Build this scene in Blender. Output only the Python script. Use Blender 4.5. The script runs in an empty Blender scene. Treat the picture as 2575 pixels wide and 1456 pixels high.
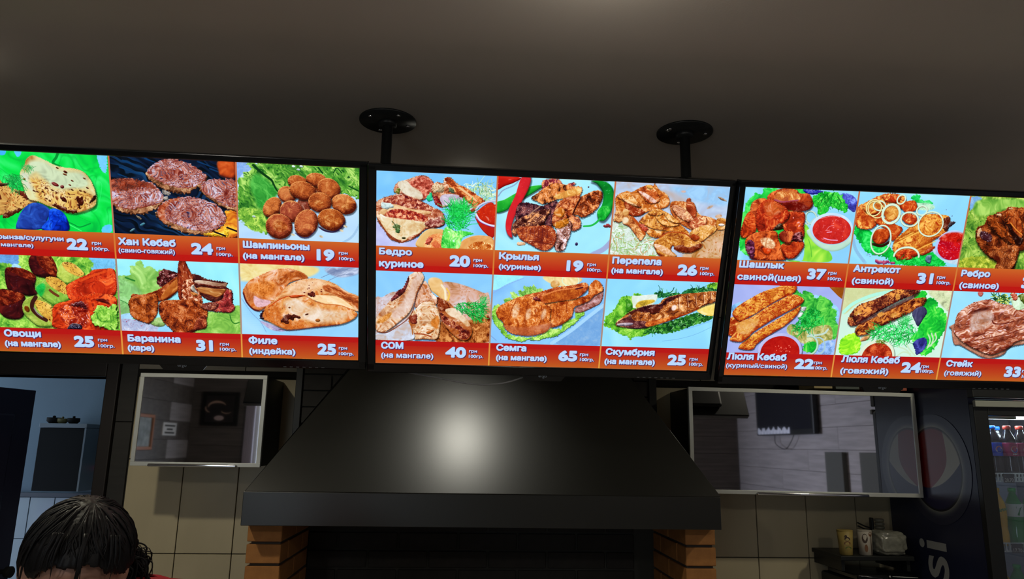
import bpy, bmesh, math, random
import numpy as np
from mathutils import Vector, Matrix
random.seed(4)
S = bpy.context.scene; COL = S.collection
R = math.radians
# ------------------------------------------------------------------ camera
cam = bpy.data.objects.new('camera', bpy.data.cameras.new('camera')); COL.objects.link(cam)
cam.data.sensor_width = 36; cam.data.lens = 36*1830.26/2575; cam.data.clip_start = .05
cam.location = (0, 0, 1.55)
yaw, pit, rol = R(3.585), R(12.114), R(.911)
fw = Vector((math.sin(yaw)*math.cos(pit), math.cos(yaw)*math.cos(pit), math.sin(pit)))
r0 = Vector((math.cos(yaw), -math.sin(yaw), 0)); u0 = r0.cross(fw)
rt = r0*math.cos(rol)+u0*math.sin(rol); up_ = u0*math.cos(rol)-r0*math.sin(rol)
cam.rotation_euler = Matrix((rt, up_, -fw)).transposed().to_euler()
S.camera = cam
S.view_settings.view_transform = 'Standard'; S.view_settings.look = 'None'
S.view_settings.exposure = 0; S.view_settings.gamma = 1; S.view_settings.use_curve_mapping = False
# ------------------------------------------------------------------ world and lights
W = bpy.data.worlds.new('world'); S.world = W; W.use_nodes = True
W.node_tree.nodes['Background'].inputs[0].default_value = (.62, .78, 1, 1)
W.node_tree.nodes['Background'].inputs[1].default_value = 1.6
def light(name, kind, loc, energy, col=(1, 1, 1), size=.1, aim=None, **k):
    l = bpy.data.lights.new(name, kind); l.energy = energy; l.color = col
    if kind == 'AREA':
        l.size = size; l.shape = k.get('shape', 'SQUARE')
        if 'spread' in k: l.spread = R(k['spread'])
    else: l.shadow_soft_size = size
    if 'size_y' in k: l.shape = 'RECTANGLE'; l.size_y = k['size_y']
    if kind == 'SPOT': l.spot_size = R(k.get('cone', 120)); l.spot_blend = k.get('blend', .6)
    o = bpy.data.objects.new(name, l); COL.objects.link(o); o.location = loc
    if aim: o.rotation_euler = (Vector(aim)-Vector(loc)).to_track_quat('-Z', 'Y').to_euler()
    return o
light('window_daylight', 'AREA', (-1.7, -2.40, 1.5), 36, (.74, .82, 1), 1.3, (3.3, -.55, 1.4), size_y=1.5, spread=66)
light('added_fill_left', 'POINT', (-1.3, -.7, 2.38), 14, (1, .93, .82), .05)  # added fill behind the camera, lifts the ambient level on the ceiling
light('added_fill_right', 'POINT', (1.3, -.7, 2.38), 12, (1, .93, .82), .05)  # second added fill, same purpose
light('lamp_light_left', 'SPOT', (-1.32, 1.74, 2.44), 30, (1, .92, .72), .035, (-1.32, 1.74, 0), cone=150, blend=.25)
light('lamp_light_middle', 'POINT', (.25, 1.16, 2.40), 1.7, (1, .95, .84), .04)
light('lamp_light_right', 'SPOT', (2.08, 1.98, 2.44), 24, (1, .91, .70), .035, (2.08, 1.98, 0), cone=150, blend=.25)
light('lamp_light_hood', 'SPOT', (-.01, 2.5, 2.43), 16, (1, .97, .84), .07, (-.02, 2.78, 1.4), cone=66, blend=.9)
light('kitchen_light', 'POINT', (-2.0, 4.15, 2.3), .9, (.55, .75, 1), .2)
light('kitchen_violet_light', 'POINT', (-2.9, 4.2, 1.0), .8, (.5, .35, 1), .1)
# ------------------------------------------------------------------ materials
MATS = {}
def mat(name, c=(.5, .5, .5), rough=.5, metal=0, spec=.5, emit=None, es=1, var=0, vs=30, bump=0, bs=60, c2=None, stretch=(1, 1, 1), alpha=1, trans=0, ior=1.45, coat=0):
    if name in MATS: return MATS[name]
    m = bpy.data.materials.new(name); m.use_nodes = True; N = m.node_tree.nodes; L = m.node_tree.links; b = N['Principled BSDF']
    I = b.inputs; I['Roughness'].default_value = rough; I['Metallic'].default_value = metal; I['Specular IOR Level'].default_value = spec
    I['Base Color'].default_value = (*c, 1); I['Transmission Weight'].default_value = trans; I['IOR'].default_value = ior; I['Coat Weight'].default_value = coat
    if emit: I['Emission Color'].default_value = (*emit, 1); I['Emission Strength'].default_value = es
    if var or bump:
        tc = N.new('ShaderNodeTexCoord'); mp = N.new('ShaderNodeMapping'); L.new(tc.outputs['Object'], mp.inputs[0]); mp.inputs['Scale'].default_value = stretch
    if var:
        n = N.new('ShaderNodeTexNoise'); n.inputs['Scale'].default_value = vs; n.inputs['Detail'].default_value = 6; L.new(mp.outputs[0], n.inputs[0])
        r = N.new('ShaderNodeValToRGB'); r.color_ramp.elements[0].position = .3; r.color_ramp.elements[1].position = .7
        d = c2 or tuple(x*(1-var) for x in c); r.color_ramp.elements[0].color = (*d, 1); r.color_ramp.elements[1].color = (*c, 1)
        L.new(n.outputs['Fac'], r.inputs[0]); L.new(r.outputs[0], I['Base Color'])
    if bump:
        n2 = N.new('ShaderNodeTexNoise'); n2.inputs['Scale'].default_value = bs; n2.inputs['Detail'].default_value = 4; L.new(mp.outputs[0], n2.inputs[0])
        bp = N.new('ShaderNodeBump'); bp.inputs['Strength'].default_value = bump; bp.inputs['Distance'].default_value = .002; L.new(n2.outputs['Fac'], bp.inputs['Height']); L.new(bp.outputs[0], I['Normal'])
    MATS[name] = m; return m
ceil_m = mat('ceiling_paint', (.48, .43, .375), .75, var=.06, vs=3, bump=.1, bs=200, spec=.3)
tile_m = mat('beige_tile', (.52, .455, .30), .32, var=.12, vs=6, bump=.05, bs=40, stretch=(1, 1, .3))
grout_m = mat('dark_grout', (.03, .028, .022), .8)
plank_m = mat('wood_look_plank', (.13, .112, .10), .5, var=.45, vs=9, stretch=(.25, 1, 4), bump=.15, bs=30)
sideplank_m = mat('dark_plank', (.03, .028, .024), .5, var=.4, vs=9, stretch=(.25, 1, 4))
plankr_m = mat('wood_look_plank_daylit', (.36, .33, .33), .45, var=.35, vs=9, stretch=(1, .25, 4), bump=.15, bs=30)  # planks lightened in colour to stand for window daylight on the right wall
black_m = mat('gloss_black', (.006, .007, .008), .16, spec=.5)
satin_m = mat('satin_black', (.010, .011, .011), .42, spec=.4)
matte_m = mat('matte_black', (.012, .012, .011), .8, spec=.2)
hood_m = mat('dark_hood_steel', (.011, .011, .009), .34, spec=.75, var=.1, vs=80, bump=.04, bs=500)
alu_m = mat('brushed_aluminium', (.52, .54, .52), .45, metal=.35, var=.06, vs=20)
chrome_m = mat('chrome', (.8, .8, .82), .12, metal=1)
mirror_m = mat('mirror_glass', (.74, .74, .78), .025, metal=1)
upper_m = mat('upper_wall_tile', (.30, .27, .21), .5, var=.3, vs=7, stretch=(.3, 1, 3))
brick_m = mat('orange_brick', (.38, .16, .042), .8, var=.22, vs=30, bump=.3, bs=120)
dbrick_m = mat('sooty_brick', (.022, .02, .018), .8, var=.3, vs=20, bump=.3, bs=100)
mortar_m = mat('dark_mortar', (.06, .05, .04), .9)
dmort_m = mat('sooty_mortar', (.045, .045, .04), .9)
white_m = mat('white_plastic', (.7, .7, .68), .4)
# ------------------------------------------------------------------ object helpers
def tag(o, label=None, cat=None, group=None, kind=None):
    for k, v in (('label', label), ('category', cat), ('group', group), ('kind', kind)):
        if v: o[k] = v
    return o
def thing(name, loc, label, cat, group=None, rz=0):
    o = bpy.data.objects.new(name, None); o.empty_display_size = .05; COL.objects.link(o); o.location = loc; o.rotation_euler = (0, 0, rz)
    return tag(o, label, cat, group)
def link(name, me, m, parent=None, smooth=False):
    o = bpy.data.objects.new(name, me); COL.objects.link(o)
    if m and not me.materials: me.materials.append(m)
    if smooth:
        for p in me.polygons: p.use_smooth = True
    if parent: o.parent = parent
    return o
def from_bm(name, bm, m, parent=None, smooth=False):
    bmesh.ops.recalc_face_normals(bm, faces=bm.faces)
    me = bpy.data.meshes.new(name); bm.to_mesh(me); bm.free(); return link(name, me, m, parent, smooth)
def add_box(bm, x0, x1, y0, y1, z0, z1, bev=0, seg=2):
    r = bmesh.ops.create_cube(bm, size=1); vs = r['verts']
    for v in vs: v.co = Vector(((x0+x1)/2+v.co.x*(x1-x0), (y0+y1)/2+v.co.y*(y1-y0), (z0+z1)/2+v.co.z*(z1-z0)))
    if bev:
        es = list({e for v in vs for e in v.link_edges})
        bmesh.ops.bevel(bm, geom=es, offset=bev, segments=seg, affect='EDGES', profile=.5)
def box(name, x0, x1, y0, y1, z0, z1, m, parent=None, bev=0, seg=2):
    bm = bmesh.new(); add_box(bm, x0, x1, y0, y1, z0, z1, bev, seg); return from_bm(name, bm, m, parent)
def add_tube(bm, pts, r, n=12, cap=True, taper=None):
    pts = [Vector(p) for p in pts]; rings = []
    for i, p in enumerate(pts):
        t = (pts[min(i+1, len(pts)-1)]-pts[max(i-1, 0)]).normalized()
        a = t.orthogonal().normalized() if i == 0 else (rings[-1][1]-t*rings[-1][1].dot(t)).normalized()
        b = t.cross(a); rr = r if taper is None else r*taper[i]
        rings.append(([bm.verts.new(p+(a*math.cos(2*math.pi*k/n)+b*math.sin(2*math.pi*k/n))*rr) for k in range(n)], a))
    for (A, _), (B_, _) in zip(rings, rings[1:]):
        for k in range(n): bm.faces.new((A[k], A[(k+1) % n], B_[(k+1) % n], B_[k]))
    if cap: bm.faces.new(rings[0][0][::-1]); bm.faces.new(rings[-1][0])
def tube(name, pts, r, m, parent=None, n=12, smooth=True, taper=None):
    bm = bmesh.new(); add_tube(bm, pts, r, n, taper=taper); o = from_bm(name, bm, m, parent, smooth)
    return o
def spline(pts, n=6):
    P = [Vector(p) for p in pts]; P = [2*P[0]-P[1]]+P+[2*P[-1]-P[-2]]; o = []
    for i in range(1, len(P)-2):
        a, b, c, d = P[i-1:i+3]
        for k in range(n):
            t = k/n; o.append(.5*((2*b)+(c-a)*t+(2*a-5*b+4*c-d)*t*t+(3*b-a-3*c+d)*t**3))
    return o+[P[-2]]
def lathe(name, prof, m, parent=None, n=24, loc=(0, 0, 0), smooth=True):
    bm = bmesh.new(); rings = []
    for r, z in prof:
        rings.append([bm.verts.new((loc[0]+r*math.cos(2*math.pi*k/n), loc[1]+r*math.sin(2*math.pi*k/n), loc[2]+z)) for k in range(n)])
    for A, B_ in zip(rings, rings[1:]):  # fixtures added to go with the two fill lights
        for k in range(n): bm.faces.new((A[k], A[(k+1) % n], B_[(k+1) % n], B_[k]))
    bm.faces.new(rings[0][::-1]); bm.faces.new(rings[-1])
    o = from_bm(name, bm, m, parent, smooth); return o
def text_mesh(s, bold=0.0):
    c = bpy.data.curves.new('t', 'FONT'); c.body = s; c.size = 1; c.offset = bold; c.resolution_u = 4; c.fill_mode = 'BOTH'
    o = bpy.data.objects.new('t', c); COL.objects.link(o); dg = bpy.context.evaluated_depsgraph_get(); dg.update()
    me = bpy.data.meshes.new_from_object(o.evaluated_get(dg)); bpy.data.objects.remove(o); bpy.data.curves.remove(c)
    return me
def text_part(name, s, m, parent, M, w=None, h=None, bold=.02):
    """flat lettering as a mesh; M maps text x,y (metres) into the parent's space"""
    me = text_mesh(s, bold); co = np.array([v.co[:] for v in me.vertices]); lo, hi = co.min(0), co.max(0)
    sx = w/(hi[0]-lo[0]) if w else None; sy = h/(hi[1]-lo[1]) if h else None
    sx = sx or sy; sy = sy or sx
    for v in me.vertices: v.co = M @ Vector(((v.co.x-lo[0])*sx, (v.co.y-lo[1])*sy, 0))
    me.materials.clear(); return link(name, me, m, parent)
def copy_tree(o, parent=None, loc=None, label=None):
    c = o.copy(); COL.objects.link(c)
    if parent is not None: c.parent = parent
    if loc is not None: c.location = loc
    if label: c['label'] = label
    for ch in list(o.children): copy_tree(ch, c)
    return c
def image_mat(name, arr, emit=True, rough=.4):
    h, w = arr.shape[:2]; im = bpy.data.images.new(name, w, h, alpha=False, float_buffer=False); im.colorspace_settings.name = 'sRGB'
    px = np.ones((h, w, 4), np.float32); px[..., :3] = np.clip(arr[::-1], 0, 1); im.pixels.foreach_set(px.ravel()); im.update(); im.pack()
    m = bpy.data.materials.new(name); m.use_nodes = True; N = m.node_tree.nodes; L = m.node_tree.links; b = N['Principled BSDF']
    t = N.new('ShaderNodeTexImage'); t.image = im; t.interpolation = 'Cubic'
    b.inputs['Roughness'].default_value = rough
    if emit:
        b.inputs['Base Color'].default_value = (.004, .004, .005, 1); b.inputs['Specular IOR Level'].default_value = .15
        L.new(t.outputs[0], b.inputs['Emission Color']); b.inputs['Emission Strength'].default_value = 1
    else: L.new(t.outputs[0], b.inputs['Base Color'])
    return m
# ---- menu picture painter (numpy) : draws the 18 dishes of the menu screens into generated images ----
TW, TH = 1536, 864
RNG = np.random.default_rng(7)
def _noise(n, a, lo):
    f = np.hypot(*np.meshgrid(np.fft.fftfreq(n)*n, np.fft.fftfreq(n)*n)); f[0, 0] = 1
    z = np.fft.ifft2(np.fft.fft2(RNG.standard_normal((n, n))) * f**-a * (f > lo) * np.exp(-(f/55)**2)).real
    return ((z - z.mean())/z.std()).astype(np.float32)
NZ = [_noise(1024, 2.1, 14), _noise(1024, 1.6, 16)]
def nz(X, Y, s, ang=0, st=1, k=0, ox=0):
    c, q = math.cos(math.radians(ang)), math.sin(math.radians(ang)); m = 40/s
    u = (X*c + Y*q)*m/st + ox; v = (-X*q + Y*c)*m + ox*1.7
    return NZ[k][np.mod(v, 1024).astype(np.int32), np.mod(u, 1024).astype(np.int32)]
def hx(s): return np.array([int(s[i:i+2], 16)/255 for i in (0, 2, 4)], np.float32)
def smooth_pts(p, n=5):
    p = np.array(p, float); q = [np.roll(p, k, 0) for k in (1, 0, -1, -2)]; o = []
    for i in range(n):
        t = i/n
        o.append(.5*((2*q[1]) + (-q[0]+q[2])*t + (2*q[0]-5*q[1]+4*q[2]-q[3])*t*t + (-q[0]+3*q[1]-3*q[2]+q[3])*t**3))
    return np.stack(o, 1).reshape(-1, 2)
def sdf(p, X, Y):
    d = np.full(X.shape, 1e9, np.float32); ins = np.zeros(X.shape, bool)
    for (ax, ay), (bx, by) in zip(p, np.roll(p, -1, 0)):
        ex, ey = bx-ax, by-ay; wx, wy = X-ax, Y-ay
        t = np.clip((wx*ex+wy*ey)/max(ex*ex+ey*ey, 1e-6), 0, 1)
        d = np.minimum(d, (wx-t*ex)**2+(wy-t*ey)**2)
        c = (ay > Y) != (by > Y)
        if abs(ey) > 1e-9: ins ^= c & (wx < ex*wy/ey)
    return np.where(ins, 1, -1)*np.sqrt(d)
def up(A, h, w, f):
    yy = np.clip((np.arange(h)+.5)/f-.5, 0, A.shape[0]-1.001); xx = np.clip((np.arange(w)+.5)/f-.5, 0, A.shape[1]-1.001)
    y0 = yy.astype(int); x0 = xx.astype(int); fy = (yy-y0)[:, None]; fx = xx-x0
    R0 = A[y0]; R1 = A[y0+1]
    return ((R0[:, x0]*(1-fx)+R0[:, x0+1]*fx)*(1-fy)+(R1[:, x0]*(1-fx)+R1[:, x0+1]*fx)*fy).astype(np.float32)
class Pic:
    def __init__(s): s.a = np.zeros((TH, TW, 3), np.float32); s.clip = (0, 0, TW, TH); s.k = 0
    def box(s, p, m):
        x0, y0 = np.floor(np.min(p, 0)-m).astype(int); x1, y1 = np.ceil(np.max(p, 0)+m).astype(int)
        c = s.clip; return max(x0, c[0]), max(y0, c[1]), min(x1, c[2]), min(y1, c[3])
    def blob(s, p, c, d=None, l=None, s_=14, a=.25, e=0, r=14, ang=0, st=1, k=None, h=None, g=(), f=.9, sh=0, op=1, raw=0, sm=1, v=None):
        p = np.array(p, float); s.k += 1; ox = s.k*97 % 1024
        if not raw: p = smooth_pts(p)
        b = s.box(p, e*3+sm*2+6+sh)
        if b[2]-b[0] < 2 or b[3]-b[1] < 2: return
        w, hh = b[2]-b[0], b[3]-b[1]; F = 2 if max(w, hh) < 120 else 3
        Xs, Ys = np.meshgrid(b[0]+(np.arange(w//F+2)+.5)*F, b[1]+(np.arange(hh//F+2)+.5)*F)
        D = up(sdf(p, Xs.astype(np.float32), Ys.astype(np.float32)), hh, w, F)
        X, Y = np.meshgrid(np.arange(b[0], b[2]).astype(np.float32), np.arange(b[1], b[3]).astype(np.float32))
        if e: D = D + nz(X, Y, max(6, e*4), k=1, ox=ox)*e*.5
        im = s.a[b[1]:b[3], b[0]:b[2]]
        if sh:
            sh = int(sh)+1
            Ds = np.pad(D, ((sh, 0), (sh//2, 0)), mode='edge')[:hh, :w]; im *= 1-.55*np.clip(Ds/sh+.9, 0, 1)[..., None]*op
        m = np.clip(D/(1.2*sm)+.5, 0, 1)*op
        c = hx(c); d = c*.5 if d is None else hx(d); l = c*.5+.5*np.array([1, .97, .9], np.float32) if l is None else hx(l)
        X0, Y0 = X, Y; X, Y = X+nz(X0, Y0, s_*2.2, k=0, ox=ox+11)*s_*.28, Y+nz(X0, Y0, s_*2.2, k=0, ox=ox+411)*s_*.28
        n = nz(X, Y, s_*1.9, ang, st, 0, ox); n2 = nz(X, Y, s_*.6, ang, st, 1, ox+5); nb = nz(X, Y, s_*5, ang, st, 0, ox+60)
        H = np.sqrt(np.clip(1-(1-np.clip(D/r, 0, 1))**2, 0, 1))*r
        gy, gx = np.gradient(H)
        q = .5*n+.35*n2+.35*nb; q = np.where(q < 0, q*.62, q*.9)
        t = .5 + a*q + .2*f*(gx*.4+gy) - .3*f*(1-np.clip(D/(r*.5), 0, 1))
        t = np.clip(t, 0, 1)[..., None]
        col = np.where(t < .5, d+(c-d)*t*2, c+(l-c)*(t*2-1))
        for G in g:   # (angle, spacing, width, colour, amount) dark grill bars
            q = math.radians(G[0]); z = (-X*math.sin(q)+Y*math.cos(q))+2*n
            w_ = np.abs((z/G[1]) % 1-.5)*G[1]
            mm = np.clip((G[2]*.5-w_)/1.5+.5, 0, 1)*G[4]*np.clip(.8+.5*n2, 0, 1); col = col+(hx(G[3])-col)*mm[..., None]
        if k:         # charred spots (colour, threshold, size, amount)
            for K in (k if isinstance(k[0], tuple) else (k,)):
                q = nz(X, Y, K[2], ang, st, 1, ox+333); mm = np.clip((q-K[1])*2.2, 0, 1)*K[3]; col = col+(hx(K[0])-col)*mm[..., None]
        if v:         # veins / creases (colour, width, size, amount)
            q = np.abs(nz(X, Y, v[2], ang, st, 0, ox+77)); mm = np.clip(1-q/v[1], 0, 1)*v[3]; col = col+(hx(v[0])-col)*mm[..., None]
        if h:         # glossy highlights (colour, threshold, size, amount)
            q = nz(X, Y, h[2], ang, st, 1, ox+555); mm = np.clip((q-h[1])*2.5, 0, 1)*h[3]*np.clip(t[..., 0]*2-.3, 0, 1); col = col+(hx(h[0])-col)*mm[..., None]
        im += (col-im)*m[..., None]
    def ell(s, p, rx, ry, rot, c, **kw):
        q = math.radians(rot); o = []
        for i in range(14):
            t = i/14*2*math.pi; x, y = rx*math.cos(t), ry*math.sin(t)
            o.append((p[0][0]+x*math.cos(q)-y*math.sin(q), p[0][1]+x*math.sin(q)+y*math.cos(q)))
        s.blob(o, c, **kw)
    def line(s, p, w, c, op=1, w2=None):
        w2 = w if w2 is None else w2; c = hx(c) if isinstance(c, str) else c; n = len(p)-1
        for i in range(n):
            A, B = np.array(p[i], float), np.array(p[i+1], float); ww = w+(w2-w)*(i+.5)/n
            b = s.box([A, B], ww+1)
            if b[2] <= b[0] or b[3] <= b[1]: continue
            X, Y = np.meshgrid(np.arange(b[0], b[2]), np.arange(b[1], b[3])); e = B-A
            t = np.clip(((X-A[0])*e[0]+(Y-A[1])*e[1])/max(e@e, 1e-6), 0, 1)
            d = np.hypot(X-A[0]-t*e[0], Y-A[1]-t*e[1]); m = np.clip(ww*.5-d+.5, 0, 1)*op
            im = s.a[b[1]:b[3], b[0]:b[2]]; im += (c-im)*m[..., None]
    def curve(s, p, w, c, op=1, w2=None):
        p = np.array(p, float); P = np.vstack([2*p[0]-p[1], p, 2*p[-1]-p[-2]]); o = []
        for i in range(1, len(P)-2):
            for t in np.linspace(0, 1, 7)[:-1]:
                a, b, cc, d = P[i-1:i+3]; o.append(.5*((2*b)+(-a+cc)*t+(2*a-5*b+4*cc-d)*t*t+(-a+3*b-3*cc+d)*t**3))
        o.append(p[-1]); s.line(o, w, c, op, w2)
    def ring(s, p, rx, ry, rot, w, c, c2=None, a0=0, a1=360):
        q = math.radians(rot); o = []
        for i in range(29):
            t = math.radians(a0+(a1-a0)*i/28); x, y = rx*math.cos(t), ry*math.sin(t)
            o.append((p[0][0]+x*math.cos(q)-y*math.sin(q), p[0][1]+x*math.sin(q)+y*math.cos(q)))
        if c2: s.line([(x+1, y+1.5) for x, y in o], w+1.5, c2, .6)
        s.line(o, w, c)
    def strands(s, p, n, L, cols, w=1.6, ang=0, spr=180, bend=.5):   # herb sprigs: short bent strokes inside the outline p
        p = np.array(p, float); lo, hi = p.min(0), p.max(0); k = 0; r = np.random.default_rng(s.k+n)
        while k < n:
            q = lo+(hi-lo)*r.random(2); k += 1
            if sdf(p, np.array([[q[0]]]), np.array([[q[1]]]))[0, 0] < 0: continue
            t = math.radians(ang+spr*(r.random()-.5)*2); b = bend*(r.random()-.5)*2; l = L*(.5+r.random())
            P = [q, q+l*.5*np.array([math.cos(t), math.sin(t)]), q+l*np.array([math.cos(t+b), math.sin(t+b)])]
            s.line(P, w, hx(cols[int(r.integers(len(cols)))]), .95, w*.5)
    def dots(s, p, n, r0, r1, c, op=.9):
        p = np.array(p, float); lo, hi = p.min(0), p.max(0); r = np.random.default_rng(s.k+n)
        for _ in range(n):
            q = lo+(hi-lo)*r.random(2)
            if sdf(p, np.array([[q[0]]]), np.array([[q[1]]]))[0, 0] > 0:
                s.line([q, q+r.standard_normal(2)*r0*.6], r0+(r1-r0)*r.random(), c, op)
    def grad(s, b, c0, c1, vert=True):
        c0, c1 = hx(c0), hx(c1); n = (b[3]-b[1]) if vert else (b[2]-b[0]); t = np.linspace(0, 1, n)[:, None]
        g = c0+(c1-c0)*t; s.a[b[1]:b[3], b[0]:b[2]] = g[:, None] if vert else g[None]
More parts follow.
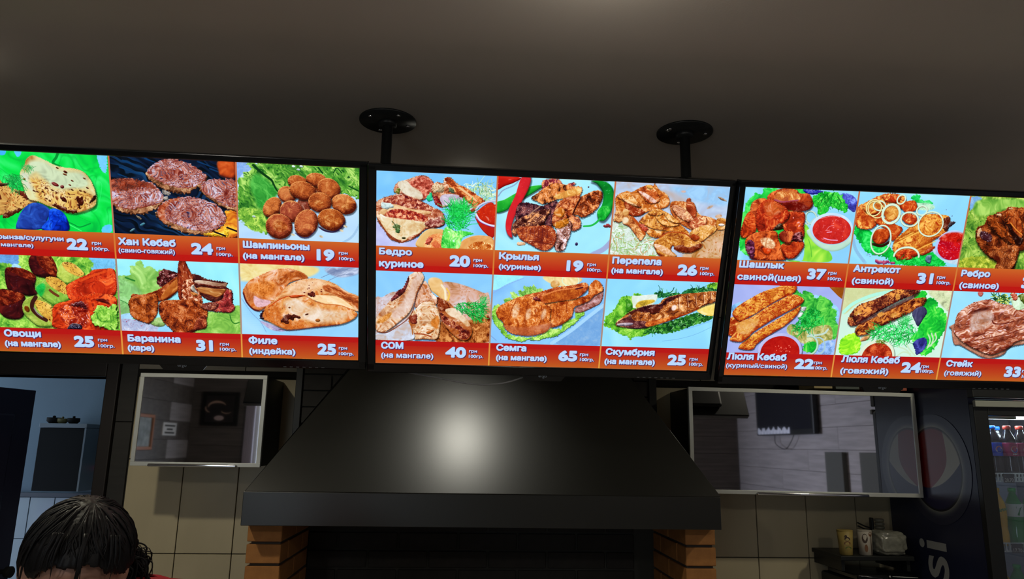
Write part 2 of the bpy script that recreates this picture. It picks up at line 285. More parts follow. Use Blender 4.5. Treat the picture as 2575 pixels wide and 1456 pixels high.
MENU = [
(0,0,0,[
('blob',[(-50,-50),(1586,-50),(1586,914),(-50,914)],'10d84c',{'d':'06a040','l':'4cf084','s_':78.2,'a':0.3,'r':2.6,'f':0,'raw':1,'v':('06a83c',0.25,99.1,0.5)}),
('blob',[(85,-6),(111,-5),(106,15),(87,18)],'48b0ff',{'l':'70d0ff','f':0,'a':0.05,'sm':1.6}),
('blob',[(144,-2),(170,-3),(167,14),(155,23),(148,15)],'60c8ff',{'f':0,'a':0.05,'sm':1.6}),
('blob',[(469,-1),(505,-3),(500,66),(483,65),(471,31)],'78ccff',{'f':0,'a':0.05,'sm':1.6,'e':2.1}),
('blob',[(471,297),(503,288),(501,321),(464,323)],'60c8f8',{'f':0,'a':0.05,'sm':1.6,'e':2.1}),
('curve',[(313,-1),(305,17),(291,40),(320,55)],10.4,'068c34',{'op':0.8}),
('curve',[(330,283),(353,294),(376,303),(419,286)],4.7,'06903a',{'op':0.9}),
('curve',[(301,248),(318,283),(380,319)],3.7,'50f080',{}),
('curve',[(461,105),(477,125),(453,216),(434,237)],2.3,'40e878',{'op':0.7}),
('blob',[(62,125),(89,133),(120,151),(170,169),(215,202),(180,218),(142,245),(86,278),(78,268),(49,249)],'dcb268',{'d':'6a3010','l':'f0d090','s_':23.5,'a':0.18,'e':2.6,'r':10.4,'f':0.5,'k':(('571c0c',1.2,8.9,0.95),('b05020',0.9,18.3,0.6))}),
('blob',[(68,132),(89,133),(111,130),(105,140),(74,146)],'4a1a10',{'sm':1.0}),
('blob',[(126,166),(159,162),(183,191),(175,196),(148,177)],'6a2414',{'e':2.6,'sm':1.0}),
('blob',[(82,278),(76,261),(108,247),(143,235),(147,245)],'54200e',{'e':3.1,'sm':1.0}),
('blob',[(188,30),(213,13),(250,25),(295,47),(322,55),(365,58),(404,68),(429,94),(445,131),(451,166),(446,206),(419,225),(364,243),(317,237),(265,222),(215,202),(182,193),(167,154),(159,120),(157,88),(177,55)],'dccc90',{'d':'9a6020','l':'dfe6bc','s_':67.8,'a':0.28,'r':13.0,'f':0.5,'e':1.3,'sh':6.3}),
('blob',[(197,39),(249,34),(317,68),(399,76),(427,117),(406,138),(334,146),(264,125),(221,82),(175,119),(167,105),(191,79)],'ccdcb8',{'l':'d8e8c8','f':0,'a':0.15,'s_':39.1,'sm':15.6}),
('blob',[(162,90),(183,87),(206,140),(223,166),(186,153),(165,129)],'cfd8c0',{'f':0,'a':0.1,'sm':10.4}),
('blob',[(195,108),(256,115),(286,154),(382,144),(447,171),(424,220),(362,240),(314,235),(268,219),(222,196),(205,152)],'e0b860',{'d':'b07028','f':0,'a':0.4,'s_':31.3,'sm':18.3,'op':0.9,'k':(('5a1c0c',0.95,10.4,0.95),('8a3c18',0.75,15.6,0.5))}),
('blob',[(271,212),(304,213),(341,231),(365,228),(367,243),(331,242),(293,228)],'501808',{'e':4.2,'sm':1.0}),
('blob',[(374,177),(398,181),(393,209),(380,222),(375,202)],'481408',{'e':4.7,'sm':1.0}),
('blob',[(307,180),(326,182),(332,201),(315,195)],'4c140a',{'e':2.1}),
('blob',[(442,169),(451,166),(446,186),(420,202),(426,192)],'2e0e08',{'e':1.3}),
('blob',[(277,122),(289,119),(304,128),(304,136),(287,134)],'701c1c',{'sm':1.0}),
('ell',[(319,137)],7.8,7.3,0,'6c2020',{}),
('ell',[(337,75)],8.9,4.7,30,'6a2c1c',{}),
('ell',[(334,85)],8.9,3.7,20,'8a4c28',{}),
('ell',[(172,112)],5.2,4.7,0,'a06028',{}),
('ell',[(206,159)],6.3,2.9,30,'5c240e',{}),
('ell',[(220,162)],6.3,2.9,30,'5c240e',{}),
('ell',[(240,161)],6.3,2.9,30,'5c240e',{}),
('ell',[(255,145)],6.3,2.9,30,'5c240e',{}),
('ell',[(279,153)],6.3,2.9,30,'5c240e',{}),
('ell',[(294,161)],6.3,2.9,30,'5c240e',{}),
('ell',[(344,166)],6.3,2.9,30,'5c240e',{}),
('ell',[(350,128)],6.3,2.9,30,'5c240e',{}),
('ell',[(358,148)],6.3,2.9,30,'5c240e',{}),
('ell',[(265,196)],6.3,2.9,30,'5c240e',{}),
('ell',[(252,189)],6.3,2.9,30,'5c240e',{}),
('ell',[(390,150)],6.3,2.9,30,'5c240e',{}),
('ell',[(407,154)],6.3,2.9,30,'5c240e',{}),
('ell',[(410,98)],6.3,2.9,30,'5c240e',{}),
('ell',[(419,137)],6.3,2.9,30,'5c240e',{}),
('ell',[(361,110)],6.3,2.9,30,'5c240e',{}),
('ell',[(306,60)],6.3,2.9,30,'5c240e',{}),
('strands',[(162,56),(184,47),(205,54),(194,74),(162,80)],60,15.6,['3aa050','50b860','2c8844'],{'w':1.8,'ang':60,'spr':50}),
('strands',[(83,101),(127,87),(156,98),(160,149),(110,157),(104,127)],150,28.7,['148a3c','20a04c','107a34','40b45c'],{'w':2.3,'ang':60,'spr':60}),
('blob',[(120,317),(124,297),(146,250),(180,216),(214,208),(246,220),(264,240),(251,271),(223,318),(127,322)],'2444a0',{'d':'121e60','l':'3866c8','s_':31.3,'a':0.3,'r':15.6,'v':('16246c',0.2,39.1,0.6)}),
('blob',[(223,320),(251,276),(259,238),(279,229),(305,238),(326,267),(326,321)],'0c3cc8',{'d':'061470','l':'2a6cf0','s_':28.7,'a':0.35,'r':13.0,'sh':2.1,'v':('04104c',0.2,36.5,0.6)}),
]),
(0,1,0,[
('blob',[(-50,-50),(1586,-50),(1586,914),(-50,914)],'0a1a34',{'d':'03060c','l':'1c4c78','s_':41.7,'a':0.22,'ang':22,'st':5,'f':0,'raw':1,'g':((22,27.4,14.3,'04080e',0.85),)}),
('curve',[(567,15),(605,28),(645,42)],6.8,'0e3c68',{'op':0.8,'w2':2.1}),
('curve',[(553,43),(591,56),(631,70)],6.8,'0e3c68',{'op':0.8,'w2':2.1}),
('curve',[(546,73),(584,86),(624,100)],6.8,'0e3c68',{'op':0.8,'w2':2.1}),
('curve',[(657,3),(694,16),(734,30)],6.8,'0e3c68',{'op':0.8,'w2':2.1}),
('curve',[(869,5),(907,18),(948,32)],6.8,'0e3c68',{'op':0.8,'w2':2.1}),
('curve',[(917,32),(955,45),(996,60)],6.8,'0e3c68',{'op':0.8,'w2':2.1}),
('blob',[(952,1),(1018,-2),(1018,65),(964,62),(953,40)],'c05020',{'d':'6a2010','l':'f09050','s_':52.2,'a':0.2,'sm':7.8,'r':31.3}),
('blob',[(665,57),(671,92),(717,125),(765,140),(829,143),(844,126),(887,101),(901,63),(793,66)],'a06a48',{'d':'301408','l':'d8b890','s_':15.6,'a':0.35,'e':3.7,'r':13.0,'h':('e8d8b0',1.3,5.2,0.8)}),
('blob',[(665,55),(689,26),(724,7),(763,-2),(820,10),(868,35),(901,63),(890,86),(849,113),(805,120),(761,115),(709,95),(672,72)],'c07a68',{'d':'6e1c10','l':'dcc4dc','s_':28.7,'a':0.3,'e':3.7,'r':10.4,'f':0.4,'g':((-28,39.1,6.8,'702018',0.7),(50,49.5,6.8,'702018',0.6)),'k':(('16204c',1.1,6.8,0.8),('701c10',0.8,15.6,0.6)),'h':('d4e4ff',0.35,6.8,0.75)}),
('blob',[(879,104),(878,132),(911,161),(960,192),(1024,207),(1026,130)],'a06a48',{'d':'301408','l':'d8b890','s_':15.6,'a':0.35,'e':3.7,'r':13.0,'h':('e8d8b0',1.3,5.2,0.8)}),
('blob',[(879,102),(910,80),(964,75),(1025,80),(1025,182),(985,188),(931,160),(888,132)],'c07a68',{'d':'6e1c10','l':'dcc4dc','s_':28.7,'a':0.3,'e':3.7,'r':10.4,'f':0.4,'g':((-18,39.1,6.8,'702018',0.7),(60,49.5,6.8,'702018',0.6)),'k':(('16204c',1.1,6.8,0.8),('701c10',0.8,15.6,0.6)),'h':('d4e4ff',0.35,6.8,0.75)}),
('blob',[(510,155),(520,210),(555,233),(608,241),(663,229),(714,188),(715,160),(594,151)],'a06a48',{'d':'301408','l':'d8b890','s_':15.6,'a':0.35,'e':3.7,'r':13.0,'h':('e8d8b0',1.3,5.2,0.8)}),
('blob',[(511,104),(574,89),(627,94),(675,102),(707,130),(723,160),(709,186),(664,203),(610,216),(561,218),(523,199),(509,165)],'c07a68',{'d':'6e1c10','l':'dcc4dc','s_':28.7,'a':0.3,'e':3.7,'r':10.4,'f':0.4,'g':((-33,39.1,6.8,'702018',0.7),(45,49.5,6.8,'702018',0.6)),'k':(('16204c',1.1,6.8,0.8),('701c10',0.8,15.6,0.6)),'h':('d4e4ff',0.35,6.8,0.75)}),
('blob',[(513,99),(574,89),(651,98),(698,126),(644,123),(571,142),(513,139)],'7a2a14',{'d':'240806','l':'b05030','s_':15.6,'a':0.5,'e':5.2,'op':0.75,'sm':5.2,'f':0}),
('blob',[(695,222),(705,263),(757,294),(830,315),(905,308),(956,277),(975,243),(835,216)],'a06a48',{'d':'301408','l':'d8b890','s_':15.6,'a':0.35,'e':3.7,'r':13.0,'h':('e8d8b0',1.3,5.2,0.8)}),
('blob',[(695,217),(719,185),(764,165),(828,154),(899,167),(945,188),(973,230),(972,256),(941,286),(871,299),(817,291),(754,268),(705,252)],'c07a68',{'d':'6e1c10','l':'dcc4dc','s_':28.7,'a':0.3,'e':3.7,'r':10.4,'f':0.4,'g':((-28,39.1,6.8,'702018',0.7),(50,49.5,6.8,'702018',0.6)),'k':(('16204c',1.1,6.8,0.8),('701c10',0.8,15.6,0.6)),'h':('d4e4ff',0.35,6.8,0.75)}),
('blob',[(695,222),(718,190),(764,168),(788,167),(738,195),(726,236),(734,272),(705,257)],'b04a20',{'d':'601408','s_':13.0,'a':0.4,'e':5.2,'op':0.8,'sm':4.2,'f':0}),
('blob',[(974,210),(1023,215),(1020,319),(875,317),(921,300),(964,272),(978,240)],'c86820',{'d':'6a2008','l':'f8c040','s_':23.5,'a':0.4,'e':2.6,'sm':2.1,'ang':25,'st':3}),
('blob',[(956,298),(979,274),(985,310),(970,321),(893,317),(890,309)],'f0c030',{'l':'ffffa0','sm':3.1,'e':2.6}),
('curve',[(926,300),(970,316)],6.8,'1a1018',{}),
('curve',[(979,279),(1023,295)],6.8,'1a1018',{}),
('blob',[(722,132),(741,136),(755,147),(740,154),(723,147)],'b0a8a0',{'e':2.6}),
('blob',[(720,162),(735,157),(745,169),(729,175)],'c0b8b0',{'e':2.6}),
('blob',[(608,246),(622,248),(630,261),(619,259)],'a08a70',{'e':1.6}),
('blob',[(620,284),(635,273),(642,278),(627,289)],'4888a0',{}),
('blob',[(577,312),(592,300),(600,303),(584,315)],'50889c',{}),
]),
(0,2,0,[
('blob',[(-50,-50),(1586,-50),(1586,914),(-50,914)],'bcdcf8',{'l':'d0ecff','d':'90b4e0','s_':130.4,'a':0.1,'f':0,'raw':1}),
('blob',[(1028,-13),(1099,-16),(1093,22),(1048,51),(1027,83)],'8ab0e8',{'d':'6088c8','f':0,'a':0.15,'s_':10.4,'sm':2.6}),
('blob',[(1099,-1),(1543,-8),(1546,114),(1523,126),(1442,109),(1340,150),(1190,131),(1151,288),(1131,286),(1081,286),(1057,250),(1032,231),(1030,83),(1045,62),(1063,41),(1091,22)],'5ea23a',{'d':'12501c','l':'b8e078','s_':18.3,'a':0.42,'e':6.8,'r':7.8,'f':0.5,'k':(('0c4418',1.35,7.8,0.8),),'h':('d8f0a0',1.5,5.7,0.6),'ang':50,'st':2.2}),
('blob',[(1102,46),(1137,57),(1171,86),(1195,115),(1174,157),(1118,191),(1097,146),(1079,90)],'3c9c3c',{'d':'1c6a24','l':'70cc60','s_':15.6,'a':0.3,'ang':50,'st':3,'sm':13.0,'f':0}),
('curve',[(1096,9),(1122,33),(1157,59),(1171,71),(1185,101),(1195,115)],12.0,'0a3a14',{'op':0.9,'w2':5.2}),
('curve',[(1364,6),(1382,28)],6.3,'0e4818',{}),
('curve',[(1427,25),(1442,4),(1462,24)],4.2,'104c1c',{}),
('curve',[(1492,78),(1533,97)],5.7,'144c1c',{}),
('blob',[(1031,197),(1128,201),(1146,286),(1081,286),(1035,236)],'8cc04a',{'d':'3a7a24','l':'cce870','s_':13.0,'a':0.4,'e':3.7,'sm':5.2,'f':0,'v':('1c5c1c',0.22,15.6,0.7)}),
('ell',[(1294,5)],7.8,4.7,10,'d8f4f4',{}),
('ell',[(1282,19)],7.8,4.7,10,'d8f4f4',{}),
('ell',[(1093,227)],7.8,4.7,10,'d8f4f4',{}),
('ell',[(1262,6)],7.8,4.7,10,'d8f4f4',{}),
('ell',[(1361,102)],28.7,26.1,0,'8a3a1a',{}),
('ell',[(1305,167)],31.3,31.3,0,'803828',{}),
('ell',[(1196,190)],23.5,23.5,0,'90402a',{}),
('ell',[(1278,71)],41.7,28.7,10,'b05a2a',{'d':'4a1408','l':'e8a868','s_':18.3,'a':0.2,'r':24.4,'f':1.1,'e':0.8,'sh':4.2,'v':('6a2410',0.14,14.6,0.45),'h':('f0c0a0',1.9,5.7,0.6)}),
('ell',[(1356,57)],43.0,28.7,5,'b05a2a',{'d':'4a1408','l':'e8a868','s_':18.3,'a':0.2,'r':24.4,'f':1.1,'e':0.8,'sh':4.2,'v':('6a2410',0.14,14.6,0.45),'h':('f0c0a0',1.9,5.7,0.6)}),
('ell',[(1409,93)],49.5,43.0,30,'b05a2a',{'d':'4a1408','l':'e8a868','s_':18.3,'a':0.2,'r':36.6,'f':1.1,'e':0.8,'sh':4.2,'v':('6a2410',0.14,14.6,0.45),'h':('f0c0a0',1.9,5.7,0.6)}),
('ell',[(1233,126)],39.1,35.2,20,'ba683a',{'d':'4a1408','l':'e8a868','s_':18.3,'a':0.2,'r':29.9,'f':1.1,'e':0.8,'sh':4.2,'v':('6a2410',0.14,14.6,0.45),'h':('f0c0a0',1.9,5.7,0.6)}),
('ell',[(1299,107)],56.1,39.1,8,'b05a2a',{'d':'4a1408','l':'e8a868','s_':18.3,'a':0.2,'r':33.2,'f':1.1,'e':0.8,'sh':4.2,'v':('6a2410',0.14,14.6,0.45),'h':('f0c0a0',1.9,5.7,0.6)}),
('ell',[(1472,157)],53.5,43.0,15,'b05a2a',{'d':'4a1408','l':'e8a868','s_':18.3,'a':0.2,'r':36.6,'f':1.1,'e':0.8,'sh':4.2,'v':('6a2410',0.14,14.6,0.45),'h':('f0c0a0',1.9,5.7,0.6)}),
('ell',[(1371,153)],49.5,43.0,0,'b05a2a',{'d':'4a1408','l':'e8a868','s_':18.3,'a':0.2,'r':36.6,'f':1.1,'e':0.8,'sh':4.2,'v':('6a2410',0.14,14.6,0.45),'h':('f0c0a0',1.9,5.7,0.6)}),
('ell',[(1170,183)],33.9,48.2,35,'c47038',{'d':'4a1408','l':'e8a868','s_':18.3,'a':0.2,'r':28.8,'f':1.1,'e':0.8,'sh':4.2,'v':('6a2410',0.14,14.6,0.45),'h':('f0c0a0',1.9,5.7,0.6)}),
('ell',[(1251,198)],49.5,46.9,10,'a04a34',{'d':'4a1408','l':'e8a868','s_':18.3,'a':0.2,'r':39.9,'f':1.1,'e':0.8,'sh':4.2,'v':('6a2410',0.14,14.6,0.45),'h':('f0c0a0',1.9,5.7,0.6)}),
('ell',[(1312,247)],48.2,62.6,20,'b86038',{'d':'4a1408','l':'e8a868','s_':18.3,'a':0.2,'r':41.0,'f':1.1,'e':0.8,'sh':4.2,'v':('6a2410',0.14,14.6,0.45),'h':('f0c0a0',1.9,5.7,0.6)}),
('ell',[(1197,265)],56.1,54.8,25,'aa5030',{'d':'4a1408','l':'e8a868','s_':18.3,'a':0.2,'r':46.5,'f':1.1,'e':0.8,'sh':4.2,'v':('6a2410',0.14,14.6,0.45),'h':('f0c0a0',1.9,5.7,0.6)}),
('ell',[(1419,227)],58.7,48.2,10,'b05a26',{'d':'4a1408','l':'e8a868','s_':18.3,'a':0.2,'r':41.0,'f':1.1,'e':0.8,'sh':4.2,'v':('6a2410',0.14,14.6,0.45),'h':('f0c0a0',1.9,5.7,0.6)}),
('ell',[(1368,159)],20.3,15.6,0,'b86428',{'d':'6a2008','l':'f0c080','s_':8.9,'a':0.5,'op':0.7,'sm':6.3,'f':0,'v':('6a1c08',0.25,7.8,0.8)}),
('ell',[(1419,229)],37.3,28.7,0,'b86428',{'d':'6a2008','l':'f0c080','s_':8.9,'a':0.5,'op':0.7,'sm':6.3,'f':0,'v':('6a1c08',0.25,7.8,0.8)}),
('ell',[(1202,265)],30.5,23.5,0,'b86428',{'d':'6a2008','l':'f0c080','s_':8.9,'a':0.5,'op':0.7,'sm':6.3,'f':0,'v':('6a1c08',0.25,7.8,0.8)}),
('ell',[(1482,164)],20.3,15.6,0,'b86428',{'d':'6a2008','l':'f0c080','s_':8.9,'a':0.5,'op':0.7,'sm':6.3,'f':0,'v':('6a1c08',0.25,7.8,0.8)}),
('curve',[(1365,260),(1390,275),(1426,279),(1457,262),(1475,235)],6.8,'281838',{'op':0.7}),
('curve',[(1265,291),(1291,308),(1319,307),(1347,280)],4.2,'34285a',{'op':0.6}),
('ell',[(1255,299)],8.9,4.7,20,'d8c8a8',{'sm':2.6,'f':0}),
('ell',[(1478,253)],8.9,4.7,20,'d8c8a8',{'sm':2.6,'f':0}),
('ell',[(1462,272)],8.9,4.7,20,'d8c8a8',{'sm':2.6,'f':0}),
('ell',[(1375,302)],8.9,4.7,20,'d8c8a8',{'sm':2.6,'f':0}),
('curve',[(1462,328),(1509,294),(1544,232)],10.4,'98bcdc',{'op':0.5}),
]),
(0,0,1,[
('blob',[(-50,-50),(1586,-50),(1586,914),(-50,914)],'8cc84c',{'d':'2c7a28','l':'c8f078','s_':19.9,'a':0.38,'f':0,'raw':1,'v':('1a6420',0.2,27.4,0.6)}),
('blob',[(38,428),(114,427),(109,479),(75,471),(34,467)],'6ca4e0',{'l':'90c8f8','f':0,'a':0.15,'sm':3.5,'e':3.5}),
('blob',[(95,472),(118,479),(121,491),(84,495)],'b0e4fc',{'f':0,'a':0.1,'sm':2.0}),
('blob',[(405,428),(503,429),(499,487),(410,488),(421,462)],'78c4f0',{'l':'a0dcfc','f':0,'a':0.15,'sm':3.5,'e':3.5}),
('blob',[(156,468),(173,432),(240,429),(266,478),(264,526),(229,530),(174,517)],'401014',{'d':'100406','l':'78241c','s_':32.4,'a':0.3,'e':1.2,'r':14.9,'sh':2.5,'h':('8090c0',2.2,6.5,0.7)}),
('blob',[(191,434),(240,431),(263,463),(267,498),(262,523),(235,514),(209,490),(197,471)],'6c1c10',{'d':'2c0808','l':'b85a30','s_':8.5,'a':0.4,'e':1.2,'r':5.0,'f':0.4,'ang':25,'st':2,'h':('e0a060',1.6,4.0,0.6)}),
('blob',[(58,499),(80,488),(130,493),(178,522),(170,567),(176,602),(138,611),(97,600),(65,591),(55,556)],'401014',{'d':'100406','l':'78241c','s_':32.4,'a':0.3,'e':1.2,'r':14.9,'sh':2.5,'h':('8090c0',2.2,6.5,0.7)}),
('blob',[(63,498),(85,489),(135,494),(174,517),(178,529),(163,542),(131,533),(96,515)],'6c1c10',{'d':'2c0808','l':'b85a30','s_':8.5,'a':0.4,'e':1.2,'r':5.0,'f':0.4,'ang':25,'st':2,'h':('e0a060',1.6,4.0,0.6)}),
('blob',[(19,593),(75,588),(126,612),(115,655),(115,696),(85,718),(35,709),(11,669)],'401014',{'d':'100406','l':'78241c','s_':32.4,'a':0.3,'e':1.2,'r':14.9,'sh':2.5,'h':('8090c0',2.2,6.5,0.7)}),
('blob',[(18,598),(56,589),(97,595),(126,612),(100,636),(68,652),(12,656)],'6c1c10',{'d':'2c0808','l':'b85a30','s_':8.5,'a':0.4,'e':1.2,'r':5.0,'f':0.4,'ang':25,'st':2,'h':('e0a060',1.6,4.0,0.6)}),
('blob',[(266,508),(283,468),(310,455),(346,468),(378,504),(355,530),(304,552),(269,526)],'b8cc5c',{'d':'3c6c20','l':'d8e888','s_':22.4,'a':0.2,'e':1.0,'r':14.9,'sh':3.0,'v':('4c7a28',0.08,29.9,0.4)}),
('blob',[(291,462),(314,456),(348,470),(376,504),(361,517),(338,513),(304,492)],'e0b450',{'d':'7a3810','l':'f4d880','s_':14.9,'a':0.2,'e':1.5,'r':3.5,'f':0.4,'k':(('4c1c0c',1.1,7.5,0.95),),'ang':40,'st':1.5}),
('blob',[(171,575),(209,543),(227,525),(266,528),(301,557),(307,598),(308,621),(247,648),(224,641),(193,612)],'88b848',{'d':'3c6c20','l':'d8e888','s_':22.4,'a':0.2,'e':1.0,'r':14.9,'sh':3.0,'v':('4c7a28',0.08,29.9,0.4)}),
('blob',[(217,533),(232,523),(266,528),(301,557),(305,598),(279,594),(253,579),(229,560)],'e0b450',{'d':'7a3810','l':'f4d880','s_':14.9,'a':0.2,'e':1.5,'r':3.5,'f':0.4,'k':(('4c1c0c',1.1,7.5,0.95),),'ang':40,'st':1.5}),
('blob',[(174,575),(203,553),(214,571),(193,612)],'20b048',{'l':'40d868','sm':7.5,'f':0,'a':0.2}),
('blob',[(111,661),(124,632),(156,612),(184,615),(237,654),(231,695),(235,731),(224,745),(172,746),(145,726),(118,696)],'98b048',{'d':'3c6c20','l':'d8e888','s_':22.4,'a':0.2,'e':1.0,'r':14.9,'sh':3.0,'v':('4c7a28',0.08,29.9,0.4)}),
('blob',[(163,638),(183,628),(232,654),(231,693),(235,729),(217,721),(195,701),(178,679)],'e0b450',{'d':'7a3810','l':'f4d880','s_':14.9,'a':0.2,'e':1.5,'r':3.5,'f':0.4,'k':(('4c1c0c',1.1,7.5,0.95),),'ang':40,'st':1.5}),
('curve',[(170,615),(153,644),(153,672),(176,700),(203,717)],16.4,'3c1c16',{'op':0.95}),
('curve',[(158,664),(170,687),(190,704)],5.0,'9890a0',{'op':0.6}),
('ell',[(130,670)],10.0,14.9,-20,'80400c',{'sm':3.0}),
('curve',[(231,583),(244,595),(262,607)],11.0,'6a3a20',{'op':0.9}),
('blob',[(304,557),(355,525),(394,506),(415,487),(457,481),(504,487),(499,591),(425,601),(353,617),(310,621),(299,583)],'c8381a',{'d':'6a1008','l':'f07038','s_':29.9,'a':0.25,'e':1.5,'r':12.4,'k':(('8a1810',1.1,14.9,0.7),),'h':('ffc090',1.7,6.5,0.8),'sh':2.5}),
('curve',[(359,537),(408,513),(468,490)],10.0,'dc5424',{'op':0.6}),
('blob',[(232,708),(242,651),(305,626),(358,606),(421,591),(496,601),(500,653),(465,706),(461,763),(247,754)],'cc3c18',{'d':'5c0c08','l':'f47c40','s_':29.9,'a':0.28,'e':1.5,'r':14.9,'k':(('701410',1.0,17.4,0.7),),'sh':3.5}),
('blob',[(259,671),(323,633),(375,631),(386,672),(382,724),(347,746),(284,735)],'a02a14',{'d':'5c0808','l':'f08048','s_':14.9,'a':0.5,'sm':7.5,'f':0,'h':('f4c8d8',0.9,8.5,0.85)}),
('blob',[(310,649),(352,627),(370,644),(378,664),(345,653)],'4a1014',{'sm':2.5,'e':2.5,'h':('d0b8e0',1.0,5.0,0.7)}),
('blob',[(414,620),(448,613),(475,635),(456,633)],'581010',{'sm':4.0}),
('blob',[(293,745),(311,729),(344,733),(347,754),(292,758)],'1c1024',{'h':('b0c8f0',0.9,5.0,0.9),'sm':1.5}),
('blob',[(389,703),(405,676),(419,648),(446,642),(464,654),(484,638),(500,642),(496,746),(474,755),(438,743),(403,734)],'94d050',{'d':'2c7420','l':'d0f48c','s_':17.4,'a':0.4,'e':4.0,'r':6.0,'sh':4.0,'v':('1c5c18',0.16,22.4,0.7)}),
]),
(0,1,1,[
('blob',[(-50,-50),(1586,-50),(1586,914),(-50,914)],'a0ecfc',{'l':'c0f8ff','d':'80d0f0','s_':124.5,'a':0.15,'f':0,'raw':1}),
('blob',[(501,514),(544,508),(566,502),(568,466),(590,460),(601,440),(619,442),(627,467),(651,461),(679,482),(712,476),(722,560),(681,613),(604,693),(509,686),(505,593)],'88c060',{'d':'4c8c3c','l':'bce890','s_':49.8,'a':0.3,'e':3.5,'r':5.0,'f':0.4,'v':('5c9a44',0.1,42.3,0.5)}),
('blob',[(503,522),(566,535),(610,589),(582,655),(509,678)],'90cc80',{'l':'b8e8b0','sm':14.9,'f':0,'a':0.25,'s_':29.9}),
('curve',[(546,515),(565,522),(583,528)],6.5,'2c7a30',{}),
('curve',[(516,616),(536,625),(555,638)],3.0,'3c8440',{}),
('blob',[(509,686),(557,674),(585,691),(507,707)],'a8d8f8',{'f':0,'a':0.1,'sm':2.0}),
('blob',[(505,707),(567,702),(627,713),(680,719),(737,749),(721,768),(501,759)],'b8c4e0',{'d':'8a90b8','l':'e0e8f8','f':0,'s_':22.4,'a':0.25,'sm':2.0,'k':(('a02848',1.7,6.5,0.8),)}),
('blob',[(690,716),(723,736),(741,757),(668,757)],'98d4fc',{'f':0,'a':0.05}),
('blob',[(872,661),(946,656),(1023,627),(1019,759),(795,761),(860,724)],'8cc458',{'d':'4a8a34','l':'b4e080','s_':29.9,'a':0.3,'sm':2.0,'e':2.5,'v':('5c9c40',0.15,22.4,0.6)}),
('curve',[(977,668),(984,696),(998,707),(1016,701)],4.0,'2c7428',{}),
('blob',[(652,699),(684,690),(699,724),(669,733),(636,718)],'98c070',{'sm':2.5}),
('blob',[(822,495),(846,491),(888,510),(970,522),(965,541),(991,560),(992,612),(971,629),(899,610),(852,581),(829,546)],'401818',{'d':'140408','l':'804030','s_':14.9,'a':0.3,'e':2.0,'r':7.5}),
('blob',[(959,556),(988,560),(989,607),(1001,635),(980,657),(936,656),(907,654),(883,632),(899,618),(948,598)],'a83838',{'d':'30080a','l':'d88a58','s_':14.9,'a':0.34,'r':10.0,'e':1.7,'sh':2.5,'h':('e8a8b8',1.1,6.0,0.7),'k':(('4c1008',1.4,12.4,0.6),)}),
('blob',[(833,520),(869,516),(946,526),(970,522),(965,541),(943,541),(853,537)],'c0a088',{'d':'5c2c18','l':'e8dcc8','s_':14.9,'a':0.3,'r':5.0,'ang':8,'st':4}),
('blob',[(838,553),(868,547),(925,552),(957,551),(964,561),(929,591),(886,580),(852,570)],'b87840',{'d':'5c1c08','l':'ecd8a8','s_':17.4,'a':0.3,'r':7.5,'ang':10,'st':4}),
('blob',[(825,530),(853,540),(950,551),(945,544),(854,529)],'5a1a10',{'sm':1.5}),
('blob',[(677,515),(701,474),(736,480),(767,489),(758,512),(708,550),(680,543)],'4c1818',{'d':'180408','l':'a06060','s_':10.0,'a':0.5,'e':4.0,'r':5.0,'h':('f8e8e0',1.5,10.0,0.9)}),
('blob',[(570,588),(610,589),(664,572),(699,550),(764,502),(777,527),(760,569),(705,612),(633,619),(570,616)],'8c3410',{'d':'30080a','l':'d88a58','s_':14.9,'a':0.34,'r':10.0,'e':1.7,'sh':2.5,'h':('f0c8b0',1.7,6.0,0.8),'k':(('4c1008',1.4,12.4,0.6),),'ang':-40,'st':3}),
('blob',[(694,586),(753,518),(769,532),(763,563),(705,607),(691,610)],'b06028',{'d':'6a2408','l':'e8a860','s_':14.9,'a':0.25,'ang':-48,'st':4,'r':10.0,'sm':1.5}),
('blob',[(551,627),(571,601),(624,597),(668,582),(676,613),(674,652),(662,686),(636,718),(617,716),(579,702),(557,679),(554,651)],'a8501c',{'d':'30080a','l':'d88a58','s_':14.9,'a':0.34,'r':10.0,'e':1.7,'sh':2.5,'h':('f0c8b0',1.7,6.0,0.8),'k':(('4c1008',1.4,12.4,0.6),)}),
('blob',[(774,433),(796,432),(809,460),(824,492),(831,510),(813,526),(791,532),(778,609),(764,594),(762,533),(765,482)],'8a3018',{'d':'30080a','l':'d88a58','s_':14.9,'a':0.34,'r':10.0,'e':1.7,'sh':2.5,'h':('f0c8b0',1.7,6.0,0.8),'k':(('4c1008',1.4,12.4,0.6),),'ang':80,'st':3}),
('blob',[(786,527),(821,510),(836,545),(852,570),(865,606),(849,633),(781,635),(779,583)],'a84c28',{'d':'4c1008','l':'f4d0b0','s_':9.0,'a':0.5,'e':2.5,'r':5.0,'h':('fce8dc',1.0,6.0,0.8)}),
('blob',[(680,628),(705,612),(768,607),(826,605),(864,627),(883,652),(876,689),(847,690),(840,735),(802,760),(746,765),(723,739),(695,711),(678,670)],'a4481c',{'d':'30080a','l':'d88a58','s_':14.9,'a':0.4,'r':22.4,'e':1.7,'sh':2.5,'h':('f0c8b0',1.7,6.0,0.8),'k':(('4c1008',1.4,12.4,0.6),)}),
('blob',[(842,685),(872,674),(877,724),(859,737),(820,741),(826,712)],'903a24',{'d':'30080a','l':'d88a58','s_':14.9,'a':0.34,'r':10.0,'e':1.7,'sh':2.5,'h':('f0c8b0',1.7,6.0,0.8),'k':(('4c1008',1.4,12.4,0.6),)}),
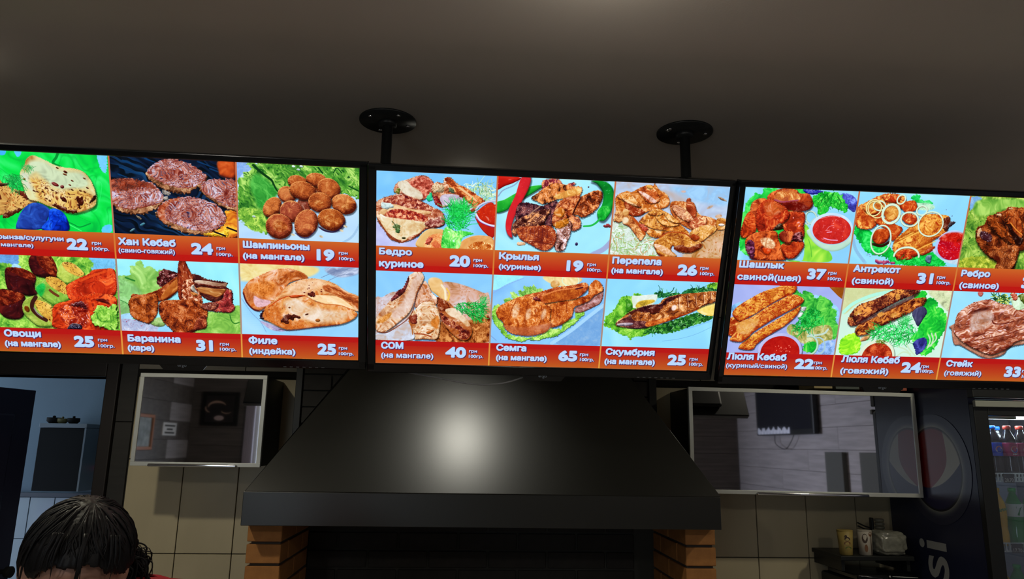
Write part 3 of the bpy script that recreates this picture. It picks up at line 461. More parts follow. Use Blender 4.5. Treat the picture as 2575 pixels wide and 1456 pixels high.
('blob',[(850,628),(899,613),(930,620),(912,646),(883,652)],'803c30',{'d':'30080a','l':'d88a58','s_':14.9,'a':0.34,'r':10.0,'e':1.7,'sh':2.5,'h':('d8b8b0',0.9,6.0,0.8),'k':(('4c1008',1.4,12.4,0.6),)}),
('blob',[(820,541),(829,538),(836,556),(847,576),(828,569),(816,556)],'e8e4d8',{}),
('blob',[(813,567),(847,581),(827,587)],'c87838',{'sm':2.0}),
]),
(0,2,1,[
('blob',[(-50,-50),(1586,-50),(1586,914),(-50,914)],'98d0f4',{'l':'c0e8ff','d':'80b8e8','s_':149.3,'a':0.15,'f':0,'raw':1}),
('blob',[(1030,433),(1340,436),(1332,480),(1191,509),(1049,514),(1028,499)],'e8d898',{'d':'d0a860','l':'f4ecc8','s_':49.8,'a':0.25,'sm':10.0,'f':0}),
('blob',[(1401,439),(1543,439),(1541,460),(1463,481),(1404,465)],'a0acc8',{'d':'6878a0','l':'c8d4ec','s_':14.9,'a':0.4,'ang':-20,'st':5,'f':0,'sm':7.5}),
('curve',[(1374,484),(1439,453),(1488,443)],3.0,'6c7ca0',{'op':0.6}),
('curve',[(1406,496),(1453,473),(1513,461)],3.0,'7484a8',{'op':0.6}),
('curve',[(1030,592),(1070,654),(1108,695),(1132,742)],3.5,'80a0d0',{'op':0.6}),
('blob',[(1108,692),(1163,709),(1212,734),(1187,737),(1147,728)],'a89cc8',{'sm':4.0,'f':0}),
('blob',[(1037,561),(1046,537),(1069,508),(1123,478),(1178,455),(1241,449),(1290,464),(1312,481),(1310,492),(1240,512),(1205,560),(1155,614),(1124,636),(1100,646),(1075,635),(1049,602)],'dc9058',{'d':'8c3c14','l':'f4d8c8','s_':29.9,'a':0.24,'e':1.2,'r':14.9,'f':0.7,'h':('fce8d8',1.7,7.5,0.5),'k':(('54180c',2.1,4.5,0.85),('c05818',0.8,27.4,0.6)),'sh':3.0}),
('curve',[(1038,566),(1051,607),(1078,638),(1102,645)],6.5,'4c1820',{'op':0.8}),
('blob',[(1241,463),(1280,462),(1310,479),(1310,489),(1265,488),(1235,507),(1191,530),(1177,504)],'b86028',{'d':'6a240c','sm':7.5,'f':0,'a':0.3,'s_':17.4}),
('blob',[(1084,578),(1111,590),(1155,599),(1140,620),(1100,629),(1083,611)],'dcb0b8',{'l':'f0d0dc','sm':4.0,'f':0,'a':0.25}),
('blob',[(1068,531),(1132,506),(1176,520),(1166,562),(1136,584),(1092,569),(1063,555)],'dc8438',{'d':'9c4810','l':'f0b070','sm':12.4,'f':0,'a':0.5,'s_':14.9,'op':0.8}),
('blob',[(1155,609),(1200,560),(1240,517),(1315,491),(1379,494),(1433,510),(1483,542),(1541,569),(1542,627),(1524,633),(1438,626),(1314,582),(1234,580)],'e4ac74',{'d':'8c3c14','l':'f4d8c8','s_':29.9,'a':0.24,'e':1.2,'r':14.9,'f':0.7,'h':('fce8d8',1.7,7.5,0.5),'k':(('54180c',2.1,4.5,0.85),('c05818',0.8,27.4,0.6)),'sh':3.0}),
('blob',[(1240,533),(1315,497),(1389,502),(1364,528),(1289,568),(1230,565)],'ecc8a4',{'d':'c88850','sm':14.9,'f':0,'a':0.3,'s_':24.9,'op':0.8}),
('blob',[(1384,520),(1438,521),(1478,548),(1541,569),(1542,627),(1511,602),(1438,562),(1389,543)],'b86030',{'d':'6c2810','l':'ecb078','s_':9.0,'a':0.5,'ang':25,'st':5,'sm':5.0,'f':0}),
('blob',[(1314,572),(1364,565),(1438,568),(1483,592),(1521,623),(1509,626),(1451,607),(1376,601)],'f0d0a0',{'d':'c89058','s_':12.4,'a':0.25,'ang':22,'st':4,'r':5.0,'sm':1.5}),
('dots',[(1290,516),(1364,502),(1389,533),(1359,568),(1314,569),(1279,547)],26,2.2,4.5,'64201c',{}),
('blob',[(1314,562),(1336,550),(1349,568),(1329,574)],'5c1c14',{'e':3.5}),
('blob',[(1119,657),(1140,620),(1190,592),(1235,570),(1304,570),(1368,602),(1453,607),(1524,636),(1529,654),(1504,677),(1453,697),(1337,714),(1237,728),(1202,722),(1153,696),(1116,681)],'e09c58',{'d':'8c3c14','l':'f4d8c8','s_':29.9,'a':0.24,'e':1.2,'r':14.9,'f':0.7,'h':('fce8d8',1.7,7.5,0.5),'k':(('54180c',2.1,4.5,0.85),('c05818',0.8,27.4,0.6)),'sh':4.0}),
('blob',[(1119,660),(1144,625),(1200,592),(1189,629),(1213,681),(1287,694),(1337,711),(1237,725),(1187,716),(1143,691)],'cc6c28',{'d':'8c3410','sm':10.0,'f':0,'a':0.3,'s_':17.4,'op':0.8,'k':(('5c1c0c',1.5,7.5,0.8),)}),
('blob',[(1214,602),(1274,584),(1313,614),(1403,632),(1489,640),(1469,672),(1363,692),(1288,673),(1238,653)],'e4d0b8',{'d':'d49c68','l':'f0e8e0','sm':14.9,'f':0,'a':0.4,'s_':29.9,'op':0.85}),
('blob',[(1106,679),(1114,650),(1127,639),(1119,663),(1123,681)],'281020',{'e':3.0}),
('curve',[(1144,628),(1190,592),(1239,572),(1304,571)],4.0,'c04c1c',{}),
('curve',[(1304,571),(1368,602),(1453,608),(1514,628)],3.0,'c87038',{}),
('blob',[(1239,569),(1304,567),(1279,578),(1244,582)],'c84818',{'sm':1.2}),
('curve',[(1187,727),(1237,731),(1337,715),(1453,698)],3.5,'4c2438',{'op':0.7}),
('blob',[(1198,687),(1223,659),(1273,663),(1273,674),(1238,680),(1227,699)],'541c10',{'e':5.5}),
('ell',[(1310,655)],8.5,3.5,-20,'5c2414',{}),
('ell',[(1235,626)],5.0,4.0,0,'8c4018',{}),
('ell',[(1358,681)],11.0,7.5,0,'cc7838',{}),
]),
(1,0,0,[
('blob',[(-50,-50),(1586,-50),(1586,914),(-50,914)],'80c4fc',{'l':'a4dcff','d':'6cacf0','s_':182.5,'a':0.2,'f':0,'raw':1}),
('blob',[(0,211),(41,256),(98,304),(186,282),(186,322),(0,326)],'b8bce8',{'d':'8888c0','l':'d8dcfc','s_':104.3,'a':0.2,'f':0,'sm':1.6}),
('strands',[(357,43),(421,32),(485,39),(501,106),(462,108),(396,69)],170,33.9,['b8d8a0','d0ecc0','88b870','e8f4e0'],{'w':3.1,'ang':20,'spr':80}),
('strands',[(415,32),(472,22),(484,70),(448,72)],40,23.5,['5c8850','7ca068','c8d0a8'],{'w':2.1,'ang':70,'spr':60}),
('blob',[(72,83),(87,47),(130,32),(170,15),(210,13),(242,45),(233,87),(192,119),(151,111),(100,100)],'d09070',{'d':'54140c','l':'f4dcc0','s_':15.6,'a':0.42,'e':2.1,'r':7.8,'f':0.5,'h':('f8d8d0',1.2,5.7,0.7),'sh':2.6}),
('blob',[(150,34),(180,17),(216,21),(242,48),(225,87),(200,109),(181,73),(130,53)],'bc4c3c',{'d':'701c14','l':'f0a890','s_':7.3,'a':0.6,'op':0.85,'sm':4.2,'f':0}),
('blob',[(89,49),(125,38),(151,62),(192,88),(187,114),(115,92)],'e0d8c4',{'d':'b8946c','sm':3.7,'f':0,'a':0.3,'s_':20.9}),
('ell',[(90,83)],10.4,11.7,0,'7c8030',{'e':3.7}),
('blob',[(232,61),(252,37),(280,41),(287,18),(312,16),(344,41),(386,59),(423,89),(460,110),(440,129),(425,146),(400,162),(321,134),(285,141),(243,112)],'c4784c',{'d':'54140c','l':'f4dcc0','s_':15.6,'a':0.42,'e':2.1,'r':7.8,'f':0.5,'h':('f8d8d0',1.2,5.7,0.7),'sh':2.6}),
('blob',[(269,111),(284,89),(346,89),(404,126),(399,152),(321,134),(283,136)],'c8bcd0',{'d':'988898','l':'e8e4f0','s_':20.9,'a':0.3,'sm':2.6,'f':0}),
('blob',[(287,23),(307,15),(344,46),(375,55),(460,108),(425,130),(409,131),(345,87),(303,48)],'c05a28',{'d':'6c1c0c','l':'f0b878','s_':9.4,'a':0.55,'e':2.6,'sm':1.0,'f':0.3,'ang':35,'st':2}),
('curve',[(350,56),(386,80),(424,109)],8.9,'e8c090',{'op':0.9}),
('blob',[(243,96),(264,106),(283,147),(249,132)],'902020',{'e':2.1}),
('blob',[(235,61),(252,42),(283,54),(281,79),(245,81)],'e0c8a0',{'e':3.7,'k':(('884020',0.8,7.8,0.8),)}),
('ell',[(317,70)],15.6,8.9,40,'5c7050',{'e':2.6}),
('blob',[(-3,143),(19,119),(55,105),(100,95),(151,106),(198,124),(244,148),(270,157),(292,183),(288,220),(242,237),(206,247),(170,280),(113,303),(62,292),(36,256),(5,210)],'b05c3c',{'d':'54140c','l':'f4dcc0','s_':15.6,'a':0.42,'e':2.1,'r':7.8,'f':0.5,'h':('f8d8d0',1.2,5.7,0.7),'sh':2.6}),
('blob',[(35,126),(100,98),(167,115),(234,149),(219,165),(168,154),(106,154),(45,136)],'a84c34',{'d':'5c1018','l':'e8b498','s_':6.8,'a':0.6,'f':0,'sm':2.1,'k':(('1c2468',1.9,10.4,0.7),)}),
('blob',[(12,174),(65,140),(152,157),(229,164),(219,178),(168,172),(96,170),(20,189)],'e4c090',{'d':'b88050','sm':1.6,'f':0.3,'s_':15.6,'a':0.3}),
('blob',[(17,142),(50,133),(76,150),(35,162)],'d0e4e4',{'sm':2.1,'e':4.2}),
('blob',[(40,178),(81,160),(147,165),(199,181),(220,201),(189,208),(133,205),(86,197),(50,193)],'b8442c',{'d':'6c1018','l':'f0b890','s_':6.8,'a':0.6,'f':0,'sm':2.1,'k':(('501c48',1.6,10.4,0.7),)}),
('blob',[(15,184),(45,196),(97,201),(194,210),(215,223),(185,261),(144,278),(124,295),(87,291),(46,261),(20,225)],'e4d0a8',{'d':'c0884c','l':'f4f0e4','s_':23.5,'a':0.28,'sm':2.1,'f':0.3,'r':7.8}),
('ell',[(87,238)],15.6,13.0,40,'5c7440',{'e':3.7}),
('ell',[(92,254)],12.0,10.4,40,'48703c',{'e':2.6}),
('curve',[(66,213),(79,228),(87,249)],3.1,'3c4c28',{}),
('ell',[(118,285)],8.9,4.7,0,'3c3c18',{}),
('curve',[(5,205),(41,259),(67,289),(108,304),(139,289)],5.2,'803818',{'op':0.8}),
('blob',[(208,223),(228,201),(284,183),(288,220),(247,234)],'a05850',{'d':'54140c','l':'f4dcc0','s_':9.4,'a':0.42,'e':2.1,'r':7.8,'f':0.5,'h':('f8d8d0',1.2,5.7,0.7),'sh':2.6}),
('blob',[(426,161),(499,116),(509,261),(469,249),(433,203)],'b42418',{'d':'780c08','l':'dc5838','s_':52.1,'a':0.1,'r':7.8,'sm':1.0}),
('ring',[(514,160)],91.3,54.8,0,6.8,'c8d0e8',{'c2':'705890'}),
('ell',[(515,165)],80.8,43.0,0,'c02c14',{'d':'8c1008','l':'f0601c','s_':15.6,'a':0.12,'f':0.3,'h':('f4c0b8',1.6,15.6,0.7)}),
('curve',[(426,167),(443,192),(475,209),(506,216)],7.8,'d8dcf4',{}),
('curve',[(426,177),(448,202),(507,224)],3.1,'7030a0',{'op':0.5}),
('blob',[(176,322),(185,277),(221,243),(262,239),(294,251),(291,331)],'e0b878',{'d':'b0702c','l':'f4e4b8','s_':52.1,'a':0.12,'r':15.6}),
('blob',[(210,321),(214,291),(237,267),(286,262),(296,320)],'e8a060',{'d':'c04830','l':'f8e0b0','s_':15.6,'a':0.35,'sm':2.6,'f':0}),
('blob',[(212,307),(222,280),(243,280),(230,307)],'c44c38',{'e':2.1}),
('blob',[(359,328),(371,288),(414,265),(461,260),(504,272),(506,328)],'dca060',{'d':'a86428','l':'f4dcb0','s_':52.1,'a':0.12,'r':15.6}),
('blob',[(396,324),(416,297),(457,287),(505,299),(506,328)],'c86c28',{'d':'8c340c','l':'f8e8b0','s_':10.4,'a':0.4,'sm':2.1,'f':0,'h':('fff0c0',1.0,6.3,0.9)}),
('blob',[(286,257),(303,227),(333,244),(372,243),(419,254),(373,274),(354,326),(286,329)],'5cd858',{'d':'14982c','l':'c8fca0','s_':15.6,'a':0.4,'e':2.1,'r':4.2,'ang':80,'st':2,'h':('e0f8ff',1.3,10.4,0.7)}),
('strands',[(298,230),(309,151),(334,134),(386,142),(392,226),(351,249)],230,44.3,['14a83c','20d058','0c8830','40e070'],{'w':3.4,'ang':-90,'spr':75}),
('strands',[(308,135),(373,127),(405,162),(375,200),(318,192)],130,39.1,['20c850','38e068','109438'],{'w':2.6,'ang':-80,'spr':90}),
('blob',[(210,113),(225,84),(238,99),(234,123)],'20c080',{'e':3.7}),
]),
(1,1,0,[
('blob',[(-50,-50),(1586,-50),(1586,914),(-50,914)],'a4e4fc',{'l':'ccfcff','d':'88c0f0','s_':182.5,'a':0.15,'f':0,'raw':1}),
('curve',[(945,329),(997,300),(1031,261)],23.5,'a0a8d0',{'op':0.6}),
('curve',[(518,86),(538,59),(586,34),(612,2)],5.2,'8494b8',{'op':0.6}),
('blob',[(507,1),(610,2),(585,24),(545,41),(509,58)],'c01c14',{'d':'780808','l':'f06048','s_':52.2,'a':0.1,'r':15.6,'h':('ffc8c8',1.9,10.4,0.7)}),
('blob',[(509,115),(545,100),(590,72),(643,42),(684,32),(716,31),(691,50),(641,83),(580,120),(560,144),(514,157)],'20a030',{'d':'065c1c','l':'58d850','s_':52.2,'a':0.15,'r':13.0,'sh':3.7,'h':('c0ffe0',2,7.8,0.6)}),
('blob',[(615,2),(654,1),(649,44),(626,97),(605,145),(589,188),(583,225),(588,265),(566,247),(557,205),(568,141),(593,77)],'cc2830',{'d':'80101c','l':'e85050','s_':52.2,'a':0.08,'r':10.4,'f':0.6,'sh':5.7,'h':('f080b0',2.0,6.8,0.6)}),
('blob',[(598,171),(611,113),(668,111),(716,119),(767,91),(785,127),(767,164),(764,207),(722,214),(649,222),(616,208)],'48202c',{'d':'100408','l':'a06058','s_':12.0,'a':0.48,'e':2.1,'r':8.9,'f':0.5,'h':('fce0d8',1.15,5.7,0.75),'sh':3.7}),
('blob',[(586,236),(595,195),(645,164),(697,141),(749,133),(730,176),(712,212),(633,223),(603,256)],'5c2c24',{'d':'260808','l':'f0a86c','s_':12.0,'a':0.48,'e':2.1,'r':8.9,'f':0.5,'h':('fce0d8',1.15,5.7,0.75),'sh':3.7}),
('curve',[(651,164),(676,142),(701,122)],5.2,'a07868',{}),
('blob',[(704,18),(724,4),(776,2),(799,24),(840,12),(846,22),(790,51),(717,54)],'943040',{'d':'260808','l':'f0a86c','s_':12.0,'a':0.48,'e':2.1,'r':8.9,'f':0.5,'h':('fce0d8',1.15,5.7,0.75),'sh':3.7}),
('blob',[(662,87),(687,66),(721,38),(762,18),(825,28),(873,29),(881,46),(873,70),(872,91),(846,98),(814,83),(767,91),(721,111),(689,102)],'cc7434',{'d':'260808','l':'f0a86c','s_':12.0,'a':0.48,'e':2.1,'r':8.9,'f':0.5,'h':('fce0d8',1.15,5.7,0.75),'sh':3.7}),
('blob',[(761,75),(804,53),(862,32),(879,47),(865,65),(819,78),(780,87)],'e0a454',{'d':'ac6428','l':'f4dc9c','sm':3.1,'f':0.4,'a':0.3,'s_':15.6}),
('blob',[(783,100),(819,78),(876,70),(868,107),(851,161),(843,188),(814,226),(764,202),(763,149)],'a84820',{'d':'260808','l':'f0a86c','s_':12.0,'a':0.48,'e':2.1,'r':8.9,'f':0.5,'h':('fce0d8',1.15,5.7,0.75),'sh':3.7}),
('blob',[(763,149),(790,121),(813,141),(799,168)],'c87020',{'sm':2.6,'a':0.3}),
('blob',[(835,161),(872,160),(888,191),(882,213),(851,225),(838,199)],'b05c40',{'d':'260808','l':'f0a86c','s_':12.0,'a':0.48,'e':2.1,'r':8.9,'f':0.5,'h':('fce0d8',1.15,5.7,0.75),'sh':3.7}),
('blob',[(850,145),(867,86),(907,56),(948,41),(972,53),(968,92),(940,136),(894,164),(872,155)],'a04418',{'d':'260808','l':'f0a86c','s_':12.0,'a':0.48,'e':2.1,'r':8.9,'f':0.5,'h':('fce0d8',1.15,5.7,0.75),'sh':3.7}),
('curve',[(848,150),(859,118),(877,78)],6.3,'2c0c0c',{'op':0.8}),
('blob',[(772,201),(810,173),(846,190),(842,247),(833,274),(820,312),(788,316),(775,282),(784,228)],'b07868',{'d':'260808','l':'f4e8f4','s_':12.0,'a':0.48,'e':2.1,'r':8.9,'f':0.5,'h':('fcf4ff',0.6,7.8,0.85),'sh':3.7}),
('blob',[(774,191),(825,170),(832,194),(797,216),(772,209)],'cc7820',{'sm':3.7,'a':0.4,'e':2.6}),
('blob',[(604,230),(627,215),(706,207),(748,205),(773,223),(784,260),(771,298),(740,318),(707,311),(658,286),(625,269)],'983a1c',{'d':'4c1418','l':'dc8850','s_':12.0,'a':0.35,'e':2.1,'r':8.9,'f':0.5,'h':('fce0d8',1.15,5.7,0.75),'sh':3.7}),
('curve',[(647,281),(700,279),(770,290)],3.7,'5c1c18',{'op':0.8}),
('curve',[(649,222),(652,244),(651,262)],2.3,'5c1c24',{'op':0.6}),
('curve',[(665,222),(668,243),(666,262)],2.3,'5c1c24',{'op':0.6}),
('curve',[(682,221),(685,242),(684,261)],2.3,'5c1c24',{'op':0.6}),
('curve',[(699,220),(702,242),(701,260)],2.3,'5c1c24',{'op':0.6}),
('curve',[(717,220),(721,241),(719,260)],2.3,'5c1c24',{'op':0.6}),
('curve',[(739,219),(742,240),(741,259)],2.3,'5c1c24',{'op':0.6}),
('blob',[(613,285),(647,284),(645,295),(616,299)],'e8bc94',{'e':2.1}),
('blob',[(918,3),(979,3),(1013,28),(1025,74),(1019,122),(1005,154),(986,174),(964,167),(956,135),(974,103),(975,55),(945,15)],'0c8c2c',{'d':'04481c','l':'40c060','s_':52.2,'a':0.12,'r':18.3,'sh':6.8,'h':('c0ffd8',1.9,10.4,0.6)}),
('blob',[(956,138),(972,113),(1004,109),(1014,133),(991,171),(969,172)],'18a834',{'d':'066020','l':'70e068','r':10.4}),
('curve',[(969,164),(954,183),(931,197),(900,201)],8.9,'28b448',{'w2':7.3}),
('ell',[(875,282)],6.3,7.8,0,'281c50',{}),
('ell',[(908,29)],3.7,3.7,0,'684860',{}),
('blob',[(990,192),(1014,186),(1020,199),(994,203)],'a04048',{'e':3.1}),
]),
(1,2,0,[
('blob',[(-50,-50),(1586,-50),(1586,914),(-50,914)],'b4c4e0',{'l':'cce0f4','d':'c0a088','s_':64.7,'a':0.28,'f':0,'raw':1}),
('blob',[(1281,9),(1538,0),(1536,79),(1418,76),(1311,41)],'98c4ec',{'l':'b0dcfc','d':'b0b8c8','sm':17.4,'f':0,'s_':29.9,'a':0.25}),
('blob',[(1487,46),(1508,50),(1531,64),(1504,60)],'a88870',{'sm':2.0}),
('ell',[(1457,93)],14.9,5.0,-30,'c8a890',{'sm':4.0,'f':0}),
('ell',[(1501,132)],14.9,8.5,-10,'b88058',{'sm':5.0,'f':0}),
('ell',[(1330,30)],10.0,5.0,0,'c8a8a0',{'sm':3.5,'f':0}),
('blob',[(1391,279),(1533,159),(1555,325),(1371,332)],'cca478',{'d':'a06424','l':'e0c0a8','s_':29.9,'a':0.3,'sm':10.0,'f':0,'k':(('b05c18',0.9,14.9,0.6),)}),
('blob',[(1017,180),(1094,177),(1198,234),(1240,337),(1029,345)],'c8d8c8',{'d':'6c9c4c','l':'f0f8fc','s_':14.9,'a':0.3,'f':0,'sm':2.5}),
('strands',[(1023,190),(1123,211),(1211,260),(1238,324),(1030,324)],200,39.8,['dce8e8','b0c890','f0f8ff','c8a878','88b45c','d8f0e0'],{'w':4.0,'ang':40,'spr':80}),
('blob',[(1032,66),(1075,39),(1101,42),(1130,24),(1169,7),(1192,11),(1199,2),(1222,27),(1257,46),(1274,80),(1256,104),(1191,122),(1132,145),(1091,146),(1042,174),(1031,164),(1037,123)],'cc742c',{'d':'6c200c','l':'fcd4a0','s_':17.4,'a':0.4,'e':1.5,'r':11.0,'f':0.6,'sh':2.5,'h':('fce8dc',1.5,6.5,0.6),'v':('843010',0.14,22.4,0.5)}),
('blob',[(1037,63),(1086,46),(1125,79),(1148,103),(1112,105),(1067,82)],'d88c3c',{'d':'6c200c','l':'fcd4a0','s_':17.4,'a':0.4,'e':1.5,'r':11.0,'f':0.6,'sh':2.5,'h':('fce8dc',1.5,6.5,0.6),'v':('843010',0.14,22.4,0.5)}),
('blob',[(1125,29),(1169,12),(1207,30),(1227,75),(1182,87),(1137,48)],'c8642c',{'d':'6c200c','l':'fcd4a0','s_':17.4,'a':0.4,'e':1.5,'r':11.0,'f':0.6,'sh':2.5,'h':('fce8dc',1.5,6.5,0.6),'v':('843010',0.14,22.4,0.5)}),
('blob',[(1038,128),(1072,137),(1068,173),(1042,174)],'e0a868',{'d':'6c200c','l':'fcd4a0','s_':17.4,'a':0.4,'e':1.5,'r':11.0,'f':0.6,'sh':2.5,'h':('fce8dc',1.5,6.5,0.6),'v':('843010',0.14,22.4,0.5)}),
('blob',[(1063,69),(1100,85),(1143,106),(1127,102),(1075,86)],'e8c090',{'d':'6c200c','l':'fcd4a0','s_':17.4,'a':0.4,'e':1.5,'r':11.0,'f':0.6,'sh':2.5,'h':('fce8dc',1.5,6.5,0.6),'v':('843010',0.14,22.4,0.5)}),
('blob',[(1131,39),(1157,42),(1212,75),(1203,86),(1176,72)],'e8c4bc',{'d':'b87858','sm':3.0,'f':0,'a':0.5,'s_':10.0}),
('blob',[(1070,86),(1112,105),(1165,123),(1147,144),(1100,141)],'9c3818',{'d':'6c200c','l':'fcd4a0','s_':17.4,'a':0.4,'e':1.5,'r':11.0,'f':0.6,'sh':2.5,'h':('fce8dc',1.5,6.5,0.6),'v':('843010',0.14,22.4,0.5)}),
('ell',[(1178,18)],14.9,8.5,20,'e8a850',{}),
('ell',[(1082,134)],14.9,17.4,10,'e0b070',{'d':'a05820','r':10.0}),
('blob',[(1071,157),(1101,146),(1134,170),(1179,209),(1163,256),(1141,237),(1106,197),(1076,183)],'dc9858',{'d':'6c200c','l':'fcd4a0','s_':17.4,'a':0.4,'e':1.5,'r':11.0,'f':0.6,'sh':2.5,'h':('fce8dc',1.5,6.5,0.6),'v':('843010',0.14,22.4,0.5)}),
('ell',[(1085,169)],14.9,14.9,30,'ecd8b8',{'d':'d0a070','r':10.0,'sm':2.5}),
('curve',[(1112,151),(1146,185),(1176,225)],11.0,'b44c18',{'op':0.7}),
('blob',[(1276,95),(1289,74),(1351,74),(1382,78),(1403,118),(1425,132),(1446,134),(1493,150),(1500,186),(1435,214),(1381,196),(1325,167),(1290,133)],'c46c30',{'d':'6c200c','l':'fcd4a0','s_':17.4,'a':0.4,'e':1.5,'r':11.0,'f':0.6,'sh':2.5,'h':('fce8dc',1.5,6.5,0.6),'v':('843010',0.14,22.4,0.5)}),
('blob',[(1348,74),(1351,59),(1364,58),(1369,73),(1392,98),(1399,133),(1381,155),(1355,115)],'b04c28',{'d':'6c200c','l':'fcd4a0','s_':17.4,'a':0.4,'e':1.5,'r':11.0,'f':0.6,'sh':2.5,'h':('fce8dc',1.5,6.5,0.6),'v':('843010',0.14,22.4,0.5)}),
('blob',[(1284,97),(1317,93),(1373,129),(1387,160),(1345,156),(1303,127)],'d89468',{'d':'6c200c','l':'fcd4a0','s_':17.4,'a':0.4,'e':1.5,'r':11.0,'f':0.6,'sh':2.5,'h':('fcf0ec',0.7,6.0,0.8),'v':('843010',0.14,22.4,0.5)}),
('blob',[(1372,170),(1405,138),(1447,142),(1441,178),(1396,195)],'b04c2c',{'d':'6c200c','l':'fcd4a0','s_':17.4,'a':0.4,'e':1.5,'r':11.0,'f':0.6,'sh':2.5,'h':('fce8dc',1.5,6.5,0.6),'v':('843010',0.14,22.4,0.5)}),
('blob',[(1145,175),(1172,138),(1216,111),(1253,119),(1297,148),(1337,177),(1384,222),(1341,213),(1278,210),(1245,238),(1203,234),(1169,204)],'d48430',{'d':'6c200c','l':'fcd4a0','s_':17.4,'a':0.4,'e':1.5,'r':11.0,'f':0.6,'sh':2.5,'h':('fce8dc',1.5,6.5,0.6),'v':('843010',0.14,22.4,0.5)}),
('blob',[(1182,132),(1216,116),(1248,129),(1219,141)],'e0a04c',{'d':'6c200c','l':'fcd4a0','s_':17.4,'a':0.4,'e':1.5,'r':5.0,'f':0.6,'sh':2.5,'h':('fce8dc',1.5,6.5,0.6),'v':('843010',0.14,22.4,0.5)}),
('blob',[(1219,141),(1274,169),(1326,177),(1276,187),(1232,166)],'e0a04c',{'d':'6c200c','l':'fcd4a0','s_':17.4,'a':0.4,'e':1.5,'r':5.0,'f':0.6,'sh':2.5,'h':('fce8dc',1.5,6.5,0.6),'v':('843010',0.14,22.4,0.5)}),
('blob',[(1253,122),(1291,138),(1331,170),(1278,159)],'e0a04c',{'d':'6c200c','l':'fcd4a0','s_':17.4,'a':0.4,'e':1.5,'r':5.0,'f':0.6,'sh':2.5,'h':('fce8dc',1.5,6.5,0.6),'v':('843010',0.14,22.4,0.5)}),
('blob',[(1150,169),(1210,157),(1251,196),(1272,205),(1204,198)],'e0a04c',{'d':'6c200c','l':'fcd4a0','s_':17.4,'a':0.4,'e':1.5,'r':5.0,'f':0.6,'sh':2.5,'h':('fce8dc',1.5,6.5,0.6),'v':('843010',0.14,22.4,0.5)}),
('blob',[(1146,182),(1172,184),(1190,209),(1169,210)],'b84028',{'e':3.5,'sm':2.0}),
('blob',[(1495,145),(1536,143),(1542,184),(1501,191)],'cc8838',{'d':'6c200c','l':'fcd4a0','s_':17.4,'a':0.4,'e':1.5,'r':11.0,'f':0.6,'sh':2.5,'h':('fce8dc',1.5,6.5,0.6),'v':('843010',0.14,22.4,0.5)}),
('ell',[(1519,170)],14.9,6.5,0,'f4e8e0',{'sm':2.0}),
('blob',[(1387,201),(1446,173),(1500,186),(1468,223),(1425,256),(1384,227)],'dca04c',{'d':'6c200c','l':'fcd4a0','s_':17.4,'a':0.4,'e':1.5,'r':11.0,'f':0.6,'sh':2.5,'h':('fce8dc',1.5,6.5,0.6),'v':('843010',0.14,22.4,0.5)}),
('blob',[(1221,262),(1240,243),(1283,210),(1357,212),(1403,247),(1440,256),(1438,277),(1393,302),(1335,297),(1311,271),(1303,293),(1332,320),(1259,323),(1229,288)],'d08c38',{'d':'6c200c','l':'fcd4a0','s_':17.4,'a':0.4,'e':1.5,'r':11.0,'f':0.6,'sh':2.5,'h':('fce8dc',1.5,6.5,0.6),'v':('843010',0.14,22.4,0.5)}),
('blob',[(1315,279),(1347,267),(1385,276),(1435,256),(1433,280),(1388,302),(1329,294)],'7c2c10',{'d':'3c0c04','e':2.0,'sm':1.5}),
('blob',[(1222,270),(1253,271),(1292,290),(1327,321),(1284,314),(1240,292)],'e4b488',{'d':'b87848','l':'fcf0f0','s_':17.4,'a':0.3,'r':10.0,'sm':1.5,'h':('ffffff',1.2,7.5,0.7)}),
('curve',[(1245,238),(1284,213),(1357,215),(1403,247)],6.0,'a84018',{'op':0.7}),
('blob',[(1394,216),(1427,230),(1413,249),(1386,237)],'a43c14',{'sm':3.0}),
]),
(1,0,1,[
('blob',[(-50,-50),(1586,-50),(1586,914),(-50,914)],'8cc8f8',{'l':'a8dcff','d':'78b4ec','s_':165.9,'a':0.15,'f':0,'raw':1}),
('blob',[(-2,570),(29,554),(86,527),(159,560),(162,764),(-1,769)],'ccbcc0',{'d':'b08868','l':'dcdcec','s_':26.1,'a':0.3,'sm':2.4,'f':0,'k':(('b06840',1.4,11.9,0.6),)}),
('blob',[(289,480),(337,476),(398,491),(472,519),(502,538),(512,754),(285,761),(278,530)],'d4a894',{'d':'a06430','l':'d8c8cc','s_':28.4,'a':0.3,'sm':3.3,'f':0,'k':(('a0582c',1.5,10.4,0.6),)}),
('blob',[(404,653),(501,625),(507,749),(272,756),(294,657)],'a8602c',{'d':'501808','l':'dc9c60','s_':11.9,'a':0.5,'f':0,'sm':4.7}),
('blob',[(229,467),(257,456),(289,470),(297,505),(322,544),(308,565),(266,536),(234,507)],'e4bc80',{'d':'c08c48','l':'f0d8b0','sm':3.8,'s_':47.4,'a':0.2,'r':14.2}),
('curve',[(287,490),(302,514),(306,555)],9.5,'f0e4c8',{'op':0.9}),
('curve',[(309,504),(322,529),(318,559)],7.1,'e8bc58',{'op':0.9}),
('blob',[(264,548),(303,560),(333,579),(379,629),(420,674),(431,704),(412,741),(373,740),(332,707),(294,657),(276,606)],'b86c3c',{'d':'7c300c','l':'f8ece0','s_':26.1,'a':0.28,'e':1.2,'r':11.9,'f':0.55,'h':('fcfcfc',1.5,7.1,0.6),'sh':3.8,'k':(('b45c20',0.9,19.0,0.7),('4c1414',2.4,4.7,0.7))}),
('blob',[(264,548),(304,562),(329,594),(293,611),(275,596)],'8c3c1c',{'d':'501408','e':2.4,'sm':2.4,'s_':9.5,'a':0.4}),
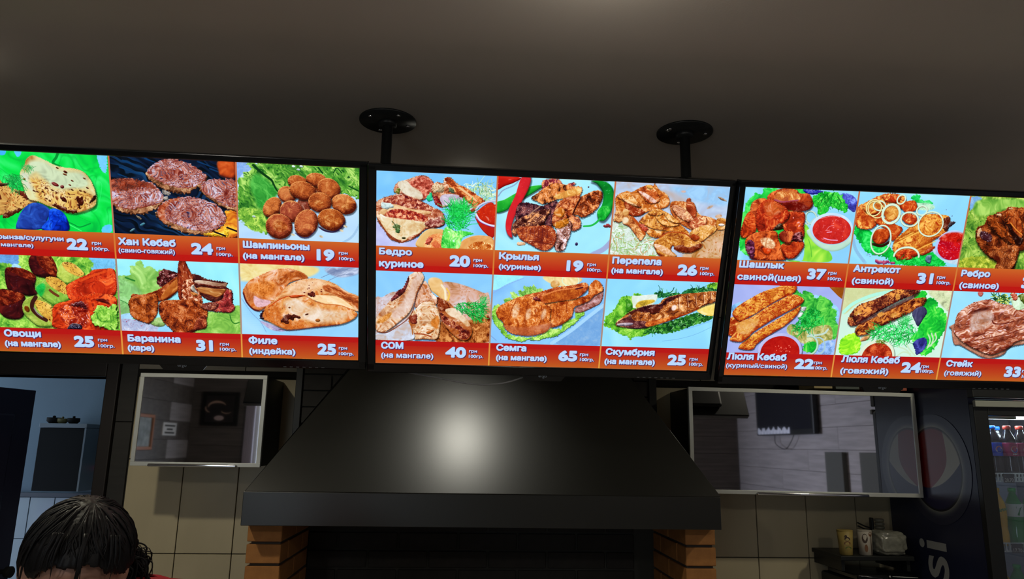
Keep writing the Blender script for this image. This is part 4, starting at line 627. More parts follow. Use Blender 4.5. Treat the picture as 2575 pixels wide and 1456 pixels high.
('blob',[(307,603),(348,596),(388,628),(419,668),(405,679),(370,649),(325,630)],'e4ccb0',{'d':'c08850','sm':2.4,'f':0.3,'a':0.3,'s_':14.2}),
('blob',[(286,611),(306,631),(345,655),(386,685),(421,705),(412,736),(373,735),(371,701),(327,682),(292,652)],'7c2818',{'d':'30080c','l':'d89468','s_':10.4,'a':0.5,'e':2.4,'sm':2.4,'f':0,'h':('f0e0f0',1.4,5.7,0.8)}),
('blob',[(196,501),(210,473),(227,489),(244,524),(267,548),(265,581),(231,567),(198,583),(174,599),(178,549)],'d8a88c',{'d':'7c300c','l':'f8ece0','s_':26.1,'a':0.28,'e':1.2,'r':11.9,'f':0.55,'h':('fcfcfc',1.5,7.1,0.6),'sh':3.8,'k':(('b45c20',0.9,19.0,0.7),('4c1414',2.4,4.7,0.7))}),
('blob',[(146,646),(174,605),(198,578),(226,567),(250,567),(276,606),(284,647),(283,704),(270,743),(211,745),(172,746),(161,702)],'e0bc94',{'d':'7c300c','l':'f8ece0','s_':26.1,'a':0.28,'e':1.2,'r':11.9,'f':0.55,'h':('fcfcfc',1.5,7.1,0.6),'sh':3.8,'k':(('b45c20',0.9,19.0,0.7),('4c1414',2.4,4.7,0.7))}),
('curve',[(190,589),(231,585),(268,591)],2.1,'fcf8f4',{'op':0.7}),
('curve',[(191,624),(232,621),(269,627)],2.1,'fcf8f4',{'op':0.7}),
('curve',[(192,658),(233,654),(270,660)],2.1,'fcf8f4',{'op':0.7}),
('curve',[(193,688),(234,685),(271,691)],2.1,'fcf8f4',{'op':0.7}),
('blob',[(146,644),(179,630),(180,671),(166,676),(151,661)],'883420',{'d':'401010','e':3.3,'sm':1.9}),
('blob',[(243,664),(271,632),(282,657),(273,694),(253,684)],'d07c30',{'sm':7.1,'f':0}),
('blob',[(225,711),(249,699),(259,704),(235,721)],'c06428',{'sm':2.8}),
('curve',[(164,720),(210,721),(250,733)],6.2,'9c4420',{'op':0.8}),
('blob',[(81,705),(141,662),(161,697),(162,749),(2,753),(6,722)],'c8ccdc',{'d':'c0926c','l':'e0ecfc','s_':28.4,'a':0.25,'e':1.2,'r':4.7,'f':0.4,'sh':2.4}),
('curve',[(146,662),(159,692),(164,723)],4.7,'b06830',{}),
('blob',[(156,442),(171,433),(194,433),(209,458),(198,490),(182,524),(173,559),(159,600),(136,636),(107,663),(78,689),(40,716),(6,712),(-1,679),(8,640),(39,599),(67,563),(86,537),(115,511),(138,475),(142,455)],'dcb490',{'d':'7c300c','l':'f8ece0','s_':26.1,'a':0.28,'e':1.2,'r':11.9,'f':0.55,'h':('fcfcfc',1.5,7.1,0.6),'sh':3.8,'k':(('b45c20',0.9,19.0,0.7),('4c1414',2.4,4.7,0.7))}),
('blob',[(176,442),(204,448),(191,488),(177,516),(164,580),(126,637),(83,653),(71,628),(106,587),(139,530),(157,479)],'dcc0b4',{'d':'c09478','l':'e8dcd8','s_':26.1,'a':0.3,'sm':9.5,'f':0,'op':0.8}),
('blob',[(82,542),(96,522),(119,508),(133,475),(142,455),(143,480),(124,528),(101,551),(70,573),(67,560)],'682428',{'d':'301010','l':'b87068','s_':8.5,'a':0.4,'e':1.9,'sm':1.9}),
('blob',[(13,655),(39,639),(68,623),(63,644),(35,670),(6,676)],'d48838',{'sm':5.7,'f':0,'a':0.4}),
('curve',[(6,715),(45,719),(83,697),(141,651),(167,600),(177,539),(200,493)],3.8,'6c2c18',{'op':0.8}),
('strands',[(343,589),(367,568),(425,563),(474,559),(475,600),(472,636),(444,657),(398,618)],340,28.4,['14a03c','1cc050','0c7c2c','40d86c','087024'],{'w':2.8,'ang':20,'spr':60}),
('strands',[(458,539),(485,543),(489,569),(465,575)],40,19.0,['1ca84c','40c870'],{'w':1.9,'ang':-60,'spr':60}),
]),
(1,1,1,[
('blob',[(-50,-50),(1586,-50),(1586,914),(-50,914)],'8cc4f4',{'l':'b0ecff','d':'74ace4','s_':165.9,'a':0.2,'f':0,'raw':1}),
('blob',[(512,435),(648,438),(601,467),(515,505)],'a0ecfc',{'f':0,'a':0.05,'sm':2.4}),
('curve',[(518,518),(577,478),(648,445)],6.2,'88b0e8',{'op':0.6}),
('blob',[(817,749),(912,667),(1019,565),(1022,748)],'78a8dc',{'d':'5c88c0','f':0,'a':0.1,'sm':1.4}),
('curve',[(796,747),(878,686),(958,613),(1018,560)],16.6,'a8d4fc',{'op':0.9}),
('curve',[(512,716),(541,741)],3.3,'80a0d0',{}),
('blob',[(741,434),(898,434),(903,456),(847,478),(772,466)],'ecd8a0',{'d':'c8a870','l':'fcf4d0','s_':28.4,'a':0.25,'sm':3.3,'f':0}),
('ring',[(860,448)],37.9,26.1,0,4.7,'d8ecd0',{}),
('ell',[(792,468)],20.1,19.0,0,'d8a868',{'d':'a87838','r':14.2,'sm':1.4}),
('blob',[(564,554),(585,536),(605,543),(593,510),(618,517),(634,529),(630,501),(652,506),(653,478),(675,487),(699,474),(708,491),(737,492),(726,513),(653,531),(607,573)],'90c868',{'d':'3c7c24','l':'d0f08c','s_':14.2,'a':0.4,'e':3.3,'r':4.7,'f':0.5,'v':('4c8c30',0.16,19.0,0.6)}),
('blob',[(519,591),(542,568),(558,590),(543,629),(566,657),(594,708),(690,723),(763,695),(756,669),(787,676),(837,675),(834,641),(859,632),(893,626),(896,600),(915,581),(937,601),(909,631),(895,652),(857,679),(814,712),(765,724),(720,736),(690,731),(661,745),(630,738),(590,729),(558,693),(537,668),(519,638)],'8ccc4c',{'d':'3c7c24','l':'d0f08c','s_':14.2,'a':0.4,'e':3.3,'r':4.7,'f':0.5,'v':('4c8c30',0.16,19.0,0.6),'sh':1.9}),
('curve',[(756,669),(777,684),(812,681),(801,702)],3.3,'c8f090',{'op':0.9}),
('curve',[(834,641),(855,653),(894,639)],3.3,'c8f090',{'op':0.9}),
('curve',[(701,713),(723,733),(751,709),(760,721)],3.3,'c8f090',{'op':0.9}),
('curve',[(625,728),(649,719),(661,740)],3.3,'c8f090',{'op':0.9}),
('blob',[(890,585),(904,563),(951,531),(974,505),(1008,473),(1014,514),(1003,550),(969,572),(926,594),(896,597)],'b07c78',{'d':'6c3428','l':'d8b8c0','s_':7.1,'a':0.4,'e':1.2,'r':9.5,'sh':1.9}),
('blob',[(946,475),(969,444),(989,448),(1008,470),(1008,493),(975,515),(952,541),(918,558),(889,574),(882,605),(873,626),(831,659),(786,671),(771,635),(754,563),(803,551),(861,534),(901,528),(944,511)],'c86828',{'d':'6c1c08','l':'f8bc7c','s_':11.9,'a':0.36,'e':1.7,'r':11.9,'f':0.6,'h':('fce0dc',1.6,5.7,0.7),'sh':3.8,'k':(('8c3010',1.2,9.5,0.6),)}),
('blob',[(653,528),(726,506),(798,483),(872,470),(920,456),(941,465),(940,488),(901,528),(852,539),(791,552),(742,561),(704,550)],'b85428',{'d':'6c1c08','l':'f8bc7c','s_':11.9,'a':0.36,'e':1.7,'r':11.9,'f':0.6,'h':('fce0dc',1.6,5.7,0.7),'sh':3.8,'k':(('8c3010',1.2,9.5,0.6),)}),
('blob',[(746,518),(800,503),(883,485),(922,481),(891,528),(803,549),(749,553)],'a84c1c',{'d':'5c1808','l':'d88438','s_':16.6,'a':0.3,'sm':2.8,'f':0}),
('curve',[(742,523),(799,498),(863,486),(936,473)],6.2,'e08c50',{'op':0.7}),
('curve',[(888,487),(917,479)],6.2,'4c1424',{}),
('blob',[(534,601),(553,575),(596,551),(634,534),(673,530),(729,549),(754,563),(780,583),(779,635),(786,660),(763,695),(709,712),(664,714),(614,707),(583,687),(566,652),(543,632)],'cc6c28',{'d':'6c1c08','l':'f8bc7c','s_':11.9,'a':0.36,'e':1.7,'r':21.3,'f':0.6,'h':('fce0dc',1.6,5.7,0.7),'sh':3.8,'k':(('8c3010',1.2,9.5,0.6),)}),
('blob',[(572,667),(662,675),(785,650),(782,681),(714,712),(644,712),(593,692)],'b86440',{'d':'702c14','l':'d8a088','s_':23.7,'a':0.2,'sm':7.1,'f':0,'op':0.7}),
('curve',[(620,552),(603,594),(597,630)],3.8,'8c3410',{'op':0.75}),
('curve',[(676,545),(671,586),(665,646)],3.8,'8c3410',{'op':0.75}),
('curve',[(737,571),(743,615),(735,657)],3.8,'8c3410',{'op':0.75}),
('curve',[(808,556),(806,592),(815,618)],3.8,'8c3410',{'op':0.75}),
('curve',[(852,545),(851,596)],3.8,'8c3410',{'op':0.75}),
('ell',[(623,598)],14.2,35.6,10,'e8ccb0',{'d':'d08c50','sm':8.1,'f':0,'a':0.5,'s_':6.2,'op':0.7}),
('ell',[(680,612)],11.4,28.4,10,'e8ccb0',{'d':'d08c50','sm':8.1,'f':0,'a':0.5,'s_':6.2,'op':0.7}),
('ell',[(750,610)],10.4,26.1,10,'e8ccb0',{'d':'d08c50','sm':8.1,'f':0,'a':0.5,'s_':6.2,'op':0.7}),
('blob',[(696,535),(718,531),(733,549),(709,549)],'701c1c',{'e':2.8,'sm':1.4,'h':('fcd8ec',0.8,5.7,0.8)}),
]),
(1,2,1,[
('blob',[(-50,-50),(1586,-50),(1586,914),(-50,914)],'94d8fc',{'l':'b4f0ff','d':'84c4f8','s_':165.9,'a':0.15,'f':0,'raw':1}),
('curve',[(1309,722),(1385,709),(1460,685),(1535,646)],1.4,'6ca4d8',{}),
('curve',[(1355,673),(1430,654),(1529,617)],6.2,'80bcf0',{'op':0.7}),
('blob',[(1032,659),(1035,614),(1063,587),(1085,550),(1093,524),(1114,513),(1150,512),(1153,499),(1194,503),(1228,535),(1220,614),(1301,653),(1254,686),(1219,701),(1174,707),(1160,721),(1140,703),(1117,698),(1058,666)],'6cbc34',{'d':'1c5c1c','l':'b8e86c','s_':16.6,'a':0.4,'e':3.3,'r':4.7,'f':0.5,'v':('2c7020',0.14,23.7,0.6)}),
('blob',[(1494,444),(1537,437),(1542,478),(1493,480)],'8cc83c',{'d':'1c5c1c','l':'b8e86c','s_':16.6,'a':0.4,'e':3.3,'r':4.7,'f':0.5,'v':('2c7020',0.14,23.7,0.6)}),
('blob',[(1121,526),(1141,533),(1155,569),(1132,590),(1123,554)],'3c8c20',{'sm':3.3}),
('curve',[(1120,523),(1126,565),(1118,601)],2.4,'3c8428',{}),
('blob',[(1250,509),(1258,488),(1299,489),(1334,490),(1375,489),(1413,465),(1458,463),(1509,459),(1537,481),(1387,509),(1286,515)],'1c6438',{'d':'082c18','l':'5cb468','s_':8.5,'a':0.5,'e':4.7,'f':0}),
('strands',[(1250,509),(1268,482),(1309,491),(1339,488),(1374,487),(1407,462),(1493,457),(1511,479),(1361,505)],130,21.3,['0c4428','145c28','2c8830','0c3818','80c080','a8dca0','4ca040'],{'w':2.8,'ang':-30,'spr':90}),
('curve',[(1302,499),(1328,483),(1336,465)],3.3,'0c4c3c',{}),
('blob',[(1236,666),(1325,631),(1388,606),(1460,580),(1495,594),(1536,593),(1518,615),(1454,638),(1405,661),(1330,684),(1254,686),(1218,693)],'1c5c24',{'d':'082810','l':'58a83c','s_':8.5,'a':0.5,'e':3.8,'f':0}),
('strands',[(1227,682),(1325,637),(1460,585),(1514,604),(1429,649),(1305,687)],170,19.0,['0c4428','145c28','2c8830','0c3818','80c080','a8dca0','4ca040'],{'w':2.8,'ang':-15,'spr':180}),
('blob',[(1147,512),(1174,509),(1254,500),(1264,508),(1262,526),(1239,551),(1165,569),(1154,553)],'dce8e0',{'d':'c0c8a0','l':'f8fcfc','s_':21.3,'a':0.2,'r':5.7,'e':0.7}),
('blob',[(1169,553),(1187,534),(1242,525),(1253,535),(1214,554),(1175,566)],'e0b840',{'l':'f4dc80','sm':3.3,'f':0,'a':0.3}),
('blob',[(1460,559),(1538,530),(1543,588),(1500,592),(1462,577)],'f0d878',{'d':'d0a838','l':'fcf0c0','s_':23.7,'a':0.2,'r':5.7}),
('blob',[(1084,649),(1090,633),(1118,609),(1146,585),(1180,568),(1229,551),(1274,544),(1297,518),(1360,497),(1436,487),(1539,476),(1545,520),(1494,542),(1460,559),(1421,581),(1372,601),(1324,626),(1250,652),(1225,661),(1159,663),(1098,657)],'b06028',{'d':'2c080c','l':'f4c088','s_':14.2,'a':0.42,'e':1.2,'r':11.9,'f':0.7,'h':('fcf4f0',1.5,8.1,0.75),'sh':3.3}),
('blob',[(1125,601),(1180,568),(1239,551),(1284,544),(1312,514),(1376,499),(1338,524),(1300,549),(1287,570),(1233,587),(1177,584)],'44181c',{'d':'18060c','l':'804838','s_':11.9,'a':0.4,'e':2.4,'sm':3.3,'f':0}),
('blob',[(1231,566),(1270,550),(1283,580),(1254,597),(1239,592)],'581c14',{'e':3.3,'sm':1.9}),
('blob',[(1087,649),(1100,631),(1144,608),(1171,628),(1222,629),(1230,655),(1159,663)],'602c30',{'d':'20080c','l':'b88878','s_':11.9,'a':0.4,'sm':2.4,'f':0}),
('blob',[(1089,649),(1116,640),(1162,639),(1158,650),(1108,656)],'b0a0b4',{'sm':1.2}),
('ell',[(1147,606)],8.1,7.1,0,'a87868',{'r':4.7}),
('ell',[(1147,606)],3.6,3.1,0,'202020',{}),
('curve',[(1139,663),(1190,664),(1230,655)],4.7,'201020',{'op':0.7}),
('blob',[(1230,632),(1322,608),(1421,578),(1459,554),(1460,564),(1388,600),(1324,626),(1235,655)],'b4501c',{'d':'5c1408','l':'ec9c50','s_':9.5,'a':0.45,'sm':1.9,'f':0,'ang':-15,'st':3}),
('curve',[(1361,505),(1364,531),(1371,567)],3.3,'602010',{'op':0.8}),
('curve',[(1365,505),(1368,531),(1375,567)],2.1,'f4d8b8',{'op':0.6}),
('curve',[(1397,501),(1406,535),(1411,555)],3.3,'602010',{'op':0.8}),
('curve',[(1401,501),(1410,534),(1415,555)],2.1,'f4d8b8',{'op':0.6}),
('curve',[(1437,495),(1443,523),(1448,544)],3.3,'602010',{'op':0.8}),
('curve',[(1441,495),(1447,523),(1452,544)],2.1,'f4d8b8',{'op':0.6}),
('curve',[(1474,488),(1482,532)],3.3,'602010',{'op':0.8}),
('curve',[(1478,488),(1486,532)],2.1,'f4d8b8',{'op':0.6}),
('curve',[(1509,482),(1511,518)],3.3,'602010',{'op':0.8}),
('curve',[(1513,482),(1515,518)],2.1,'f4d8b8',{'op':0.6}),
('ell',[(1347,560)],10.9,14.2,20,'fcf0f4',{'sm':3.3,'f':0,'op':0.8}),
]),
(2,0,0,[
('blob',[(-50,-50),(1586,-50),(1586,914),(-50,914)],'90d0f4',{'l':'b8f4ff','d':'80b8e0','s_':149.4,'a':0.2,'f':0,'raw':1}),
('blob',[(9,102),(8,77),(28,46),(48,25),(75,29),(86,2),(132,0),(159,4),(256,-2),(268,47),(215,150),(293,225),(104,309),(18,286),(2,240),(-1,123)],'2ccc4c',{'d':'0c8c34','l':'7cf47c','s_':29.9,'a':0.3,'e':4.0,'f':0.4,'r':5.0}),
('blob',[(300,313),(284,163),(306,168),(335,223),(416,272),(417,319),(221,315)],'94dc48',{'d':'4cb438','l':'d0f468','s_':59.7,'a':0.3,'sm':2.5,'f':0}),
('curve',[(313,219),(329,260),(337,298)],2.2,'48a838',{}),
('blob',[(259,0),(318,0),(351,9),(306,21),(274,17)],'3038b0',{'d':'100c50','e':2.0,'sm':1.5}),
('blob',[(430,16),(465,12),(506,38),(506,89),(482,82),(451,55)],'5058c4',{'d':'282474','l':'90a8fc','s_':19.9,'a':0.35,'e':1.5,'r':10.0}),
('blob',[(303,36),(351,9),(423,9),(455,48),(468,65),(463,96),(429,82),(386,73),(383,88),(356,115),(333,100),(335,80),(312,66)],'2cc43c',{'d':'087c1c','l':'90f46c','s_':17.4,'a':0.42,'e':5.0,'r':5.0,'k':(('24302c',1.8,12.4,0.8),)}),
('strands',[(326,15),(417,4),(435,53),(362,51)],80,34.9,['18a830','40dc50','0c7820'],{'w':3.0,'ang':100,'spr':60}),
('ring',[(310,122)],23.6,29.9,-30,6.0,'c4dcd0',{'c2':'407050'}),
('curve',[(285,148),(304,152),(326,126)],6.5,'b8d4d0',{}),
('blob',[(309,173),(329,223),(377,258),(431,271),(482,254),(516,217),(508,181)],'c0e0d0',{'d':'98c0b0','l':'d8f4f0','s_':74.7,'a':0.1,'sm':1.2}),
('ell',[(411,169)],98.3,70.9,5,'c4e0f8',{'d':'98b8e0','l':'e0f4ff','s_':74.7,'a':0.1,'f':0.5}),
('ell',[(413,174)],88.4,63.5,5,'c42c28',{'d':'901010','l':'e85840','s_':17.4,'a':0.14,'f':0.3,'r':5.0,'h':('f8b8c8',1.7,12.4,0.7)}),
('curve',[(380,211),(408,218),(445,219)],5.0,'e8a8d0',{'op':0.8}),
('curve',[(386,178),(399,159),(419,153)],2.5,'e890a0',{'op':0.8}),
('curve',[(392,185),(413,182)],4.5,'f0a8c8',{'op':0.8}),
('curve',[(352,125),(402,113),(445,114)],2.5,'f0a0a8',{'op':0.7}),
('blob',[(177,106),(272,98),(284,163),(286,215),(224,222),(192,177),(176,137)],'bc3c1c',{'d':'500c08','l':'f08848','s_':22.4,'a':0.36,'e':1.7,'r':14.9,'f':0.9,'h':('f8d0b0',1.9,6.0,0.7),'sh':4.5,'k':(('7c1c10',1.2,17.4,0.5),)}),
('blob',[(101,38),(134,10),(179,0),(228,4),(243,18),(285,19),(304,43),(310,71),(285,92),(233,91),(173,71),(125,63)],'b04420',{'d':'500c08','l':'f08848','s_':22.4,'a':0.36,'e':1.7,'r':14.9,'f':0.9,'h':('f8d0b0',1.9,6.0,0.7),'sh':4.5,'k':(('7c1c10',1.2,17.4,0.5),)}),
('blob',[(133,47),(145,17),(195,2),(233,18),(250,45),(202,55),(156,59)],'cc7438',{'d':'984030','l':'f4c888','s_':12.4,'a':0.4,'sm':3.5,'f':0}),
('curve',[(136,50),(176,58),(240,48)],7.5,'a04868',{'op':0.7}),
('blob',[(168,71),(227,54),(293,77),(269,95),(202,95)],'6c1008',{'d':'340404','sm':6.0,'f':0}),
('blob',[(32,101),(38,66),(67,47),(98,49),(102,84),(65,120),(64,151),(41,136)],'983418',{'d':'500c08','l':'f08848','s_':22.4,'a':0.36,'e':1.7,'r':14.9,'f':0.9,'h':('f8d0b0',1.9,6.0,0.7),'sh':4.5,'k':(('7c1c10',1.2,17.4,0.5),)}),
('blob',[(1,209),(11,138),(33,106),(68,141),(69,191),(55,207),(21,224)],'c04018',{'d':'500c08','l':'f08848','s_':22.4,'a':0.36,'e':1.7,'r':14.9,'f':0.9,'h':('f8d0b0',1.9,6.0,0.7),'sh':4.5,'k':(('7c1c10',1.2,17.4,0.5),)}),
('blob',[(61,105),(70,75),(98,49),(134,55),(196,88),(211,125),(179,157),(141,189),(96,201),(69,171)],'b43418',{'d':'500c08','l':'f08848','s_':22.4,'a':0.36,'e':1.7,'r':14.9,'f':0.9,'h':('f8d0b0',1.9,6.0,0.7),'sh':4.5,'k':(('7c1c10',1.2,17.4,0.5),)}),
('blob',[(90,69),(130,62),(185,86),(148,117),(112,119)],'c85c28',{'sm':10.0,'f':0,'a':0.3,'s_':19.9,'op':0.8}),
('blob',[(146,184),(173,152),(192,177)],'281408',{'sm':3.5}),
('blob',[(30,260),(31,224),(75,196),(157,188),(178,229),(198,264),(218,315),(80,320),(51,300)],'cc5c28',{'d':'500c08','l':'f08848','s_':22.4,'a':0.36,'e':1.7,'r':14.9,'f':0.9,'h':('f8d0b0',1.9,6.0,0.7),'sh':4.5,'k':(('7c1c10',1.2,17.4,0.5),)}),
('blob',[(32,270),(38,234),(64,238),(73,268),(74,315),(51,300)],'5c2038',{'d':'280c1c','l':'a06088','s_':7.5,'a':0.5,'e':2.5,'sm':2.0}),
('blob',[(94,226),(135,220),(164,245),(157,266),(119,262)],'e0b088',{'d':'b87040','l':'fcecc8','s_':6.5,'a':0.6,'sm':5.0,'f':0}),
('blob',[(109,265),(152,271),(140,297),(118,288)],'d04010',{'sm':3.5}),
('blob',[(191,249),(241,232),(276,220),(296,245),(284,277),(262,304),(231,310),(207,290)],'b83c18',{'d':'500c08','l':'f08848','s_':22.4,'a':0.36,'e':1.7,'r':14.9,'f':0.9,'h':('f8d0b0',1.9,6.0,0.7),'sh':4.5,'k':(('7c1c10',1.2,17.4,0.5),)}),
('blob',[(175,203),(193,187),(241,190),(240,221),(222,243),(186,228)],'b04c2c',{'d':'500c08','l':'f08848','s_':22.4,'a':0.36,'e':1.7,'r':14.9,'f':0.9,'h':('f8d0b0',1.9,6.0,0.7),'sh':4.5,'k':(('7c1c10',1.2,17.4,0.5),)}),
('blob',[(238,227),(247,195),(277,189),(288,230),(257,231)],'50141c',{'d':'1c0408','l':'c08080','s_':6.5,'a':0.6,'e':2.5,'sm':1.5}),
('dots',[(226,120),(266,149),(272,171),(240,150)],20,3.0,6.5,'f0a8a8',{}),
]),
(2,0,1,[
('blob',[(-50,-50),(1586,-50),(1586,914),(-50,914)],'a4b0e8',{'l':'bcc4f4','d':'8c9cd8','s_':142.2,'a':0.15,'f':0,'raw':1}),
('blob',[(438,432),(510,432),(508,488),(486,473)],'985418',{'f':0,'a':0.1,'raw':1}),
('blob',[(-4,539),(48,512),(22,549),(-4,585)],'88c4fc',{'sm':3.3,'f':0}),
('blob',[(373,472),(476,515),(502,550),(495,607),(434,573)],'90d0fc',{'sm':3.3,'f':0}),
('blob',[(273,465),(286,449),(316,468),(329,453),(367,469),(386,492),(404,476),(436,488),(465,505),(468,530),(491,545),(493,592),(507,612),(506,675),(464,671),(393,652),(338,627),(319,524)],'48b844',{'d':'0c6c28','l':'84e060','s_':26.1,'a':0.4,'e':3.3,'r':5.7,'f':0.5,'v':('1c8030',0.14,28.4,0.6)}),
('blob',[(275,655),(285,613),(364,627),(465,613),(490,675),(453,703),(360,705)],'b8b068',{'d':'6c7c34','l':'d8dcb0','s_':11.9,'a':0.4,'ang':40,'st':2,'sm':2.8,'f':0}),
('blob',[(362,705),(415,696),(432,740),(367,742)],'20c038',{'d':'0c6c28','l':'84e060','s_':26.1,'a':0.4,'e':3.3,'r':5.7,'f':0.5,'v':('1c8030',0.14,28.4,0.6)}),
('blob',[(451,692),(505,691),(506,749),(423,751)],'90b8f4',{'sm':2.4,'f':0}),
('ring',[(386,710)],37.9,45.0,-10,8.1,'b8d8c8',{'c2':'6c8c60','a0':-100,'a1':100}),
('ring',[(428,711)],30.8,40.3,-20,6.6,'a8c8d0',{'a0':-100,'a1':100}),
('curve',[(363,637),(390,662),(445,653),(463,632)],9.5,'c0d8d0',{'op':0.85}),
('blob',[(298,556),(310,535),(345,529),(343,549),(322,581),(305,571)],'d0d8d8',{'l':'f4f8fc','sm':1.4}),
('strands',[(343,549),(376,528),(431,552),(432,599),(390,626),(337,653),(300,644),(314,597)],280,30.8,['14a83c','0c7c28','2cc858','087024','48dc68'],{'w':3.3,'ang':130,'spr':80}),
('blob',[(-3,663),(-2,601),(16,585),(54,604),(39,651),(22,678)],'a04018',{'d':'8c2008','l':'fcc870','s_':14.2,'a':0.36,'e':1.4,'r':14.2,'f':0.8,'sh':3.3,'k':(('a82c10',0.55,10.9,0.75),('6c140c',1.7,6.2,0.8)),'h':('fcdcc0',1.7,7.1,0.6),'ang':-30,'st':1.4}),
('blob',[(75,739),(54,729),(85,692),(136,648),(206,600),(277,551),(319,524),(309,566),(260,619),(190,668),(139,711),(121,738)],'dc9438',{'d':'8c2008','l':'fcc870','s_':14.2,'a':0.36,'e':1.4,'r':14.2,'f':0.8,'sh':3.3,'k':(('a82c10',0.55,10.9,0.75),('6c140c',1.7,6.2,0.8)),'h':('fcdcc0',1.7,7.1,0.6),'ang':-30,'st':1.4}),
('blob',[(7,569),(26,538),(77,501),(138,464),(206,439),(229,425),(281,431),(288,449),(271,472),(209,502),(148,545),(92,582),(54,604),(28,595)],'d88c34',{'d':'8c2008','l':'fcc870','s_':14.2,'a':0.36,'e':1.4,'r':14.2,'f':0.8,'sh':3.3,'k':(('a82c10',0.55,10.9,0.75),('6c140c',1.7,6.2,0.8)),'h':('fcdcc0',1.7,7.1,0.6),'ang':-30,'st':1.4}),
('blob',[(11,696),(21,672),(34,651),(40,615),(102,582),(167,534),(229,496),(276,472),(324,489),(327,509),(295,535),(229,573),(172,611),(116,654),(94,681),(61,703)],'d88838',{'d':'8c2008','l':'fcc870','s_':14.2,'a':0.36,'e':1.4,'r':14.2,'f':0.8,'sh':3.3,'k':(('a82c10',0.55,10.9,0.75),('6c140c',1.7,6.2,0.8)),'h':('fcdcc0',1.7,7.1,0.6),'ang':-30,'st':1.4}),
('blob',[(37,651),(40,617),(93,593),(135,597),(119,633),(87,665),(56,664)],'e0ac60',{'d':'c88838','sm':7.1,'f':0,'a':0.3,'s_':14.2,'op':0.8}),
('curve',[(107,707),(163,658),(233,609),(303,556)],7.1,'e4a83c',{'op':0.5}),
('ell',[(251,745)],105.5,87.7,0,'b8bce8',{'d':'7c80b8','l':'e0e4fc','s_':71.1,'a':0.1,'f':0.5,'sh':3.8}),
('ell',[(252,750)],92.4,79.4,0,'ac1814',{'d':'7c0808','l':'d03c28','s_':28.4,'a':0.14,'f':0.4,'r':4.7}),
('dots',[(222,719),(298,712),(298,744),(231,745)],22,2.8,5.7,'e87868',{}),
]),
(2,1,0,[
('blob',[(-50,-50),(1586,-50),(1586,914),(-50,914)],'94d8fc',{'l':'b8f4ff','d':'80bcec','s_':178.9,'a':0.18,'f':0,'raw':1}),
('curve',[(513,206),(538,261),(588,316)],14.9,'88b4d8',{'op':0.5}),
('blob',[(511,150),(545,167),(590,172),(702,249),(787,277),(907,261),(957,319),(743,320),(680,290),(594,271),(548,223),(521,193)],'10c044',{'d':'066c24','l':'50f078','s_':23.9,'a':0.35,'e':4.2,'f':0.4}),
('blob',[(753,10),(789,2),(800,26),(838,28),(857,42),(810,47),(763,31)],'28d868',{'d':'10a040','e':3.6,'s_':11.9,'a':0.4}),
('blob',[(765,43),(841,40),(869,57),(840,71),(782,67)],'b8e8c8',{'sm':3.6,'f':0}),
('blob',[(520,150),(514,73),(551,45),(620,9),(695,6),(731,32),(691,94),(623,103),(611,146),(577,166)],'cc6428',{'d':'8c2008','l':'fccc70','s_':17.9,'a':0.36,'e':1.8,'r':14.9,'f':0.7,'sh':3.6,'k':(('a83010',0.9,17.9,0.7),),'h':('fce0b0',1.9,7.2,0.5)}),
('blob',[(538,63),(592,31),(626,45),(620,85),(572,96)],'dc9c48',{'d':'8c2008','l':'fccc70','s_':17.9,'a':0.36,'e':1.8,'r':14.9,'f':0.7,'sh':3.6,'k':(('a83010',0.9,17.9,0.7),),'h':('fce0b0',1.9,7.2,0.5)}),
('blob',[(620,9),(695,6),(700,33),(670,43),(637,35)],'bc3c18',{'d':'8c2008','l':'fccc70','s_':17.9,'a':0.36,'e':1.8,'r':14.9,'f':0.7,'sh':3.6,'k':(('a83010',0.9,17.9,0.7),),'h':('fce0b0',1.9,7.2,0.5)}),
('blob',[(706,48),(769,30),(785,69),(740,83)],'c84c1c',{'d':'8c2008','l':'fccc70','s_':17.9,'a':0.36,'e':1.8,'r':14.9,'f':0.7,'sh':3.6,'k':(('a83010',0.9,17.9,0.7),),'h':('fce0b0',1.9,7.2,0.5)}),
('blob',[(602,128),(623,103),(699,137),(734,154),(726,186),(699,212),(659,163)],'c4501c',{'d':'8c2008','l':'fccc70','s_':17.9,'a':0.36,'e':1.8,'r':14.9,'f':0.7,'sh':3.6,'k':(('a83010',0.9,17.9,0.7),),'h':('fce0b0',1.9,7.2,0.5)}),
('ell',[(642,195)],38.8,35.8,0,'bc4818',{'d':'5c1008','l':'e89050','s_':17.9,'a':0.3,'r':20.9,'sh':6.0}),
('curve',[(609,230),(652,238),(687,218)],11.9,'2c1408',{'op':0.7}),
('ell',[(675,92)],32.8,32.8,0,'d08c3c',{'d':'a84818','l':'f0c070','r':17.9,'s_':14.9,'a':0.3}),
('blob',[(719,106),(735,87),(787,97),(793,128),(756,135)],'c85028',{'d':'8c2008','l':'fccc70','s_':17.9,'a':0.36,'e':1.8,'r':14.9,'f':0.7,'sh':3.6,'k':(('a83010',0.9,17.9,0.7),),'h':('fce0b0',1.9,7.2,0.5)}),
('blob',[(704,243),(711,208),(738,179),(803,115),(837,89),(891,87),(944,97),(947,147),(930,179),(884,205),(890,242),(850,269),(794,280),(739,298),(718,267)],'dc9038',{'d':'8c2008','l':'fccc70','s_':17.9,'a':0.36,'e':1.8,'r':14.9,'f':0.7,'sh':3.6,'k':(('a83010',0.9,17.9,0.7),),'h':('fce0b0',1.9,7.2,0.5)}),
('curve',[(707,224),(759,191),(817,158)],7.2,'9c4810',{'op':0.6}),
('curve',[(709,232),(760,199),(819,166)],4.8,'f0c05c',{'op':0.7}),
('curve',[(728,198),(787,165)],7.2,'9c4810',{'op':0.6}),
